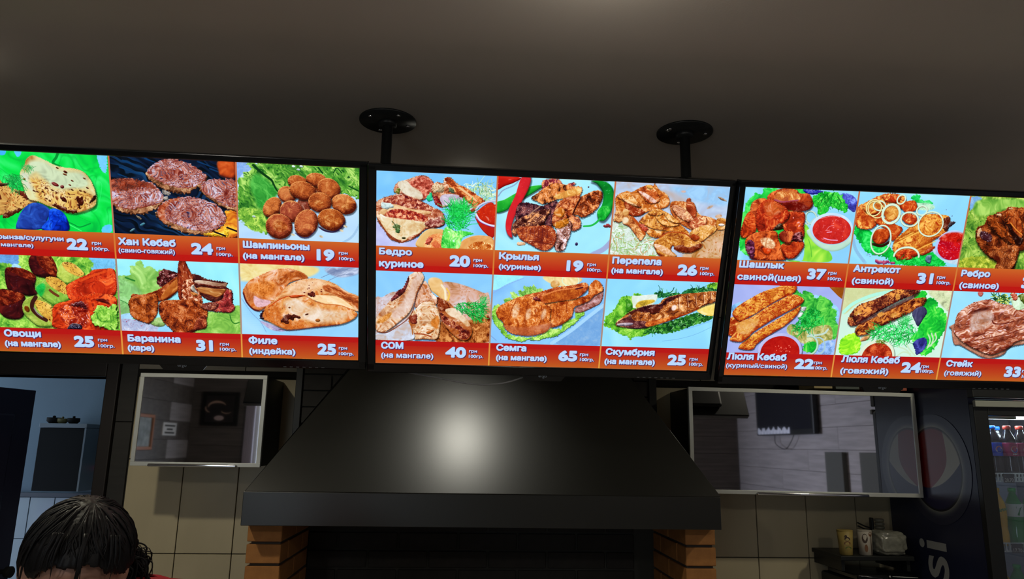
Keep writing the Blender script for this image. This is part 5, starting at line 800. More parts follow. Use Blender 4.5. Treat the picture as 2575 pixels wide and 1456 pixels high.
('curve',[(730,206),(788,173)],4.8,'f0c05c',{'op':0.7}),
('curve',[(814,245),(860,218),(895,198)],7.2,'9c4810',{'op':0.6}),
('curve',[(815,253),(862,227),(897,207)],4.8,'f0c05c',{'op':0.7}),
('blob',[(849,263),(895,230),(898,249),(851,275)],'a83010',{'sm':2.4,'e':1.8}),
('blob',[(718,270),(782,246),(830,263),(803,293),(746,298)],'bc3818',{'d':'3c0c08','l':'e88c48','s_':14.9,'a':0.4,'r':11.9}),
('blob',[(912,117),(944,97),(950,147),(933,160)],'602010',{'e':2.4}),
('blob',[(951,119),(977,118),(961,137),(943,147)],'302830',{'e':1.8}),
('ring',[(613,58)],28.3,20.9,10,6.0,'d4ecd8',{'c2':'805830'}),
('ring',[(589,68)],34.3,35.8,-20,4.8,'f0e8a8',{'c2':'805830'}),
('ring',[(600,76)],41.8,31.3,40,4.2,'f0e8a8',{'c2':'805830'}),
('ring',[(672,92)],39.4,41.8,0,10.7,'d4ecd8',{'c2':'805830'}),
('ring',[(644,209)],45.3,64.1,0,6.6,'d4ecd8',{'c2':'805830'}),
('ring',[(761,113)],40.3,31.3,10,7.2,'d4ecd8',{'c2':'805830'}),
('ring',[(811,72)],23.9,20.9,0,6.6,'d4ecd8',{'c2':'805830'}),
('ring',[(862,131)],56.7,55.2,0,6.0,'d4ecd8',{'c2':'805830'}),
('ring',[(708,27)],17.9,20.9,30,6.0,'d4ecd8',{'c2':'805830'}),
('ring',[(775,281)],58.2,41.8,0,8.4,'d4ecd8',{'c2':'805830','a0':180,'a1':360}),
('dots',[(872,39),(991,93),(992,133),(939,91)],24,2.1,3.9,'483c78',{}),
('dots',[(578,272),(633,276),(624,302)],14,2.4,4.2,'6c3c6c',{}),
('blob',[(632,311),(646,301),(702,306),(735,314),(710,318),(646,318)],'b04068',{'e':4.8,'d':'502060'}),
('strands',[(745,295),(822,292),(866,287),(946,297),(949,316),(756,320)],90,23.9,['10b83c','2cdc5c','0c8c2c'],{'w':3.6,'ang':-30,'spr':180}),
('blob',[(867,294),(870,275),(893,274),(893,309),(876,306)],'7c98b0',{'d':'102838'}),
('blob',[(900,242),(915,273),(959,300),(1007,311),(1032,307),(1038,237)],'b8d4e8',{'d':'88b0c8','sm':1.2,'f':0}),
('ell',[(981,224)],79.0,68.6,0,'b4c4f0',{'d':'8088c0','l':'d8e4fc','s_':89.5,'a':0.1,'f':0.5}),
('ell',[(985,230)],71.6,61.1,0,'b80c20',{'d':'780818','l':'dc2c20','s_':29.8,'a':0.2,'f':0.3,'r':6.0,'h':('e8a0c8',1.1,11.9,0.7)}),
('blob',[(914,198),(954,168),(1025,169),(1029,206),(968,208)],'c41c10',{'sm':7.2,'f':0}),
]),
(2,2,0,[
('blob',[(-50,-50),(1586,-50),(1586,914),(-50,914)],'84b044',{'d':'2c6420','l':'c8e078','s_':20.9,'a':0.42,'f':0,'raw':1,'k':(('1c4c18',1.5,8.9,0.8),),'ang':60,'st':1.6}),
('blob',[(1028,5),(1077,7),(1057,38),(1033,63)],'80b0e4',{'d':'6090c0','sm':3.0,'e':3.0,'f':0,'a':0.2}),
('blob',[(1060,19),(1186,8),(1275,11),(1282,42),(1195,51),(1105,85),(1055,75)],'78b048',{'d':'3c7c28','l':'b0d870','s_':26.8,'a':0.35,'ang':60,'st':3,'sm':8.9,'f':0}),
('blob',[(1041,320),(1047,281),(1142,269),(1212,289),(1212,321)],'a8b83c',{'d':'5c7c20','l':'e0e068','s_':11.9,'a':0.45,'e':4.2,'f':0.3}),
('blob',[(1080,167),(1084,139),(1113,122),(1122,88),(1152,77),(1160,68),(1196,57),(1212,41),(1258,43),(1388,47),(1428,224),(1300,241),(1292,324),(1207,327),(1207,295),(1162,271),(1124,241),(1093,204)],'6c280c',{'d':'1c0806','l':'c87038','s_':17.9,'a':0.4,'e':2.4,'r':14.9,'f':0.7,'sh':6.0,'h':('e8a878',1.5,7.2,0.7),'v':('1c0604',0.12,29.8,0.6)}),
('blob',[(1126,91),(1167,102),(1253,173),(1275,217),(1187,169),(1133,128)],'8c3c10',{'d':'1c0806','l':'c87038','s_':17.9,'a':0.4,'e':2.4,'r':14.9,'f':0.7,'sh':6.0,'h':('e8a878',1.5,7.2,0.7),'v':('1c0604',0.12,29.8,0.6),'ang':50,'st':3}),
('blob',[(1213,60),(1264,73),(1301,153),(1288,185),(1223,124),(1201,82)],'84300c',{'d':'1c0806','l':'c87038','s_':17.9,'a':0.4,'e':2.4,'r':14.9,'f':0.7,'sh':6.0,'h':('e8a878',1.5,7.2,0.7),'v':('1c0604',0.12,29.8,0.6),'ang':60,'st':3}),
('curve',[(1233,112),(1266,142),(1296,162)],4.8,'d88838',{}),
('blob',[(1223,124),(1285,172),(1312,184),(1295,216),(1253,173)],'240a06',{'sm':4.8}),
('blob',[(1160,259),(1230,218),(1296,222),(1284,318),(1207,327),(1205,289)],'84401c',{'d':'4c1408','l':'c87038','s_':17.9,'a':0.4,'e':2.4,'r':14.9,'f':0.7,'sh':6.0,'h':('e8b088',0.9,7.2,0.7),'v':('1c0604',0.12,29.8,0.6)}),
('blob',[(1087,154),(1100,141),(1113,172),(1092,182)],'d8b088',{'d':'a06840','l':'f8ecd8','sm':0.9,'e':1.8}),
('blob',[(1158,77),(1180,73),(1183,86),(1163,83)],'d8b088',{'d':'a06840','l':'f8ecd8','sm':0.9,'e':1.8}),
('blob',[(1211,51),(1226,44),(1231,53)],'d8b088',{'d':'a06840','l':'f8ecd8','sm':0.9,'e':1.8}),
('blob',[(1106,154),(1155,171),(1155,202),(1106,185)],'401820',{'h':('d0c8e0',0.9,7.8,0.7),'sm':4.2,'e':3.0}),
]),
(2,1,1,[
('blob',[(-50,-50),(1586,-50),(1586,914),(-50,914)],'ccecdc',{'l':'dcf8ec','d':'b8d4bc','s_':227.6,'a':0.15,'f':0,'raw':1}),
('blob',[(511,431),(765,433),(666,471),(583,509),(523,557)],'ccd4a0',{'d':'c0c088','f':0,'a':0.15,'sm':3.9}),
('curve',[(522,550),(565,506),(650,465),(753,441)],16.3,'b0f0e0',{'op':0.8}),
('blob',[(909,439),(1030,439),(1034,535),(961,487)],'d0dcb0',{'f':0,'sm':6.5}),
('blob',[(842,463),(883,437),(904,450),(905,475),(932,467),(966,498),(959,519),(980,515),(1015,550),(1024,614),(1003,659),(987,710),(947,748),(905,719),(890,611),(905,539)],'28c83c',{'d':'0c8830','l':'8cf468','s_':26.0,'a':0.4,'e':3.9,'r':6.5,'f':0.5,'v':('14982c',0.14,29.3,0.5)}),
('blob',[(538,747),(532,682),(570,652),(602,648),(631,697),(613,745)],'98e830',{'d':'4cb820','l':'d8fc60','s_':29.3,'a':0.3,'e':3.3,'sm':2.0}),
('curve',[(813,707),(851,721),(878,749)],6.5,'c8e0c0',{'op':0.9}),
('curve',[(846,692),(869,720),(900,749)],6.5,'c8e0c0',{'op':0.9}),
('curve',[(977,637),(986,666),(957,704)],6.5,'c8e0c0',{'op':0.9}),
('curve',[(946,646),(959,674),(951,711)],6.5,'c8e0c0',{'op':0.9}),
('curve',[(813,751),(839,732),(876,739)],6.5,'c8e0c0',{'op':0.9}),
('curve',[(959,638),(972,667),(967,700)],6.5,'c8e0c0',{'op':0.9}),
('blob',[(550,592),(560,566),(610,569),(609,604),(568,613)],'b86840',{'d':'34080c','l':'eca050','s_':14.3,'a':0.5,'e':2.0,'r':16.3,'f':0.8,'sh':4.6,'k':(('501010',0.8,15.0,0.8),),'h':('f0b8a8',1.8,6.5,0.6),'ang':-25,'st':1.3}),
('blob',[(626,687),(633,665),(666,649),(663,675)],'d0945c',{}),
('blob',[(592,634),(609,604),(668,571),(759,518),(831,481),(893,468),(906,482),(887,514),(841,541),(776,578),(704,616),(652,650),(610,658)],'b46428',{'d':'34080c','l':'eca050','s_':14.3,'a':0.5,'e':2.0,'r':16.3,'f':0.8,'sh':4.6,'k':(('501010',0.8,15.0,0.8),),'h':('f0b8a8',1.8,6.5,0.6),'ang':-25,'st':1.3}),
('blob',[(556,560),(594,512),(667,482),(738,441),(773,433),(858,434),(858,452),(795,478),(743,508),(685,545),(627,582),(594,598),(568,570)],'7c3824',{'d':'200810','l':'eca050','s_':14.3,'a':0.5,'e':2.0,'r':16.3,'f':0.8,'sh':4.6,'k':(('501010',0.8,15.0,0.8),),'h':('f0b8a8',1.8,6.5,0.6),'ang':-25,'st':1.3}),
('blob',[(590,594),(679,552),(776,496),(858,455),(856,466),(779,514),(688,563),(616,604)],'3c0c10',{'sm':3.3,'f':0,'op':0.7}),
('ell',[(768,468)],11.1,16.3,-20,'dc9848',{'e':2.0,'sm':2.6,'f':0}),
('ell',[(765,557)],16.3,11.1,-20,'dc9848',{'e':2.0,'sm':2.6,'f':0}),
('ell',[(701,555)],16.3,11.1,-20,'dc9848',{'e':2.0,'sm':2.6,'f':0}),
('ell',[(593,551)],19.5,9.8,-20,'dc9848',{'e':2.0,'sm':2.6,'f':0}),
('strands',[(667,653),(676,624),(737,601),(795,606),(825,570),(864,590),(902,640),(878,669),(830,685),(735,673)],420,32.5,['14b040','28dc60','0c8c30','48f078','0c7828'],{'w':2.9,'ang':150,'spr':90}),
('strands',[(783,578),(823,559),(851,598),(801,599)],60,22.8,['28a84c','50d070'],{'w':2.3,'ang':-60,'spr':60}),
('blob',[(872,677),(863,662),(899,625),(925,646),(923,675),(888,683)],'30cc48',{'d':'0c8830','l':'8cf468','s_':26.0,'a':0.4,'e':3.9,'r':6.5,'f':0.5,'v':('14982c',0.14,29.3,0.5)}),
('blob',[(850,548),(863,522),(897,511),(920,538),(905,575),(889,607),(870,583)],'48486c',{'d':'1c1c38','l':'808098','s_':19.5,'a':0.3,'ang':80,'st':3,'r':9.8,'e':1.0}),
('blob',[(879,691),(896,669),(931,660),(947,689),(935,722),(906,745),(895,720)],'38388c',{'d':'18184c','l':'5c60b8','s_':19.5,'a':0.35,'r':9.8,'e':2.0}),
('ell',[(716,757)],85.2,81.3,0,'dce8d0',{'d':'98b098','l':'f8fce8','s_':97.5,'a':0.1,'f':0.5,'sh':3.3}),
('ell',[(717,765)],74.1,74.1,0,'a83018',{'d':'6c1408','l':'dc7040','s_':16.3,'a':0.35,'f':0.3,'r':5.2,'h':('f0b088',1.7,6.5,0.6)}),
('strands',[(685,678),(742,676),(737,687),(701,688)],30,16.3,['48601c','708c2c'],{'w':2.6,'ang':20,'spr':60}),
]),
(2,2,1,[
('blob',[(-50,-50),(1586,-50),(1586,914),(-50,914)],'9cdcfc',{'l':'b4ecff','d':'84c4f4','s_':195.0,'a':0.15,'f':0,'raw':1}),
('blob',[(1145,436),(1170,437),(1167,456),(1152,453)],'c06058',{'sm':2.6}),
('strands',[(1204,445),(1304,438),(1308,491),(1264,493),(1231,472)],130,19.5,['b8c848','5c8c30','245c28','e0e078','183c1c'],{'w':4.6,'ang':30,'spr':180}),
('blob',[(1054,621),(1056,592),(1279,492),(1512,557),(1497,653),(1358,693),(1329,731),(1274,752),(1229,748),(1165,720),(1108,692),(1077,686)],'b47c64',{'d':'6c4030','l':'d8ac98','s_':29.3,'a':0.25,'e':1.6,'r':9.8,'sh':3.9}),
('blob',[(1065,621),(1066,548),(1095,512),(1133,486),(1187,470),(1224,472),(1278,489),(1374,496),(1506,529),(1514,630),(1388,663),(1345,701),(1291,728),(1255,733),(1176,705),(1120,677),(1085,649)],'a85c40',{'d':'40100c','l':'f4d0bc','s_':16.3,'a':0.42,'e':2.0,'r':16.3,'f':0.5,'sh':4.6,'ang':-14,'st':3.2,'h':('f4e4f8',1.0,7.8,0.75),'k':(('8c3018',0.9,19.5,0.6),)}),
('blob',[(1143,539),(1220,523),(1243,565),(1208,609),(1145,618)],'d0b8b0',{'d':'a86c48','l':'e8e4ec','s_':22.8,'a':0.35,'sm':13.0,'f':0,'op':0.8}),
('curve',[(1240,569),(1254,583),(1298,582),(1346,569)],5.2,'5c1c14',{'op':0.8}),
('curve',[(1127,677),(1204,660),(1309,636),(1398,604)],5.9,'6c2414',{'op':0.6}),
('curve',[(1175,698),(1279,669),(1382,634)],5.2,'6c2414',{'op':0.6}),
('blob',[(1305,441),(1325,437),(1395,489),(1364,515),(1332,505),(1311,470)],'c8e4c0',{'d':'80a070','l':'f0fcf0','s_':19.5,'a':0.2,'r':6.5}),
('blob',[(1304,438),(1329,437),(1342,465),(1321,469)],'b85038',{'l':'f0c0b0','e':2.6}),
('blob',[(1341,440),(1385,443),(1393,482),(1363,475)],'586c20',{'e':3.3}),
]),
]
TEXTS = [(0, 'Брынза/сулугуни', 19.6, 306.6, 366.9, 20.9, 0.08),
(0, '(на мангале)', -1.9, 182.1, 398.7, 17.1, 0.065),
(0, '22', 315.5, 402.8, 401.5, 51.5, 0.09),
(0, 'грн', 418.4, 456.9, 376.5, 14.5, 0.065),
(0, '100гр.', 417.7, 488.1, 401.0, 14.6, 0.065),
(0, 'Хан Кебаб', 526.3, 763.2, 372.0, 31.9, 0.08),
(0, '(свино-говяжий)', 525.3, 758.3, 405.4, 21.4, 0.065),
(0, '24', 825.2, 917.7, 400.8, 52.2, 0.09),
(0, 'грн', 931.4, 967.9, 377.6, 14.8, 0.065),
(0, '100гр.', 930.4, 999.0, 404.5, 14.8, 0.065),
(0, 'Овощи', 24.1, 176.7, 795.5, 32.0, 0.08),
(0, '(на мангале)', 22.8, 255.2, 839.7, 28.0, 0.08),
(0, '25', 310.1, 395.1, 834.8, 53.4, 0.09),
(0, 'грн', 411.3, 451.1, 807.1, 15.5, 0.065),
(0, '100гр.', 411.2, 480.0, 834.9, 15.6, 0.065),
(0, 'Баранина', 537.1, 762.2, 803.4, 32.5, 0.08),
(0, '(каре)', 534.3, 647.8, 845.5, 28.4, 0.08),
(0, '31', 826.2, 900.5, 838.4, 54.2, 0.09),
(0, 'грн', 929.3, 969.0, 810.9, 15.7, 0.065),
(0, '100гр.', 928.4, 999.9, 835.5, 15.8, 0.065),
(0, 'Шампиньоны', 1042.4, 1325.4, 364.0, 31.0, 0.08),
(0, '(на мангале)', 1041.0, 1303.2, 411.5, 27.6, 0.08),
(0, '19', 1354.5, 1432.0, 407.2, 52.5, 0.09),
(0, 'грн', 1449.6, 1488.4, 377.8, 14.6, 0.065),
(0, '100гр.', 1451.0, 1518.2, 402.8, 14.6, 0.065),
(0, 'Филе', 1054.2, 1180.4, 798.1, 33.7, 0.08),
(0, '(индейка)', 1055.0, 1258.7, 845.5, 29.4, 0.08),
(0, '25', 1355.0, 1438.5, 840.2, 54.3, 0.09),
(0, 'грн', 1449.5, 1487.3, 814.8, 15.5, 0.065),
(0, '100гр.', 1449.4, 1516.6, 841.7, 15.6, 0.065),
(1, 'Бедро', 11.5, 155.1, 361.2, 30.6, 0.08),
(1, 'куриное', 11.8, 206.0, 415.3, 32.3, 0.08),
(1, '20', 318.2, 409.7, 402.9, 53.1, 0.09),
(1, 'грн', 423.1, 461.3, 377.8, 14.8, 0.065),
(1, '100гр.', 424.1, 490.0, 403.2, 14.8, 0.065),
(1, 'СОМ', 23.7, 124.0, 794.8, 32.8, 0.08),
(1, '(на мангале)', 24.0, 259.8, 837.7, 26.8, 0.065),
(1, '40', 312.9, 407.5, 828.6, 53.6, 0.09),
(1, 'грн', 419.9, 457.2, 803.4, 15.8, 0.065),
(1, '100гр.', 419.4, 485.9, 828.4, 15.9, 0.065),
(1, 'Крылья', 534.6, 712.5, 362.4, 31.7, 0.08),
(1, '(куриные)', 536.1, 724.2, 406.6, 25.0, 0.08),
(1, '19', 837.4, 913.3, 404.7, 51.6, 0.09),
(1, 'грн', 929.8, 969.3, 378.8, 15.4, 0.065),
(1, '100гр.', 931.8, 997.7, 403.5, 15.4, 0.065),
(1, 'Перепела', 1041.3, 1266.0, 363.5, 32.2, 0.08),
(1, '(на мангале)', 1041.0, 1277.8, 407.0, 26.8, 0.08),
(1, '26', 1343.1, 1435.2, 405.8, 52.3, 0.09),
(1, 'грн', 1445.8, 1484.8, 376.7, 15.6, 0.065),
(1, '100гр.', 1448.3, 1515.9, 402.5, 15.6, 0.065),
(1, 'Семга', 542.9, 681.9, 790.4, 32.5, 0.08),
(1, '(на мангале)', 543.6, 778.8, 836.0, 28.3, 0.08),
(1, '65', 830.9, 920.1, 831.7, 53.7, 0.09),
(1, 'грн', 930.1, 969.4, 805.6, 16.4, 0.065),
(1, '100гр.', 932.1, 998.7, 830.7, 16.5, 0.065),
(1, 'Скумбрия', 1049.3, 1280.4, 796.0, 32.9, 0.08),
(1, '(на мангале)', 1047.5, 1286.6, 841.2, 28.7, 0.08),
(1, '25', 1345.0, 1432.9, 838.3, 54.4, 0.09),
(1, 'грн', 1448.3, 1487.9, 814.1, 16.7, 0.065),
(1, '100гр.', 1449.8, 1516.8, 839.7, 16.7, 0.065),
(2, 'Шашлык', 11.9, 218.4, 356.2, 31.9, 0.08),
(2, 'свиной(шея)', 9.4, 303.9, 412.4, 30.8, 0.08),
(2, '37', 328.9, 416.5, 399.9, 51.9, 0.09),
(2, 'грн', 424.9, 464.1, 375.7, 15.4, 0.065),
(2, '100гр.', 426.7, 494.6, 402.1, 15.5, 0.065),
(2, 'Антрекот', 538.4, 760.3, 359.3, 32.3, 0.08),
(2, '(свиной)', 539.8, 737.1, 413.6, 29.7, 0.08),
(2, '31', 843.7, 920.8, 403.8, 52.4, 0.09),
(2, 'грн', 937.2, 975.8, 379.3, 15.6, 0.065),
(2, '100гр.', 939.0, 1006.1, 404.5, 15.7, 0.065),
(2, 'Ребро', 1047.8, 1186.8, 364.2, 31.2, 0.08),
(2, '(свиное)', 1048.7, 1239.9, 418.6, 30.0, 0.08),
(2, '35', 1344.8, 1430.1, 409.7, 53.0, 0.09),
(2, 'Люля Кебаб', 5.3, 287.2, 788.7, 34.0, 0.08),
(2, '(куриный/свиной)', 5.4, 296.0, 827.3, 22.3, 0.065),
(2, '22', 329.0, 422.1, 826.4, 52.1, 0.09),
(2, 'грн', 419.8, 458.7, 801.6, 16.4, 0.065),
(2, '100гр.', 420.6, 488.3, 827.5, 16.4, 0.065),
(2, 'Люля Кебаб', 548.1, 831.0, 788.7, 34.3, 0.08),
(2, '(говяжий)', 550.6, 785.2, 843.5, 30.1, 0.08),
(2, '24', 842.4, 939.7, 832.1, 54.2, 0.09),
(2, 'грн', 938.7, 976.2, 807.1, 16.6, 0.065),
(2, '100гр.', 938.5, 1004.5, 831.0, 16.6, 0.065),
(2, 'Стейк', 1057.9, 1188.3, 797.0, 31.6, 0.08),
(2, '(говяжий)', 1056.3, 1240.2, 841.3, 25.8, 0.065),
(2, '33', 1351.3, 1433.8, 841.7, 54.7, 0.09),
(2, 'грн', 1437.8, 1478.3, 818.7, 16.7, 0.065),
(2, '100гр.', 1442.1, 1511.1, 845.9, 16.8, 0.065)]
# ------------------------------------------------------------------ menu screens: 3 generated pictures
BANDS = [(.374, .503), (.874, 1.0)]; ROWS = [(0, .374), (.503, .874)]
def outline(txt):
    """closed outlines of a line of text: list of point arrays"""
    c = bpy.data.curves.new('t', 'FONT'); c.body = txt; c.size = 1; c.resolution_u = 4; c.fill_mode = 'NONE'
    o = bpy.data.objects.new('t', c); COL.objects.link(o); dg = bpy.context.evaluated_depsgraph_get(); dg.update()
    me = bpy.data.meshes.new_from_object(o.evaluated_get(dg)); bpy.data.objects.remove(o); bpy.data.curves.remove(c)
    co = np.array([v.co[:2] for v in me.vertices]); link_ = set()
    for e in me.edges: link_.add((min(e.vertices), max(e.vertices)))
    out = []; a = 0
    for i in range(len(co)):
        if (i, i+1) not in link_: out.append(co[a:i+1]); a = i+1
    bpy.data.meshes.remove(me); return out
def ras(loops, P0, sx, sy, rad=2.0, SS=2):
    """rasterise outlines (non-zero winding), thickened by rad; returns (mask, x, y)"""
    al = np.vstack(loops); lo = al.min(0); f = lambda p: np.stack([(p[:, 0]-lo[0])*sx, -p[:, 1]*sy], 1)+P0
    q = f(al); x0, y0 = np.floor(q.min(0)).astype(int)-6; x1, y1 = np.ceil(q.max(0)).astype(int)+6
    Wn = np.zeros(((y1-y0)*SS, (x1-x0)*SS+1), np.int32)
    for lp in loops:
        p = (f(lp)-(x0, y0))*SS
        for A_, B_ in zip(p, np.roll(p, -1, 0)):
            d = 1
            if A_[1] > B_[1]: A_, B_, d = B_, A_, -1
            r = np.arange(math.ceil(A_[1]-.5), math.ceil(B_[1]-.5))
            if len(r): xs = A_[0]+(r+.5-A_[1])*(B_[0]-A_[0])/(B_[1]-A_[1]); Wn[r, np.ceil(xs-.5).astype(int)] += 0; np.add.at(Wn, (r, np.ceil(xs-.5).astype(int)), d)
    A = np.cumsum(Wn, 1)[:, :-1] != 0; k = rad*SS; B_ = A.copy(); K = int(k)+1
    for dy in range(-K, K+1):
        for dx in range(-K, K+1):
            if dx*dx+dy*dy <= k*k+.5 and (dx or dy): B_ |= np.roll(np.roll(A, dy, 0), dx, 1)
    return B_.reshape(y1-y0, SS, x1-x0, SS).mean((1, 3)).astype(np.float32), x0, y0
def stamp(a, m, x, y, col, op=1.0):
    h, w = m.shape; X0, Y0, X1, Y1 = max(x, 0), max(y, 0), min(x+w, a.shape[1]), min(y+h, a.shape[0])
    if X1 <= X0 or Y1 <= Y0: return
    mm = m[Y0-y:Y1-y, X0-x:X1-x, None]*op; s = a[Y0:Y1, X0:X1]; s += (col-s)*mm
def shift(m, dx, dy):
    o = np.zeros_like(m); h, w = m.shape
    o[max(dy, 0):h+min(dy, 0), max(dx, 0):w+min(dx, 0)] = m[max(-dy, 0):h-max(dy, 0), max(-dx, 0):w-max(dx, 0)]; return o
CACHE = {}
def write(pic, s, xa, xb, yb, cap, bold):
    if s not in CACHE: CACHE[s] = outline(s)
    me = CACHE[s]; co = np.vstack(me); wid = co[:, 0].max()-co[:, 0].min()
    rad = cap*bold; m, x, y = ras(me, (xa+rad, yb-rad*.6), (xb-xa-2*rad)/wid, (cap-1.6*rad)/.727, rad)
    m = np.pad(m, 3); x -= 3; y -= 3
    sh = np.zeros_like(m)
    for dx, dy in ((2, 2), (1, 2), (2, 1), (3, 3), (1, -1), (-1, 1)): sh = np.maximum(sh, shift(m, dx, dy)*(1 if dx > 0 and dy > 0 else .6))
    stamp(pic.a, sh, x, y, hx('281458'), .85); stamp(pic.a, m, x, y, hx('d4d4fa'))
    er = np.minimum(np.minimum(shift(m, 1, 0), shift(m, -1, 0)), np.minimum(shift(m, 0, 1), shift(m, 0, -1))); stamp(pic.a, er, x, y, hx('b4dcff'), .8)
PICS = [Pic(), Pic(), Pic()]
CW = TW/3
for tv, c, r, ops in MENU:
    P = PICS[tv]; P.clip = (int(c*CW), int(ROWS[r][0]*TH), int((c+1)*CW), int(ROWS[r][1]*TH)); P.k = c*50+r*300
    for o in ops: getattr(P, o[0])(*o[1:-1], **o[-1])
for P in PICS:
    P.clip = (0, 0, TW, TH); g_ = P.a.mean(2, keepdims=True); P.a = np.clip(g_+(P.a-g_)*1.06, 0, 1); P.a = np.clip(.5+(P.a-.5)*1.06+.01, 0, 1)
    P.grad((0, int(BANDS[0][0]*TH), TW, int(BANDS[0][1]*TH)), 'cc6426', 'b81410'); P.grad((0, int(BANDS[1][0]*TH), TW, TH), 'b41414', 'c05c20')
    y0, y1 = int(BANDS[0][0]*TH), int(BANDS[0][1]*TH); P.a[y0+int((y1-y0)*.75):y1] = hx('bc1610')
    y2 = int(BANDS[1][0]*TH); P.a[y2:y2+24] = hx('b81614')
    for k in (1, 2):
        x = int(k*CW)
        for ya, yb, ca, cb in ((0, y0, 'c86c44', 'b87c60'), (y0, y1, 'd07838', 'd88030'), (y1, y2, 'a8887c', 'b08c78'), (y2, TH, 'e09040', 'e0a040')):
            P.grad((x-3, ya, x+4, yb), ca, cb)
for tv, s, xa, xb, yb, cap, bold in TEXTS: write(PICS[tv], s, xa, xb, yb, cap, bold)
SCREEN_M = [image_mat('menu_screen_%s' % n, PICS[i].a) for i, n in enumerate(('left', 'middle', 'right'))]
# ------------------------------------------------------------------ room shell
FZ, CZ = -.17, 2.5
XL, XR, YB, YW = -3.152, 3.311, -2.5, 3.45
def struct(o): o['kind'] = 'structure'; return o
struct(box('ceiling', XL-.1, XR+.1, YB-.1, 5.4, CZ, CZ+.12, ceil_m))
struct(box('floor', XL-.1, XR+.1, YB-.1, 5.4, FZ-.1, FZ, mat('floor_tile', (.55, .5, .44), .35, var=.2, vs=4)))
# back wall with the kitchen doorway (x -2.60..-1.622, top 1.828)
bm = bmesh.new()
add_box(bm, XL-.1, -2.60, YW, YW+.12, FZ, CZ); add_box(bm, -2.60, -1.622, YW, YW+.12, 1.828, CZ); add_box(bm, -1.622, XR+.1, YW, YW+.12, FZ, CZ)
wf = struct(from_bm('wall_front', bm, grout_m))
def piece_mesh(name, w, h, d, bev=.0015):
    bm = bmesh.new(); add_box(bm, 0, w, 0, d, 0, h, bev, 1); me = bpy.data.meshes.new(name); bm.to_mesh(me); bm.free(); return me
ZR = [(-.134, .266), (.266, .666), (.666, 1.066), (1.066, 1.466), (1.466, 1.835)]
tm = {}
for xs in ([-1.486+.243*k for k in range(4)], [.891+.239*k for k in range(8)]):
    for a, b in zip(xs, xs[1:]):
        for z0, z1 in ZR[2:]:
            key = (round(b-a, 3), round(z1-z0, 3))
            if key not in tm: tm[key] = piece_mesh('tile', b-a-.004, z1-z0-.004, .012); tm[key].materials.append(tile_m)
            o = link('tile', tm[key], None, wf); o.location = (a+.002, YW-.010, z0+.002)
# wood-look planks above the tiles and beside the doorway
for a, b in ((-1.565, -1.489),):
    for k in range(4):
        o = link('plank', piece_mesh('plank', b-a-.002, .6-.003, .012), sideplank_m, wf); o.location = (a, YW-.010, FZ+.0+.6*k)
o = box('plank', -1.565, -1.489, YW-.010, YW, FZ+2.4, CZ-.001, sideplank_m, wf)
for xs in ((-1.489, -1.25, -1.01, -.77), (.905, 1.13, 1.37, 1.61, 1.85, 2.09, 2.33, 2.57)):
    for a, b in zip(xs, xs[1:]):
        o = link('tile', piece_mesh('tile', b-a-.003, .31, .012), upper_m, wf); o.location = (a, YW-.010, 1.868)
        o = link('tile', piece_mesh('tile', b-a-.003, .31, .012), upper_m, wf); o.location = (a, YW-.010, 2.182)
for x0, x1 in ((-1.489, -.757), (.891, 2.6)):
    bm = bmesh.new(); add_box(bm, x0, x1, YW-.022, YW-.002, 1.838, 1.865, .004); add_box(bm, x0, x1, YW-.018, YW-.002, 1.835, 1.84); struct(from_bm('trim_1' if x0 < 0 else 'trim_2', bm, matte_m))
# door frame and its open leaf
bm = bmesh.new()
add_box(bm, -1.622, -1.567, YW-.03, YW+.14, FZ, 1.90, .004); add_box(bm, -2.66, -2.60, YW-.03, YW+.14, FZ, 1.90, .004); add_box(bm, -2.60, -1.622, YW-.03, YW+.14, 1.828, 1.90, .004)
dframe = mat('dark_brown_frame', (.014, .010, .009), .5)
d1 = struct(from_bm('door_1', bm, dframe))
leaf = thing('door_leaf', (-2.585, 3.60, FZ), 'dark violet-brown panelled door leaf standing open into the kitchen', 'door', rz=R(80))
dl_m = mat('violet_brown_door', (.022, .014, .028), .4, var=.2, vs=10, stretch=(1, 1, .2))
bm = bmesh.new(); add_box(bm, 0, .76, -.02, .02, .005, 1.985, .003)
for z0, z1 in ((.2, .85), (1.0, 1.85)): add_box(bm, .13, .63, -.028, .028, z0, z1, .012)
from_bm('panel', bm, dl_m, leaf)
hn = lathe('door_handle', [(.012, 0), (.012, .03), (.028, .035), (.03, .06), (.018, .07)], matte_m, leaf, 16)
hn.matrix_local = Matrix.Translation((.70, -.02, 1.02)) @ Matrix.Rotation(R(90), 4, 'X')
# kitchen beyond the doorway
kw = mat('blue_grey_plaster', (.13, .19, .23), .7, var=.1, vs=4)
struct(box('wall_kitchen_back', XL-.1, -1.2, 4.95, 5.05, FZ, CZ, kw)); struct(box('wall_kitchen_side', -1.3, -1.2, YW+.12, 4.95, FZ, CZ, kw))
kt = struct(box('trim_3', -3.2, -1.3, 4.925, 4.95, 1.19, 1.215, mat('dark_tile_edge', (.05, .06, .07), .4)))
wkb = bpy.data.objects['wall_kitchen_back']; ktile = mat('pale_blue_tile', (.30, .36, .38), .25, var=.1, vs=5)
km = piece_mesh('tile', .146, .246, .012); km.materials.append(ktile)
for i in range(10):
    for j in range(3):
        o = link('tile', km, None, wkb); o.location = (-3.0+.15*i, 4.936, .44+.25*j)
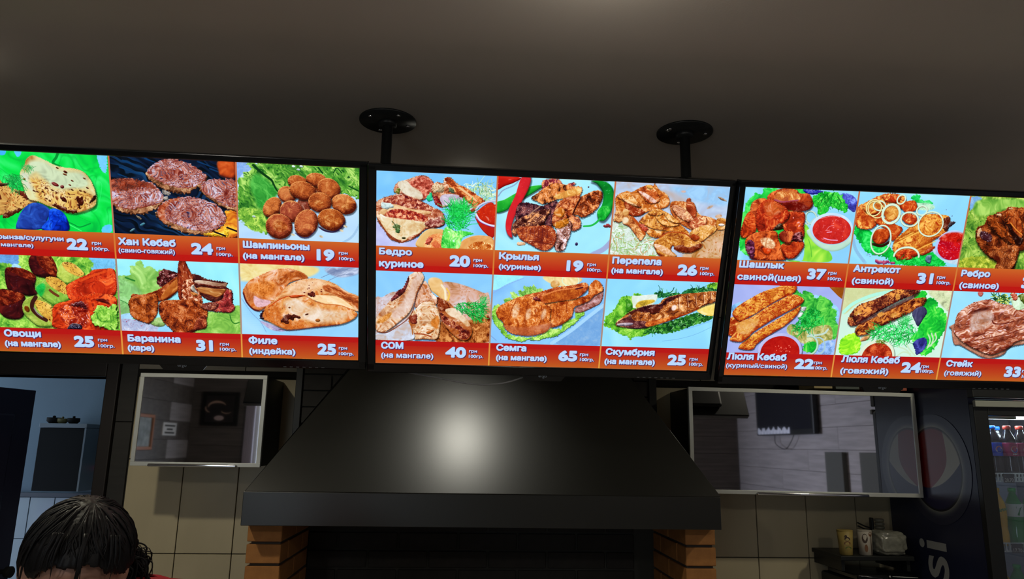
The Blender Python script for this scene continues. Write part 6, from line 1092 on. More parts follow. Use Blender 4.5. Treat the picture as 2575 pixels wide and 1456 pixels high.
# side and rear walls of the dining room
wl = struct(box('wall_left', XL-.1, XL-.012, YB, YW+.12, FZ, CZ, grout_m)); wr = struct(box('wall_right', XR+.012, XR+.1, YB, YW+.12, FZ, CZ, grout_m))
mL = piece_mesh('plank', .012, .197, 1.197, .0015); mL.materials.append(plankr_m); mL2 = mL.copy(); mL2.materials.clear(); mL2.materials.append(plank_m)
mS = piece_mesh('plank', .012, .197, .597, .0015); mS.materials.append(plankr_m)
for j in range(8):
    for wv, x in ((wl, XL-.012), (wr, XR)):
        for i in range(5):
            y = -2.5+1.2*i-(.6 if j % 2 else 0)
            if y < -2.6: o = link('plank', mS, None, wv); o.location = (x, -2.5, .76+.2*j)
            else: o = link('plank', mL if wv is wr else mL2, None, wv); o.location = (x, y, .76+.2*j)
bm = bmesh.new()   # rear wall with a window opening
add_box(bm, XL-.1, -2.43, YB-.12, YB-.012, FZ, CZ); add_box(bm, -2.43, -1.0, YB-.12, YB-.012, FZ, .75); add_box(bm, -2.43, -1.0, YB-.12, YB-.012, 2.25, CZ); add_box(bm, -1.0, XR+.1, YB-.12, YB-.012, FZ, CZ)
wb = struct(from_bm('wall_back', bm, grout_m))
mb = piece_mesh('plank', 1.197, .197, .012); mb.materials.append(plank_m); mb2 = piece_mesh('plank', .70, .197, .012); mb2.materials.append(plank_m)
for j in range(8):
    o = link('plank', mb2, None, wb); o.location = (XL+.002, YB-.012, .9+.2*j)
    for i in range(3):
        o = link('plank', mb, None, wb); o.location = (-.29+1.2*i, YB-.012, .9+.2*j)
wn = struct(thing('window_1', (-1.72, YB-.06, .75), None, None))
wfm = mat('white_window_frame', (.72, .74, .76), .4)
bm = bmesh.new(); add_box(bm, -.71, -.65, -.04, .04, 0, 1.5, .005); add_box(bm, .65, .71, -.04, .04, 0, 1.5, .005); add_box(bm, -.65, .65, -.04, .04, 0, .06, .005); add_box(bm, -.65, .65, -.04, .04, 1.44, 1.5, .005); add_box(bm, -.03, .03, -.035, .035, .06, 1.44, .005)
from_bm('frame', bm, wfm, wn)
sky_m = mat('window_pane', (.8, .9, 1), .05, emit=(.75, .88, 1), es=2.2)
bm = bmesh.new(); add_box(bm, -.65, -.03, -.004, .004, .06, 1.44); from_bm('pane', bm, sky_m, wn); bm = bmesh.new(); add_box(bm, .03, .65, -.004, .004, .06, 1.44); from_bm('pane', bm, sky_m, wn)
bl = thing('window_blind', (-1.72, YB+.03, 1.98), 'striped brown and cream folding blind over the rear window, seen in the left mirror door', 'blind')
for k in range(6): box('slat', -.76, .76, -.012+.004*(k % 2), .012, .0+.045*k, .04+.045*k, mat('blind_brown', (.38, .22, .14), .6) if k % 2 else mat('blind_cream', (.62, .5, .36), .6), bl, .002)
cu = bmesh.new(); n = 24; vs = []
for k in range(n+1):
    x = -.055+.11*k/n; y = .012*math.sin(k*1.5); vs.append((cu.verts.new((x, y, 0)), cu.verts.new((x, y, 1.75))))
for a, b in zip(vs, vs[1:]): cu.faces.new((a[0], b[0], b[1], a[1]))
o = from_bm('curtain', cu, mat('lilac_curtain', (.42, .38, .44), .8), None, True); o.location = (-2.46, YB+.05, .5)
so = o.modifiers.new('s', 'SOLIDIFY'); so.thickness = .004; tag(o, 'narrow lilac-grey curtain strip beside the rear window', 'curtain')
# ------------------------------------------------------------------ ceiling lamps (out of view; the pair behind the camera is added fill)
lg = mat('lamp_glass', (.9, .9, .85), .3, emit=(1, .95, .8), es=6)
def lamp(x, y, label):
    t = thing('ceiling_lamp', (x, y, CZ), label, 'lamp', 'round ceiling lamps')
    lathe('base', [(.07, -.012), (.07, 0)], white_m, t, 24); lathe('lens', [(.02, -.034), (.045, -.028), (.058, -.012)], lg, t, 24)
    return t
lamp(-1.32, 1.74, 'round white ceiling lamp at the far left, above the cheese and burger screen'); lamp(.25, 1.16, 'round white ceiling lamp in front of the middle screen'); lamp(2.08, 1.98, 'round white ceiling lamp at the far right, nearest the drinks fridge'); lamp(-.01, 2.5, 'round white ceiling lamp directly above the sloping hood, behind the screens')
lamp(-1.3, -.7, 'added round white fill lamp, unseen behind the viewer, window side'); lamp(1.3, -.7, 'added round white fill lamp, unseen behind the viewer, television side')
# ------------------------------------------------------------------ fireplace: brick piers, sooty firebox, chimney breast
fb = thing('fireplace_grill', (.09, 3.05, FZ), 'brick grill fireplace with orange piers and sooty firebox under the dark hood', 'fireplace')
FX, FY = .09, 3.05
def fpl(name, x0, x1, y0, y1, z0, z1, m, bev=0): return box(name, x0-FX, x1-FX, y0-FY, y1-FY, z0-FZ, z1-FZ, m, fb, bev)
fpl('pier_core', -.737, -.636, 2.762, 3.42, FZ, 1.268, mortar_m); fpl('pier_core', .830, .926, 2.762, 3.42, FZ, 1.268, mortar_m)
fpl('firebox_back', -.636, .830, 3.23, 3.42, FZ, 1.268, dmort_m); fpl('hearth', -.636, .830, 2.80, 3.23, FZ, .55, dmort_m)
bm1 = {}
for x0, x1 in ((-.749, -.630), (.823, .934)):
    for k in range(19):
        z = 1.2055-.073*k+.0
        z1 = z+.0645 if k == 0 else z+.0645
        for y0, y1 in ((2.75, 2.975), (2.985, 3.22)) if k % 2 == 0 else ((2.75, 2.862), (2.872, 3.097), (3.107, 3.22)):
            key = (round(x1-x0, 3), round(y1-y0, 3))
            if key not in bm1: bm1[key] = piece_mesh('brick', x1-x0, .0635, y1-y0, .002); bm1[key].materials.append(brick_m)
            o = link('brick', bm1[key], None, fb); o.location = (x0-FX+random.uniform(-.001, .001), y0-FY+random.uniform(-.0012, .0012), z-FZ)
dm = piece_mesh('brick', .24, .064, .02, .002); dm.materials.append(dbrick_m); dm2 = piece_mesh('brick', .115, .064, .02, .002); dm2.materials.append(dbrick_m)
for k in range(9):
    z = 1.195-.073*k
    for i in range(6 if k % 2 == 0 else 7):
        x = -.628+.25*i-(.125 if k % 2 else 0)
        if x < -.63:
            o = link('brick', dm2, None, fb); o.location = (-.628-FX, 3.218-FY, z-FZ)
        elif x+.24 < .83: o = link('brick', dm, None, fb); o.location = (x-FX, 3.218-FY, z-FZ)
        elif x+.11 < .83: o = link('brick', dm2, None, fb); o.location = (x-FX, 3.218-FY, z-FZ)
# chimney breast
cb = thing('chimney_breast', (.065, 3.37, 1.27), 'black brick chimney breast rising behind the sloping hood', 'chimney')
box('core', -.742-.065, .872-.065, -.06, .075, 0, 1.225, dmort_m, cb)
for k in range(17):
    z = .004+.072*k
    for i in range(7):
        x = -.712+.247*i-(.12 if k % 2 else 0); xa, xb = max(x, -.712), min(x+.24, .838)
        if xb-xa < .03: continue
        o = link('brick', piece_mesh('brick', xb-xa, .066, .014, .0015), dbrick_m, cb); o.location = (xa-.065, -.072, z)
box('corner_post', -.745-.065, -.716-.065, -.082, -.06, 0, 1.226, satin_m, cb, .002); box('corner_post', .838-.065, .873-.065, -.082, -.06, 0, 1.226, satin_m, cb, .002)
# ------------------------------------------------------------------ hood
hd = thing('extractor_hood', (.09, 3.0, 1.268), 'large dark steel extractor hood with sloping front and deep lip over the fireplace', 'hood')
def fx(z): # left/right/front of the sloping body at height z
    t = (z-1.392)/.43; return -.742+.256*t, .926-.239*t, 2.665+.72*(z-1.392)
bm = bmesh.new()
add_box(bm, -.842, .839, -.34, -.326, .0, .1135, .002, 2); add_box(bm, -.842, -.828, -.3265, .43, .0, .1135, .002, 2); add_box(bm, .825, .839, -.3265, .43, .0, .1135, .002, 2)
add_box(bm, -.828, .825, -.326, .28, .1, .1135); add_box(bm, -.828, -.815, .28, .43, .1, .1135); add_box(bm, .79, .825, .28, .43, .1, .1135)
# hollow underside reads as a dark recess
from_bm('lip', bm, hood_m, hd)
bm = bmesh.new(); zs = (1.382, 2.30); V = []
for z in zs:
    l, r_, f = fx(z); V.append([bm.verts.new((a-.09, b-3.0, z-1.268)) for a, b in ((l, f), (r_, f), (r_, 3.29), (l, 3.29))])
for k in range(4): bm.faces.new((V[0][k], V[0][(k+1) % 4], V[1][(k+1) % 4], V[1][k]))
bm.faces.new(V[0][::-1]); bm.faces.new(V[1]); bmesh.ops.bevel(bm, geom=bm.edges[:], offset=.002, segments=1, affect='EDGES'); from_bm('sloping_body', bm, hood_m, hd)
l, r_, f = fx(2.30); box('flue_duct', l-.09+.04, r_-.09-.04, f-3.0+.02, .28, 1.03, CZ-1.268, hood_m, hd, .002)
# ------------------------------------------------------------------ wall cabinets with mirror doors
def cabinet(x0, x1, z0, z1, hx0, hx1, label, tilt=0, fr=.0165):
    t = thing('wall_cabinet', ((x0+x1)/2, 3.29, z0), label, 'cabinet', 'mirror-fronted wall cabinets'); w = (x1-x0)/2; h = z1-z0
    box('body', -w+.004, w-.004, -.14, .145, .004, h-.004, satin_m, t, .001)
    d = thing('door', (0, -.15, 0), None, None); d.parent = t
    bm = bmesh.new()
    add_box(bm, -w, w, -.01, .008, h-fr, h, .001); add_box(bm, -w, w, -.01, .008, 0, fr, .001); add_box(bm, -w, -w+fr, -.01, .008, fr, h-fr, .001); add_box(bm, w-fr, w, -.01, .008, fr, h-fr, .001)
    from_bm('frame', bm, alu_m, d); box('mirror_pane', -w+fr-.002, w-fr+.002, -.006, .004, fr-.002, h-fr+.002, mirror_m, d)
    c = (x0+x1)/2; bm = bmesh.new(); add_box(bm, hx0-c, hx1-c, -.024, -.010, -.002, .010, .004, 3); add_box(bm, hx0-c, hx0-c+.012, -.02, 0, .0, .008); add_box(bm, hx1-c-.012, hx1-c, -.02, 0, .0, .008)
    from_bm('handle', bm, chrome_m, d, True)
    if tilt: t.rotation_euler = (0, tilt, 0)
    return t
cabinet(-1.346, -.828, 1.447, 1.823, -1.272, -.92, 'small dark wall cabinet with aluminium-framed mirror door left of the hood')
cabinet(.969, 1.988, 1.362, 1.809, 1.25, 1.74, 'wide dark wall cabinet with aluminium-framed mirror door right of the hood', tilt=R(.45))
# boxes on top of the right cabinet
def carton(x0, x1, y0, y1, z0, h, m, label):
    t = thing('carton', ((x0+x1)/2, (y0+y1)/2, z0), label, 'box'); w = (x1-x0)/2; d = (y1-y0)/2
    box('box_body', -w, w, -d, d, 0, h, m, t, .002); box('tape', -w*.98, w*.98, -d-.0008, -d+.001, h*.45, h*.62, mat('tape_'+m.name, tuple(c*.6 for c in m.node_tree.nodes['Principled BSDF'].inputs[0].default_value[:3]), .3), t)
    return t
card = mat('cardboard', (.42, .34, .17), .8, var=.15, vs=12)
carton(1.555, 1.640, 3.17, 3.32, 1.8215, .10, card, 'beige cardboard carton on top of the right wall cabinet')
carton(1.655, 1.765, 3.17, 3.32, 1.820, .10, mat('grey_green_print', (.06, .075, .065), .6), 'dark grey carton on the right cabinet beside the beige one')
t = carton(1.775, 1.985, 3.17, 3.32, 1.8185, .10, mat('orange_print', (.32, .08, .045), .5), 'orange and black carton at the fridge end of the right cabinet')
box('black_panel', -.07, .085, -.0765, -.074, .004, .09, satin_m, t)
# ------------------------------------------------------------------ ceiling mounts for the screens
def mount(x, y, z, rot, scr, label):
    t = thing('screen_mount', (x, y, CZ), label, 'mount', 'black ceiling mounts of the screens')
    lathe('flange', [(.0845, -.006), (.0845, 0)], satin_m, t, 40); lathe('collar', [(.026, -.02), (.028, -.006)], satin_m, t, 24)
    lathe('pole', [(.0155, z-CZ), (.0155, -.006)], satin_m, t, 24)
    box('arm', -.03, .03, -.095, .02, z-CZ-.02, z-CZ+.02, satin_m, t, .004)
    for a in scr:
        s = lathe('screw', [(.0055, -.0095), (.0065, -.006)], chrome_m, t, 10, loc=(.062*math.cos(R(a)), .062*math.sin(R(a)), 0))
    return t
mount(-.253, 2.053, 1.96, 0, (118, 20, -140, -55), 'black pipe mount with round ceiling flange holding the middle screen at its left end')
mount(.651, 2.045, 1.96, 0, (90, -8, -150, 200), 'black pipe mount with round ceiling flange holding the middle screen at its right end')
# ------------------------------------------------------------------ the three screens
def screen(i, TL, yw, tl, label, bl, br):
    a = Vector((math.cos(yw), math.sin(yw), 0)); dn = Vector((-math.sin(tl)*math.sin(yw), math.sin(tl)*math.cos(yw), -math.cos(tl))); u = -dn; nb = u.cross(a)
    Wd, Hh = .93, .93*9/16; base = Vector(TL)+a*Wd/2+dn*(Hh+.027)
    t = thing('menu_screen', base, label, 'screen', 'menu screens hanging in a row'); t.rotation_euler = Matrix((a, nb, u)).transposed().to_euler()
    w = Wd/2; b0, b1 = .027, .0175; hh = Hh+b0+b1
    bm = bmesh.new()
    F0 = -.004
    add_box(bm, -w-bl, w+br, F0, .03, 0, b0, .0035, 3); add_box(bm, -w-bl, w+br, F0, .03, hh-b1, hh, .0035, 3)
    add_box(bm, -w-bl, -w, F0, .03, .004, hh-.004, .0035, 3); add_box(bm, w, w+br, F0, .03, .004, hh-.004, .0035, 3)
    from_bm('bezel', bm, black_m, t)
    bm = bmesh.new(); add_box(bm, -w-bl+.002, w+br-.002, .012, .032, .002, hh-.002, .004, 2); add_box(bm, -w*.7, w*.7, .03, .062, .05, hh-.08, .012, 2); from_bm('housing', bm, satin_m, t)
    me = bpy.data.meshes.new('display_panel'); me.from_pydata([(-w, 0, b0), (w, 0, b0), (w, 0, b0+Hh), (-w, 0, b0+Hh), (-w, .006, b0), (w, .006, b0), (w, .006, b0+Hh), (-w, .006, b0+Hh)], [], [(0, 1, 2, 3), (7, 6, 5, 4), (0, 4, 5, 1), (1, 5, 6, 2), (2, 6, 7, 3), (3, 7, 4, 0)])
    uv = me.uv_layers.new(); 
    for lp, c in zip(range(4), ((0, 0), (1, 0), (1, 1), (0, 1))): uv.data[lp].uv = c
    for lp in range(4, len(uv.data)): uv.data[lp].uv = (.999, .5)
    link('display_panel', me, SCREEN_M[i], t)
    bm = bmesh.new(); V = [bm.verts.new(p) for p in ((-.062, -.003, .002), (.062, -.003, .002), (.05, -.003, -.014), (-.05, -.003, -.014), (-.062, .02, .002), (.062, .02, .002), (.05, .02, -.014), (-.05, .02, -.014))]
    for f in ((0, 1, 2, 3), (4, 5, 6, 7), (0, 1, 5, 4), (1, 2, 6, 5), (2, 3, 7, 6), (3, 0, 4, 7)): bm.faces.new([V[k] for k in f])
    tb = from_bm('logo_tab', bm, black_m, t)
    text_part('logo_lettering', 'ergo', mat('dim_lettering', (.22, .26, .3), .5), tb, Matrix.Translation((-.014, -.0036, -.006)) @ Matrix.Rotation(R(90), 4, 'X'), h=.0095)
    bm = bmesh.new()
    for k in range(7): add_box(bm, w-.20+k*.017, w-.192+k*.017, F0-.0004, F0+.001, .0035, .0055)
    bt = from_bm('button_marks', bm, mat('dim_marks', (.13, .14, .14), .5), t)
    return t
SCR = [screen(0, (-1.2173, 1.7671, 2.2444), R(1.666), R(25.695), 'black menu screen at the left showing cheese, burger patties, mushrooms and grilled vegetables', .02, .0225),
       screen(1, (-.2403, 1.7743, 2.2322), R(1.218), R(27.098), 'black menu screen in the middle showing chicken, wings, quail and fish', .0225, .0165),
       screen(2, (.7234, 1.7738, 2.2259), R(.259), R(25.388), 'black menu screen at the right showing pork shashlik, kebabs and steak', .0165, .02)]
# hanging cable under the middle screen
tag(tube('power_cable', spline([(-0.1677, 2.05, 1.7481), (-0.1432, 2.05, 1.7431), (-0.0764, 2.05, 1.7324), (0.0016, 2.05, 1.7196), (0.0518, 2.05, 1.7163), (0.1041, 2.05, 1.7207), (0.1465, 2.05, 1.7327), (0.1666, 2.05, 1.7421), (0.1855, 2.05, 1.7604)]), .0022, mat('grey_cable', (.25, .25, .25), .4), None, 8), 'thin grey power cable sagging below the middle menu screen', 'cable')
# ------------------------------------------------------------------ drinks fridge
FRX, FRY = 2.0, 2.79
fr = thing('drinks_fridge', (2.31, 3.1, FZ), 'tall dark blue drinks fridge with glass door and globe emblem on its side', 'fridge')
def fp(name, x0, x1, y0, y1, z0, z1, m, bev=0, parent=None): return box(name, x0-2.31, x1-2.31, y0-3.1, y1-3.1, z0-FZ, z1-FZ, m, parent or fr, bev)
blue_m = mat('fridge_blue', (.020, .024, .060), .35, spec=.4, var=.3, vs=3)
fin = mat('fridge_inside', (.10, .11, .14), .5)
bm = bmesh.new()
for a in ((2.0, 2.03, 2.80, 3.41, FZ, 1.92), (2.59, 2.62, 2.80, 3.41, FZ, 1.92), (2.03, 2.59, 3.36, 3.41, FZ, 1.92), (2.03, 2.59, 2.80, 3.36, 1.76, 1.92), (2.03, 2.59, 2.80, 3.36, FZ, .1)): add_box(bm, a[0]-2.31, a[1]-2.31, a[2]-3.1, a[3]-3.1, a[4]-FZ, a[5]-FZ)
from_bm('cabinet_shell', bm, blue_m, fr)
bm = bmesh.new()
for a in ((2.031, 2.036, 2.81, 3.36, .1, 1.76), (2.584, 2.589, 2.81, 3.36, .1, 1.76), (2.036, 2.584, 3.352, 3.358, .1, 1.76)): add_box(bm, a[0]-2.31, a[1]-2.31, a[2]-3.1, a[3]-3.1, a[4]-FZ, a[5]-FZ)
from_bm('liner', bm, fin, fr)
fp('canopy', 1.998, 2.622, 2.765, 2.80, 1.765, 1.92, satin_m, .004)
fp('canopy_edge', 1.998, 2.622, 2.755, 2.772, 1.728, 1.752, mat('grey_rail', (.22, .23, .2), .4), .002)
dd = thing('door', (0, 0, 0), None, None); dd.parent = fr
bm = bmesh.new()
for a in ((2.0, 2.058, 2.772, 2.80, -.1, 1.74), (2.562, 2.62, 2.772, 2.80, -.1, 1.74), (2.058, 2.562, 2.772, 2.80, 1.695, 1.74), (2.058, 2.562, 2.772, 2.80, -.1, .12)): add_box(bm, a[0]-2.31, a[1]-2.31, a[2]-3.1, a[3]-3.1, a[4]-FZ, a[5]-FZ, .003)
from_bm('door_frame', bm, satin_m, dd)
gl = bpy.data.materials.new('door_glass'); gl.use_nodes = True; nt = gl.node_tree; nt.nodes.clear(); o_ = nt.nodes.new('ShaderNodeOutputMaterial'); mx = nt.nodes.new('ShaderNodeMixShader'); tr = nt.nodes.new('ShaderNodeBsdfTransparent'); gs = nt.nodes.new('ShaderNodeBsdfGlossy'); fr_ = nt.nodes.new('ShaderNodeFresnel')
tr.inputs[0].default_value = (.92, .94, .96, 1); gs.inputs[1].default_value = .02; nt.links.new(fr_.outputs[0], mx.inputs[0]); nt.links.new(tr.outputs[0], mx.inputs[1]); nt.links.new(gs.outputs[0], mx.inputs[2]); nt.links.new(mx.outputs[0], o_.inputs[0])
fp('glass_pane', 2.056, 2.564, 2.784, 2.788, .118, 1.697, gl, 0, dd)
fp('lamp_tube', 2.10, 2.58, 2.93, 2.96, 1.690, 1.715, mat('fridge_lamp', (1, 1, 1), .4, emit=(.78, .95, 1), es=7), .006)
fp('top_tray', 2.04, 2.58, 2.90, 3.35, 1.715, 1.722, mat('tray_grey', (.35, .38, .4), .4)); fp('tray_lip', 2.04, 2.26, 2.885, 2.90, 1.688, 1.712, mat('olive_strip', (.22, .22, .10), .5))
light('fridge_light', 'AREA', (2.33, 2.94, 1.685), 1.5, (.75, .92, 1), .42, (2.33, 3.05, .5), size_y=.04)
wire = mat('white_wire', (.62, .66, .64), .35)
tag_m = mat('price_tag', (.05, .05, .055), .5); tgw = mat('price_print', (.5, .5, .46), .6)
for z, price in ((1.458, '20.70'), (1.192, '17.70'), (.92, None)):
    sh = thing('shelf', (0, 0, z-FZ), None, None); sh.parent = fr
    bm = bmesh.new(); add_box(bm, 2.04-2.31, 2.58-2.31, 2.868-3.1, 2.874-3.1, .012, .016); add_box(bm, 2.04-2.31, 2.58-2.31, 2.868-3.1, 2.874-3.1, -.018, -.014)
    for k in range(36): x = 2.045+.015*k-2.31; add_box(bm, x, x+.005, 2.866-3.1, 2.872-3.1, -.018, .014)
    for k in range(18): x = 2.05+.03*k-2.31; add_box(bm, x, x+.004, 2.872-3.1, 3.34-3.1, -.004, 0)
    from_bm('wire_rack', bm, wire, sh)
    if price:
        box('tag_holder', 2.155-2.31, 2.198-2.31, 2.858-3.1, 2.862-3.1, -.022, .014, tag_m, sh, .001)
        text_part('price_figures', price, tgw, sh, Matrix.Translation((2.158-2.31, 2.8575-3.1, -.018)) @ Matrix.Rotation(R(90), 4, 'X'), w=.036, h=.014)
# emblem and lettering printed on the fridge side (plane x = 2.0)
n = 384; yy, xx = np.mgrid[0:n, 0:n]; X = (xx+.5)/n*2.6-1.3; Y = 1.3-(yy+.5)/n*2.6; rr = np.hypot(X, Y)
bg = np.array([.155, .17, .26], np.float32); g = np.ones((n, n, 3), np.float32)*bg
glow = np.clip(1-(rr-1)/.17, 0, 1)**1.6; g += (np.array([.50, .51, .48])-g)*glow[..., None]
top = (X < .48-1.2*np.maximum(0, .3-Y)**2-.2*np.maximum(0, Y-.3)**2) & (Y > -.52)
bot = Y < -.42+.25*X+.37*X*X
c = np.where(bot[..., None], np.array([.13, .12, .27]), np.where(top[..., None], np.array([.44, .05, .05]), np.array([.60, .60, .55])))
edge = np.clip((rr-.93)/.05, 0, 1)[..., None]; c = c*(1-edge*.75); inn = np.clip((1-rr)/.012, 0, 1)[..., None]; g = g*(1-inn)+c*inn
em = image_mat('globe_emblem_print', g.astype(np.float32), emit=False, rough=.35)
def side_disc(name, y, z, r, m, parent):
    me = bpy.data.meshes.new(name); n = 48; v = []; uvs = []
    for k in range(n):
        a = 2*math.pi*k/n; v.append((2.0-.0012-2.31, y-3.1+r*math.cos(a), z-FZ+r*math.sin(a))); uvs.append((.5-.5*math.cos(a), .5+.5*math.sin(a)))
    me.from_pydata(v, [], [list(range(n))]); uv = me.uv_layers.new()
    for k in range(n): uv.data[k].uv = uvs[k]
    o = link(name, me, m, parent); s_ = o.modifiers.new('s', 'SOLIDIFY'); s_.thickness = .0008; return o
side_disc('globe_emblem', 3.05, 1.483, .175*1.3, em, fr)
Mt = Matrix(((0, 0, 1, 2.0-.0015-2.31), (0, 1, 0, 0), (0, 0, 0, 0), (0, 0, 0, 1)))
# text runs upwards (rotated a quarter turn): text x -> +z, text up -> +y (towards the wall)
Mt = Matrix(((0, 0, 0, 2.0-.0015-2.31), (0, 1, 0, 2.965-3.1), (1, 0, 0, .62-FZ), (0, 0, 0, 1)))
text_part('brand_lettering', 'pepsi', mat('pale_lettering', (.36, .37, .36), .5), fr, Mt, w=.565, h=.245, bold=.012)
# ------------------------------------------------------------------ bottles
def bottle(x, y, z, liquid, cap, label_c, label_t, h=.205, r=.031, script=None, emblem=False, band=(.40, .66)):
    t = thing('drink_bottle', (x, y, z), label_t, 'bottle', 'bottles in the drinks fridge')
    pr = [(.8, 0), (.95, .02), (1, .06), (1, .2), (.9, .32), (.97, .42), (1, .5), (1, .66), (.86, .75), (.55, .85), (.40, .9), (.40, .955)]
    lathe('body', [(a*r, b*h) for a, b in pr], liquid, t, 20); lathe('cap', [(.46*r, .925*h), (.47*r, .99*h), (.40*r, h)], cap, t, 16)
    if label_c: lathe('label_band', [(1.02*r, band[0]*h), (1.03*r, (band[0]+.01)*h), (1.03*r, (band[1]-.01)*h), (1.02*r, band[1]*h)], label_c, t, 20)
    if emblem:
        zc = (band[0]+band[1])/2*h; e = .014
        for nm, m, s0, s1 in (('emblem_red', mat('emblem_red', (.6, .06, .05), .4), 20, 200), ('emblem_white', mat('emblem_white', (.75, .78, .8), .4), 0, 0), ('emblem_blue', mat('emblem_blue', (.02, .06, .4), .4), 200, 380)):
            bm = bmesh.new(); vs = []
            for k in range(16):
                a = R(s0+(s1-s0)*k/15) if s1 else 2*math.pi*k/16
                ex = e*math.cos(a)*(.86 if s1 else 1); ez = e*math.sin(a)*(.86 if s1 else 1)+(0 if not s1 else (.001 if s0 < 90 else -.001))
                vs.append(bm.verts.new((ex, -math.sqrt(max((1.03*r)**2-ex*ex, 0))-(.0008 if s1 else .0004), zc+ez)))
            bm.faces.new(vs); from_bm(nm, bm, m, t)
    if script:
        s, m, hh, z0, rot = script; me = text_mesh(s, .03); co = np.array([v.co[:] for v in me.vertices]); lo, hi = co.min(0), co.max(0); k = hh/(hi[1]-lo[1])
        for v in me.vertices:
            u = (v.co.x-(lo[0]+hi[0])/2)*k; w = (v.co.y-lo[1])*k+u*rot; v.co = (1.045*r*math.sin(u/r), -1.045*r*math.cos(u/r), z0*h+w)
        me.materials.clear(); link('label_lettering', me, m, t)
    return t
cola = mat('cola', (.012, .010, .012), .1, spec=.6); bcap = mat('blue_cap', (.01, .16, .75), .35); rcap = mat('red_cap', (.75, .08, .05), .35)
blab = mat('blue_label', (.005, .07, .62), .4); mlab = mat('magenta_label', (.36, .01, .09), .4)
org = mat('orange_drink', (.72, .42, .035), .15); ocap = mat('orange_cap', (.8, .48, .03), .35); gcap = mat('green_cap', (.02, .42, .10), .35); grn = mat('green_bottle', (.02, .27, .06), .12); wlab = mat('white_label', (.6, .66, .62), .4); gscr = mat('green_script', (.02, .22, .05), .5)
z1 = 1.458
bottle(2.133, 2.925, z1, cola, bcap, blab, 'cola bottle with blue label nearest the fridge hinge side, top shelf', emblem=True)
bottle(2.192, 2.945, z1, cola, bcap, blab, 'cola bottle with blue cap and blue label, second on the top shelf', emblem=True)
bottle(2.243, 2.925, z1, cola, rcap, mlab, 'cola bottle with red cap and dark magenta label on the top shelf', emblem=True, script=('pepsi', wlab, .008, .42, 0))
bottle(2.305, 2.935, z1, cola, rcap, mlab, 'cola bottle with magenta label right of the red-capped one, top shelf', emblem=True)
bottle(2.165, 3.03, z1, cola, bcap, blab, 'blue-capped cola bottle in the back row behind the first two, top shelf')
bottle(2.275, 3.03, z1, cola, bcap, blab, 'blue-capped cola bottle in the back row behind the magenta labels')
z2 = 1.192
bottle(2.155, 2.915, z2, org, ocap, None, 'yellow-orange drink bottle with orange cap on the second fridge shelf', h=.222, r=.0305, script=('Mirinda', gscr, .014, .60, .25))
bottle(2.232, 2.925, z2, grn, gcap, wlab, 'green soda bottle with green cap and white label on the second fridge shelf', h=.222, r=.0305, band=(.5, .72), script=('7', gscr, .036, .52, 0))
bottle(2.30, 2.92, z2, grn, ocap, wlab, 'green soda bottle with yellow cap at the right of the second fridge shelf', h=.222, r=.0305, band=(.5, .72))
bottle(2.19, 3.02, z2, org, ocap, None, 'orange drink bottle in the back row of the second fridge shelf', h=.222, r=.0305)
bottle(2.12, 3.02, z2, grn, gcap, None, 'green bottle mostly hidden behind the orange one, second fridge shelf', h=.222, r=.0305)
z3 = .92
for k, (x, m_, c_, lb) in enumerate(((2.14, org, ocap, 'orange drink bottle on the third fridge shelf, hinge side'), (2.21, grn, gcap, 'green bottle with green cap on the third fridge shelf'), (2.28, cola, bcap, 'cola bottle with blue cap on the third fridge shelf'))): bottle(x, 2.92, z3, m_, c_, None, lb, h=.2)
# ------------------------------------------------------------------ shelf with cups, coffee machine
sh = thing('counter_shelf', (1.78, 3.26, 1.094), 'black shelf above the coffee machine holding cups', 'shelf')
box('board', -.16, .165, -.09, .178, 0, .018, satin_m, sh, .002); box('bracket', -.15, -.135, -.07, .178, -.045, 0, satin_m, sh); box('bracket', .14, .155, -.07, .178, -.045, 0, satin_m, sh)
def cup(x, w, m, label, deco):
    t = thing('paper_cup', (x, 3.215, 1.112), label, 'cup', 'cups on the black shelf'); h = .103
    lathe('cup_wall', [(.024, 0), (.026, .002), (w, h-.003)], m, t, 28); lathe('rim', [(w-.001, h-.004), (w+.0015, h-.002), (w-.001, h)], m, t, 28)
    for k, (u, z, a, b, c) in enumerate(deco):
        bm = bmesh.new(); vs = []
        for q in range(12):
            an = 2*math.pi*q/12; uu = u+a*math.cos(an); zz = z+b*math.sin(an); rr = .026+(w-.026)*zz/h+.0006; vs.append(bm.verts.new((rr*math.sin(uu/rr), -rr*math.cos(uu/rr), zz)))
        bm.faces.new(vs); from_bm('printed_figure', bm, c, t)
dk = mat('dark_print', (.05, .03, .02), .6); bn = mat('brown_print', (.16, .07, .03), .6)
cup(1.668, .033, mat('yellow_cup', (.34, .25, .07), .5, var=.2, vs=40), 'yellow printed paper cup at the left end of the black shelf', [(-.006, .068, .012, .008, dk), (-.006, .050, .014, .009, bn), (-.002, .030, .014, .007, mat('green_print', (.10, .14, .03), .6)), (-.012, .078, .006, .006, dk)])
cup(1.756, .030, mat('white_cup', (.33, .30, .25), .5), 'white paper cup with dark leaf print in the middle of the shelf', [(-.014, .07, .012, .02, dk), (-.010, .03, .007, .016, bn), (.014, .045, .003, .045, dk), (.012, .088, .010, .010, bn)])
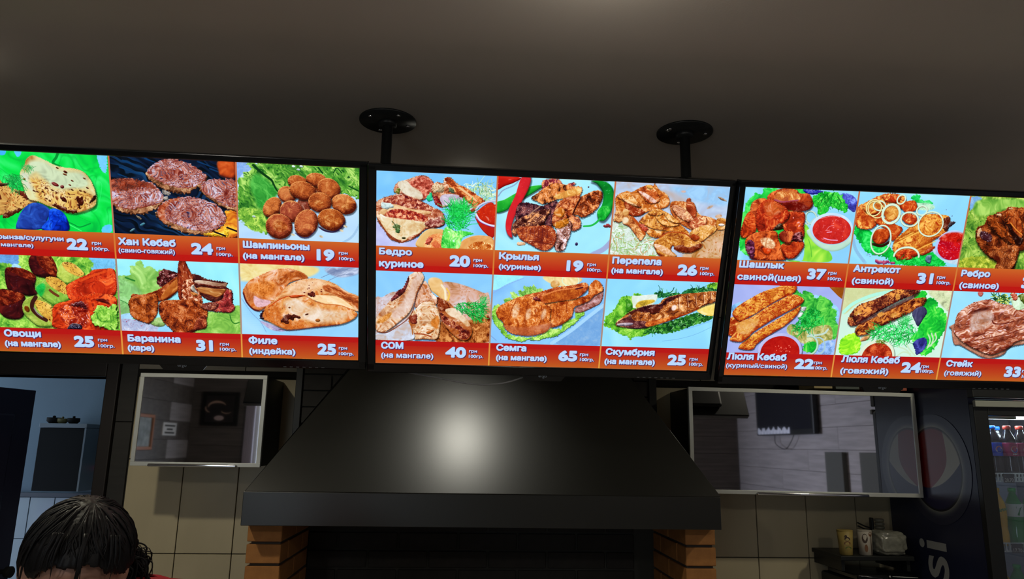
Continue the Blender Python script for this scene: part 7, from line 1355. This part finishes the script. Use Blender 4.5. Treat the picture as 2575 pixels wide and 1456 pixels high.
# bag of cup lids
bm = bmesh.new(); bmesh.ops.create_icosphere(bm, subdivisions=4, radius=1)
for v in bm.verts:
    p = v.co; q = Vector([math.copysign(abs(c)**.5, c) for c in p]); w = .05*math.sin(9*p.x+4*p.z)+.04*math.sin(13*p.z-7*p.y)+random.uniform(-.02, .02)
    v.co = Vector((1.862+q.x*.066*(1+w), 3.23+q.y*.06*(1+w), 1.1625+q.z*.05*(1+w*.6) if q.z > -.9 else 1.1125))
    v.co.z = max(v.co.z, 1.1125)
o = from_bm('plastic_bag', bm, mat('clear_crumpled_plastic', (.20, .20, .165), .22, spec=.7, var=.35, vs=60, bump=.6, bs=90), None, True); tag(o, 'crumpled clear plastic bag of lids at the right end of the black shelf', 'bag')
t = thing('lid_stack', (1.893, 3.33, 1.112), 'stack of ribbed plastic lids behind the plastic bag', 'lids')
for k in range(9): lathe('lid', [(.018, .016*k), (.021, .016*k+.004), (.021, .016*k+.009), (.018, .016*k+.012)], mat('lid_plastic', (.22, .21, .16), .4) , t, 18)
t = thing('tong', (1.83, 3.30, 1.2095), 'pair of black serving tongs lying over the plastic bag', 'tongs')
tube('arm', spline([(-.055, 0, .028), (-.02, 0, .012), (.012, 0, .004)]), .003, satin_m, t, 8); tube('arm', spline([(-.055, 0, .014), (-.02, 0, .0), (.012, 0, .002)]), .003, satin_m, t, 8); box('grip', .004, .016, -.012, .012, -.008, .05, satin_m, t, .004)
t = thing('switch_box', (1.936, 3.42, 1.07), 'small beige socket box on the tiles under the shelf end', 'socket'); box('case', -.009, .009, -.015, .02, 0, .042, mat('beige_plastic', (.5, .45, .32), .4), t, .002); box('line', -.008, .008, -.0156, -.014, .012, .015, white_m, t)
cm = thing('coffee_machine', (1.79, 3.23, .62), 'glossy black coffee machine top under the cup shelf', 'coffee machine')
box('body', -.15, .15, -.10, .18, 0, .40, satin_m, cm, .012); box('lid', -.135, .0, -.12, .14, .401, .425, black_m, cm, .006); box('hopper', .01, .14, -.11, .14, .401, .418, black_m, cm, .006)
tube('lid_rail', [(-.13, -.121, .424), (-.03, -.121, .413)], .0018, chrome_m, cm, 8); tube('lid_rail', [(.02, -.112, .419), (.13, -.112, .415)], .0015, alu_m, cm, 8); lathe('knob', [(.0, .0), (.006, .001), (.0055, .006), (.002, .009)], chrome_m, cm, 14, loc=(.005, -.118, .416))
box('worktop', 0, 0, 0, 0, 0, 0, satin_m).name = 'tmp'; bpy.data.objects.remove(bpy.data.objects['tmp'])
wt = thing('side_counter', (1.45, 3.13, FZ), 'dark counter block beneath the coffee machine', 'counter'); box('cabinet_body', -.49, .53, -.28, .31, 0, .755, satin_m, wt, .003); box('worktop', -.50, .54, -.30, .31, .756, .79, mat('dark_worktop', (.05, .05, .05), .3), wt, .004)
# ------------------------------------------------------------------ kitchen things seen through the doorway
blk = mat('deep_black', (.004, .005, .005), .6, spec=.2); pbm = mat('pale_blue_metal', (.22, .27, .30), .4)
t = thing('wall_cupboard', (-2.36, 4.73, 1.25), 'dark wall cupboard with pale edges hanging in the kitchen beyond the doorway', 'cupboard')
box('body', -.135, .124, -.18, .20, 0, .362, blk, t, .003); box('top_panel', -.137, .136, -.19, .20, .363, .388, pbm, t, .003); box('edge_strip', .125, .135, -.19, .20, 0, .362, pbm, t)
t = thing('kitchen_shelf', (-2.17, 4.85, 1.34), 'dark open shelf unit with pale top edge beside the wall cupboard', 'shelf')
box('back', -.07, .115, .05, .07, -.12, .30, matte_m, t); box('board', -.04, .115, -.08, .07, .26, .28, mat('pale_blue_metal', (.36, .42, .46), .4), t, .002); box('board', -.04, .115, -.08, .07, -.12, -.10, mat('violet_board', (.12, .10, .2), .4), t, .002); box('side', .105, .115, -.08, .07, -.12, .28, matte_m, t)
t = thing('appliance', (-2.19, 4.82, 1.241), 'dark brown kitchen appliance with red indicator light on the shelf', 'appliance'); box('case', -.07, .07, -.03, .07, 0, .17, mat('brown_case', (.05, .035, .03), .5), t, .004)
lathe('indicator_light', [(.001, 0), (.013, .001), (.013, .006), (.004, .010)], mat('red_light', (.5, .0, .05), .4, emit=(1, .02, .12), es=.7), t, 14).matrix_local = Matrix.Translation((-.02, -.03, .135)) @ Matrix.Rotation(R(90), 4, 'X')
box('green_strip', -.06, .02, -.034, -.029, .163, .168, mat('green_light', (.0, .2, .05), .4, emit=(.05, .5, .12), es=.25), t)
for x, r_, zz, lb, mm in ((-2.46, .038, .035, 'round black pot on top of the wall cupboard, left', matte_m), (-2.41, .03, .03, 'small olive bowl between two dark pots on the wall cupboard', mat('olive_bowl', (.14, .13, .05), .5)), (-2.345, .034, .034, 'round dark pot on the wall cupboard, right of the bowl', matte_m)):
    t = thing('pot', (x, 4.62, 1.638), lb, 'pot'); lathe('bowl', [(r_*.6, 0), (r_, zz*.4), (r_, zz), (r_*.9, zz)], mm, t, 24); lathe('knob', [(r_*.2, zz), (r_*.25, zz+.008), (r_*.1, zz+.012)], mm, t, 12)
t = thing('tray', (-2.15, 4.84, 1.6205), 'flat black tray on the kitchen shelf', 'tray'); box('tray_base', -.06, .08, -.06, .05, 0, .01, matte_m, t, .002); box('tray_rim', -.06, .08, -.06, .05, .011, .028, matte_m, t, .004)
# ------------------------------------------------------------------ things behind the camera that the mirror doors show
t = thing('wall_television', (XR-.02, -1.07, 1.70), 'black television on the right plank wall with torn film along its lower edge', 'television')
box('housing', -.05, .0, -.67, .67, 0, .72, satin_m, t, .006); box('display_panel', -.052, -.048, -.63, .63, .05, .69, mat('off_screen', (.012, .014, .02), .06, spec=.8), t)
bm = bmesh.new(); pr = None
for k in range(31):
    y = -.62+.8*k/30; z = .045+.018*math.sin(k*1.3)+.01*math.sin(k*2.9); cur = (bm.verts.new((-.058-.006*math.sin(k*2.1), y, .012)), bm.verts.new((-.060, y, z+.02)))
    if pr: bm.faces.new((pr[0], cur[0], cur[1], pr[1]))
    pr = cur
from_bm('film_strip', bm, mat('film', (.6, .62, .7), .15, spec=.8), t)
tube('cable', spline([(-.03, -.25, .0), (-.035, -.22, -.09), (-.035, 0, -.14), (-.035, .15, -.06), (-.03, .2, .0)]), .004, matte_m, t, 8)
t = thing('framed_picture', (-2.82, YB+.001, 1.725), 'square black-framed print of a pale cup on the rear plank wall', 'picture')
box('frame', -.21, .21, 0, .03, 0, .385, matte_m, t, .006); box('print', -.16, .16, .028, .032, .04, .345, mat('dark_art', (.012, .010, .010), .5), t)
bm = bmesh.new()
def arc(bm, cx, cz, rx, rz, w, a0, a1, y=.034, n=16):
    p = None
    for k in range(n+1):
        a = R(a0+(a1-a0)*k/n); c, s = math.cos(a), math.sin(a); ww = w*math.sin(math.pi*(k+.5)/(n+1))+.001
        cur = (bm.verts.new((cx+(rx-ww)*c, y, cz+(rz-ww)*s)), bm.verts.new((cx+(rx+ww)*c, y, cz+(rz+ww)*s)))
        if p: bm.faces.new((p[0], cur[0], cur[1], p[1]))
        p = cur
arc(bm, -.03, .215, .10, .055, .012, 20, 190); arc(bm, -.1, .2, .06, .05, .006, 160, 260); arc(bm, .08, .17, .06, .03, .004, 180, 330); from_bm('cup_outline', bm, mat('art_tan', (.42, .27, .2), .5), t)
bm = bmesh.new(); vs = [bm.verts.new((.0+.055*math.cos(R(22.5*k)), .034, .085+.028*math.sin(R(22.5*k)))) for k in range(16)]; bm.faces.new(vs); from_bm('saucer_spot', bm, mat('art_pink', (.5, .38, .38), .5), t)
t = thing('framed_picture', (XL, -1.2, 1.455), 'orange-brown framed landscape print on the left plank wall, seen in the small mirror door', 'picture')
fm = mat('orange_wood', (.38, .13, .04), .4); bm = bmesh.new()
for a in ((0, .03, -.25, .25, 0, .03), (0, .03, -.25, .25, .315, .345), (0, .03, -.25, -.22, .03, .315), (0, .03, .22, .25, .03, .315)): add_box(bm, *a, .003)
from_bm('frame', bm, fm, t); box('print', .004, .012, -.22, .22, .03, .315, mat('landscape_print', (.36, .42, .42), .5, var=.7, vs=14), t)
t = thing('wall_plaque', (XL, -1.90, 1.60), 'white plaque with three dark lines on the left plank wall', 'plaque')
box('plate', 0, .012, -.18, .18, 0, .135, white_m, t, .002); 
for k, (z, w) in enumerate(((.020, .13), (.056, .08), (.094, .14))): box('text_line', .0121, .0135, -w, w, z, z+.018, matte_m, t)
for y0, y1, lb in ((-.27, .035, 'narrow grey-brown upright sheet against the right plank wall below the television'), (.32, .64, 'wide dark grey-brown upright sheet against the right plank wall near the drinks fridge')):
    t = thing('upright_sheet', (XR-.03, (y0+y1)/2, FZ), lb, 'board'); h = (y1-y0)/2; box('sheet', -.02, .02, -h, h, 0, 1.705, mat('grey_brown_sheet', (.055, .055, .045), .7), t, .002); box('edge_trim', -.022, .022, -h, h, 1.7055, 1.71, mat('grey_brown_sheet', (.055, .055, .045), .7), t)  # plain grey-brown upright sheets set against the right wall
# ------------------------------------------------------------------ person bending over behind the counter (only the head rises into the frame)
def skin_mesh(V, E, RR, sub=2):
    me = bpy.data.meshes.new('s'); me.from_pydata(V, E, []); o = bpy.data.objects.new('s', me); COL.objects.link(o)
    o.modifiers.new('k', 'SKIN'); sk = me.skin_vertices[0] if me.skin_vertices else None
    if sk is None:
        bpy.context.view_layer.objects.active = o; bpy.ops.mesh.customdata_skin_add(); sk = me.skin_vertices[0]
    for i, r in enumerate(RR): sk.data[i].radius = (r, r) if not isinstance(r, tuple) else r; sk.data[i].use_root = (i == 0)
    sb = o.modifiers.new('u', 'SUBSURF'); sb.levels = sub; sb.render_levels = sub
    dg = bpy.context.evaluated_depsgraph_get(); dg.update(); m2 = bpy.data.meshes.new_from_object(o.evaluated_get(dg)); bpy.data.objects.remove(o); return m2
hc = Vector((-.686, 1.43, 1.320))                 # centre of the skull
HM = Matrix.Translation(hc) @ Matrix.Rotation(R(29), 4, 'Z') @ Matrix.Rotation(R(5), 4, 'Y') @ Matrix.Rotation(R(22), 4, 'X')   # head frame: face along -y, bowed and turned
pel = Vector((-.56, 1.86, .72)); che = Vector((-.585, 1.66, 1.10)); nk = Vector((-.60, 1.575, 1.235)); nk2 = HM @ Vector((0, .035, -.09))
V = [pel, (pel+che)/2+Vector((0, .03, 0)), che, nk, nk2]; E = [(0, 1), (1, 2), (2, 3), (3, 4)]; RR = [(.15, .12), (.135, .10), (.15, .11), .055, .052]
def chain(root, pts, rs):
    p = root
    for q, r in zip(pts, rs): V.append(Vector(q)); RR.append(r); E.append((p, len(V)-1)); p = len(V)-1
    return p
for s in (-1, 1):
    hip = pel+Vector((.09*s, 0, -.06)); chain(0, [hip, (hip.x, hip.y-.04, .32), (hip.x, hip.y+.03, -.09), (hip.x, hip.y-.09, -.145)], [.10, .062, .042, .036])
    sh_ = che+Vector((.18*s, -.03, .06)); el = sh_+Vector((.05*s, -.06, -.27)); wr_ = el+Vector((-.10*s, -.21, -.04)); pm = wr_+Vector((-.02*s, -.07, -.015))
    w = chain(2, [sh_, el, wr_, pm], [.062, .045, .028, (.032, .018)])
    for k, (dx, ln) in enumerate(((-.028, .060), (-.010, .072), (.009, .068), (.026, .052))):
        b = pm+Vector((dx, -.02, 0)); chain(w, [b, b+Vector((0, -ln*.5, -.008)), b+Vector((0, -ln*.9, -.03))], [.0095, .0088, .0075])
    b = wr_+Vector((-.035*s, -.03, -.005)); chain(w, [b, b+Vector((-.018*s, -.035, -.012))], [.012, .009])
body_me = skin_mesh([tuple(v) for v in V], E, RR)
bm = bmesh.new(); bm.from_mesh(body_me)
def ell(c, r, M=HM, sub=3):
    q = bmesh.ops.create_icosphere(bm, subdivisions=sub, radius=1)
    for v in q['verts']: v.co = M @ (Vector(c)+Vector((v.co.x*r[0], v.co.y*r[1], v.co.z*r[2])))
ell((0, .012, .02), (.076, .095, .088), sub=4); ell((0, -.03, -.045), (.060, .068, .070)); ell((0, -.055, -.095), (.030, .030, .024))
ell((0, -.104, -.035), (.011, .018, .022)); ell((0, -.092, -.005), (.0085, .014, .026)); ell((0, -.088, .022), (.052, .014, .012))
for s in (-1, 1):
    ell((.042*s, -.078, -.040), (.022, .018, .020)); ell((.078*s, .012, -.020), (.007, .018, .030)); ell((.083*s, .018, -.012), (.006, .016, .020)); ell((.010*s, -.100, -.044), (.008, .010, .007), sub=2)
ell((0, -.094, -.068), (.022, .008, .005)); ell((0, -.092, -.078), (.018, .009, .006))
mj = bpy.data.meshes.new('j'); bm.to_mesh(mj); bm.free(); oj = bpy.data.objects.new('j', mj); COL.objects.link(oj)
rm = oj.modifiers.new('r', 'REMESH'); rm.mode = 'VOXEL'; rm.voxel_size = .0055; sm_ = oj.modifiers.new('s', 'SMOOTH'); sm_.iterations = 3; sm_.factor = .5
dg = bpy.context.evaluated_depsgraph_get(); dg.update(); bodym = bpy.data.meshes.new_from_object(oj.evaluated_get(dg)); bpy.data.objects.remove(oj)
pr_ = thing('person', (pel.x, pel.y, FZ), 'black-haired person in red shirt bowing the head at lower left', 'person')
PO = Vector((pel.x, pel.y, FZ))
for v in bodym.vertices: v.co -= PO
bodym.materials.clear(); link('body', bodym, mat('skin', (.50, .27, .19), .5, var=.12, vs=40), pr_, True)
iH = HM.inverted()
def cloth(name, test, off, m, thick=True):
    b = bmesh.new(); b.from_mesh(bodym); kill = [f for f in b.faces if not test(f.calc_center_median()+PO)]
    bmesh.ops.delete(b, geom=kill, context='FACES'); b.normal_update()
    for v in b.verts: v.co += v.normal*off*(1+.35*math.sin(v.co.z*60+v.co.x*40)*math.sin(v.co.y*50))
    me = bpy.data.meshes.new(name); b.to_mesh(me); b.free(); me.materials.clear(); o = link(name, me, m, pr_, True); s_ = o.modifiers.new('s', 'SOLIDIFY'); s_.thickness = .003; s_.offset = -1; return o
def inneck(p): return (p-nk2).length < .075 or (iH @ p).z > -.13 and (iH @ p).length < .16
armlim = lambda p: p.z > .80 and not (p.y < che.y-.16)
red = mat('red_shirt', (.42, .008, .02), .8, var=.2, vs=30)
cloth('shirt', lambda p: p.z > .70 and not inneck(p) and p.y > 1.45 and p.z < 1.29, .010, red)
cloth('trousers', lambda p: -.12 < p.z < .72 and p.y > 1.62, .012, mat('black_trousers', (.012, .012, .014), .8))
cloth('shoe', lambda p: p.z <= -.11, .012, mat('black_shoe', (.01, .01, .01), .4))
tube('collar', [nk+Vector((.075*math.cos(a), .02+.065*math.sin(a), .025-.02*math.sin(a))) - PO for a in [R(20*k) for k in range(19)]], .012, red, pr_, 10)
tube('apron_strap', spline([che+Vector((.10, -.13, .05))-PO, che+Vector((.105, -.06, .13))-PO, che+Vector((.10, .06, .13))-PO, che+Vector((.08, .13, .0))-PO]), .012, matte_m, pr_, 8)
# hair: a combed shell with locks, a fringe and a loose tail at the nape
hair_m = mat('black_hair', (.008, .0075, .0085),   .5, spec=.35, var=.3, vs=60, stretch=(1, .2, 1))
b = bmesh.new(); q = bmesh.ops.create_icosphere(b, subdivisions=6, radius=1)
for v in list(q['verts']):
    d = v.co.normalized(); th = math.atan2(d.x, -d.y); front = max(0, -d.y); side = abs(d.x)
    lim = .34*front-.55*(1-front)+.25*max(0, side-.75)*(1 if d.y < .3 else 0)     # hair line
    r = Vector((d.x*.089, d.y*.108+.010, d.z*.104+.022))
    comb = math.sin(34*th+6*d.z+3*math.sin(5*d.z))*.0007*(1-abs(d.z)**3)+math.sin(15*th-7*d.z+1)*.0012*(1-abs(d.z)**4)+math.sin(61*th+9*d.z)*.0006
    r += d*comb
    k = (d.z-lim)
    if k < .06: r = r*(1-.14*min(1, (.06-k)/.2))
    v.co = HM @ r - PO; v.index = 0
kill = []
for f in b.faces:
    c = iH @ (f.calc_center_median()+PO); d = Vector((c.x/.092, (c.y-.01)/.108, (c.z-.022)/.104)).normalized(); front = max(0, -d.y)
    th = math.atan2(d.x, -d.y); zz = .40*front-.75*(1-front)+.05*math.sin(9*th)+.03*math.sin(23*th)
    if front < .45 and front > .0 and abs(d.x) > .8: zz = .02
    if d.x > .72 and d.z < .05 and d.y < .45: zz = 1
    if d.z < zz: kill.append(f)
bmesh.ops.delete(b, geom=kill, context='FACES'); o = from_bm('hair', b, hair_m, pr_, True); s_ = o.modifiers.new('s', 'SOLIDIFY'); s_.thickness = .006; s_.offset = -1
rg = random.Random(9)
b = bmesh.new()
for k in range(150):      # locks lying over the shell from the crown outwards
    a = rg.uniform(-math.pi, math.pi); fr0 = max(0, math.cos(a)); e0 = rg.uniform(.75, 1.5); e1 = rg.uniform(.42, .6) if fr0 > .5 else (rg.uniform(.1, .4) if .9 < a < 2.3 else rg.uniform(-.55, .2))
    pts = []
    for j in range(7):
        t = j/6; e = e0+(e1-e0)*t; aa = a+.18*math.sin(2*t+k)*t; d = Vector((math.sin(aa)*math.cos(e), -math.cos(aa)*math.cos(e), math.sin(e)))
        pts.append(HM @ (Vector((d.x*.0925, d.y*.1085+.010, d.z*.1045+.022))*(1+.006*math.sin(3*t+k))) - PO)
    add_tube(b, pts, rg.uniform(.0012, .0024), 5, taper=[.2, .8, 1, 1, .9, .7, .2])
from_bm('hair_locks', b, hair_m, pr_, True)
b = bmesh.new()
for k in range(16):
    x = (-.062+.004*k if k < 6 else (.040+.004*(k-6) if k < 11 else -.006+.0018*(k-11)))+rg.uniform(-.002, .002); P = [HM @ Vector((x*.85, -.066, .104)) - PO, HM @ Vector((x+rg.uniform(-.004, .004), -.092+4*x*x, .072)) - PO, HM @ Vector((x*1.02+.004*math.sin(k*3), -.100+4*x*x, .044+.008*math.sin(k*2.2)-(.030 if k > 10 else 0))) - PO]
    add_tube(b, spline(P, 4), rg.uniform(.0014, .003), 6, taper=[1, 1, 1, 1, .9, .7, .5, .3, .15])
from_bm('fringe', b, hair_m, pr_, True)
b = bmesh.new(); root = HM @ Vector((.055, .075, -.015))
for k in range(150):
    a = rg.uniform(0, 6.28); q = Vector((rg.gauss(0, .012), rg.gauss(0, .02), rg.gauss(0, .010))); L_ = rg.uniform(.03, .075)
    P = [root+q-PO, root+q+Vector((.02+.014*math.cos(a), .012, .004+.010*math.sin(a)))-PO, root+q+Vector((.036+.014*math.cos(a*2), .02, -.01-.1*(L_-.05)))-PO, root+q+Vector((.034+.02*math.sin(a), .02, -.01-L_))-PO]
    add_tube(b, spline(P, 4), rg.uniform(.0008, .0022), 4)
from_bm('hair_tail', b, hair_m, pr_, True)
# eyes closed downwards: lashes and brows
for s in (-1, 1):
    tube('eyebrow', spline([HM @ Vector((.018*s, -.1035, .022))-PO, HM @ Vector((.034*s, -.100, .027))-PO, HM @ Vector((.052*s, -.087, .020))-PO]), .0028, hair_m, pr_, 6)
    lathe_o = bmesh.new(); qq = bmesh.ops.create_icosphere(lathe_o, subdivisions=2, radius=1)
    for v in qq['verts']: v.co = HM @ (Vector((.033*s, -.083, -.002))+Vector((v.co.x*.014, v.co.y*.013, v.co.z*.011))) - PO
    from_bm('eye', lathe_o, mat('eye_white', (.55, .52, .5), .2), pr_, True)
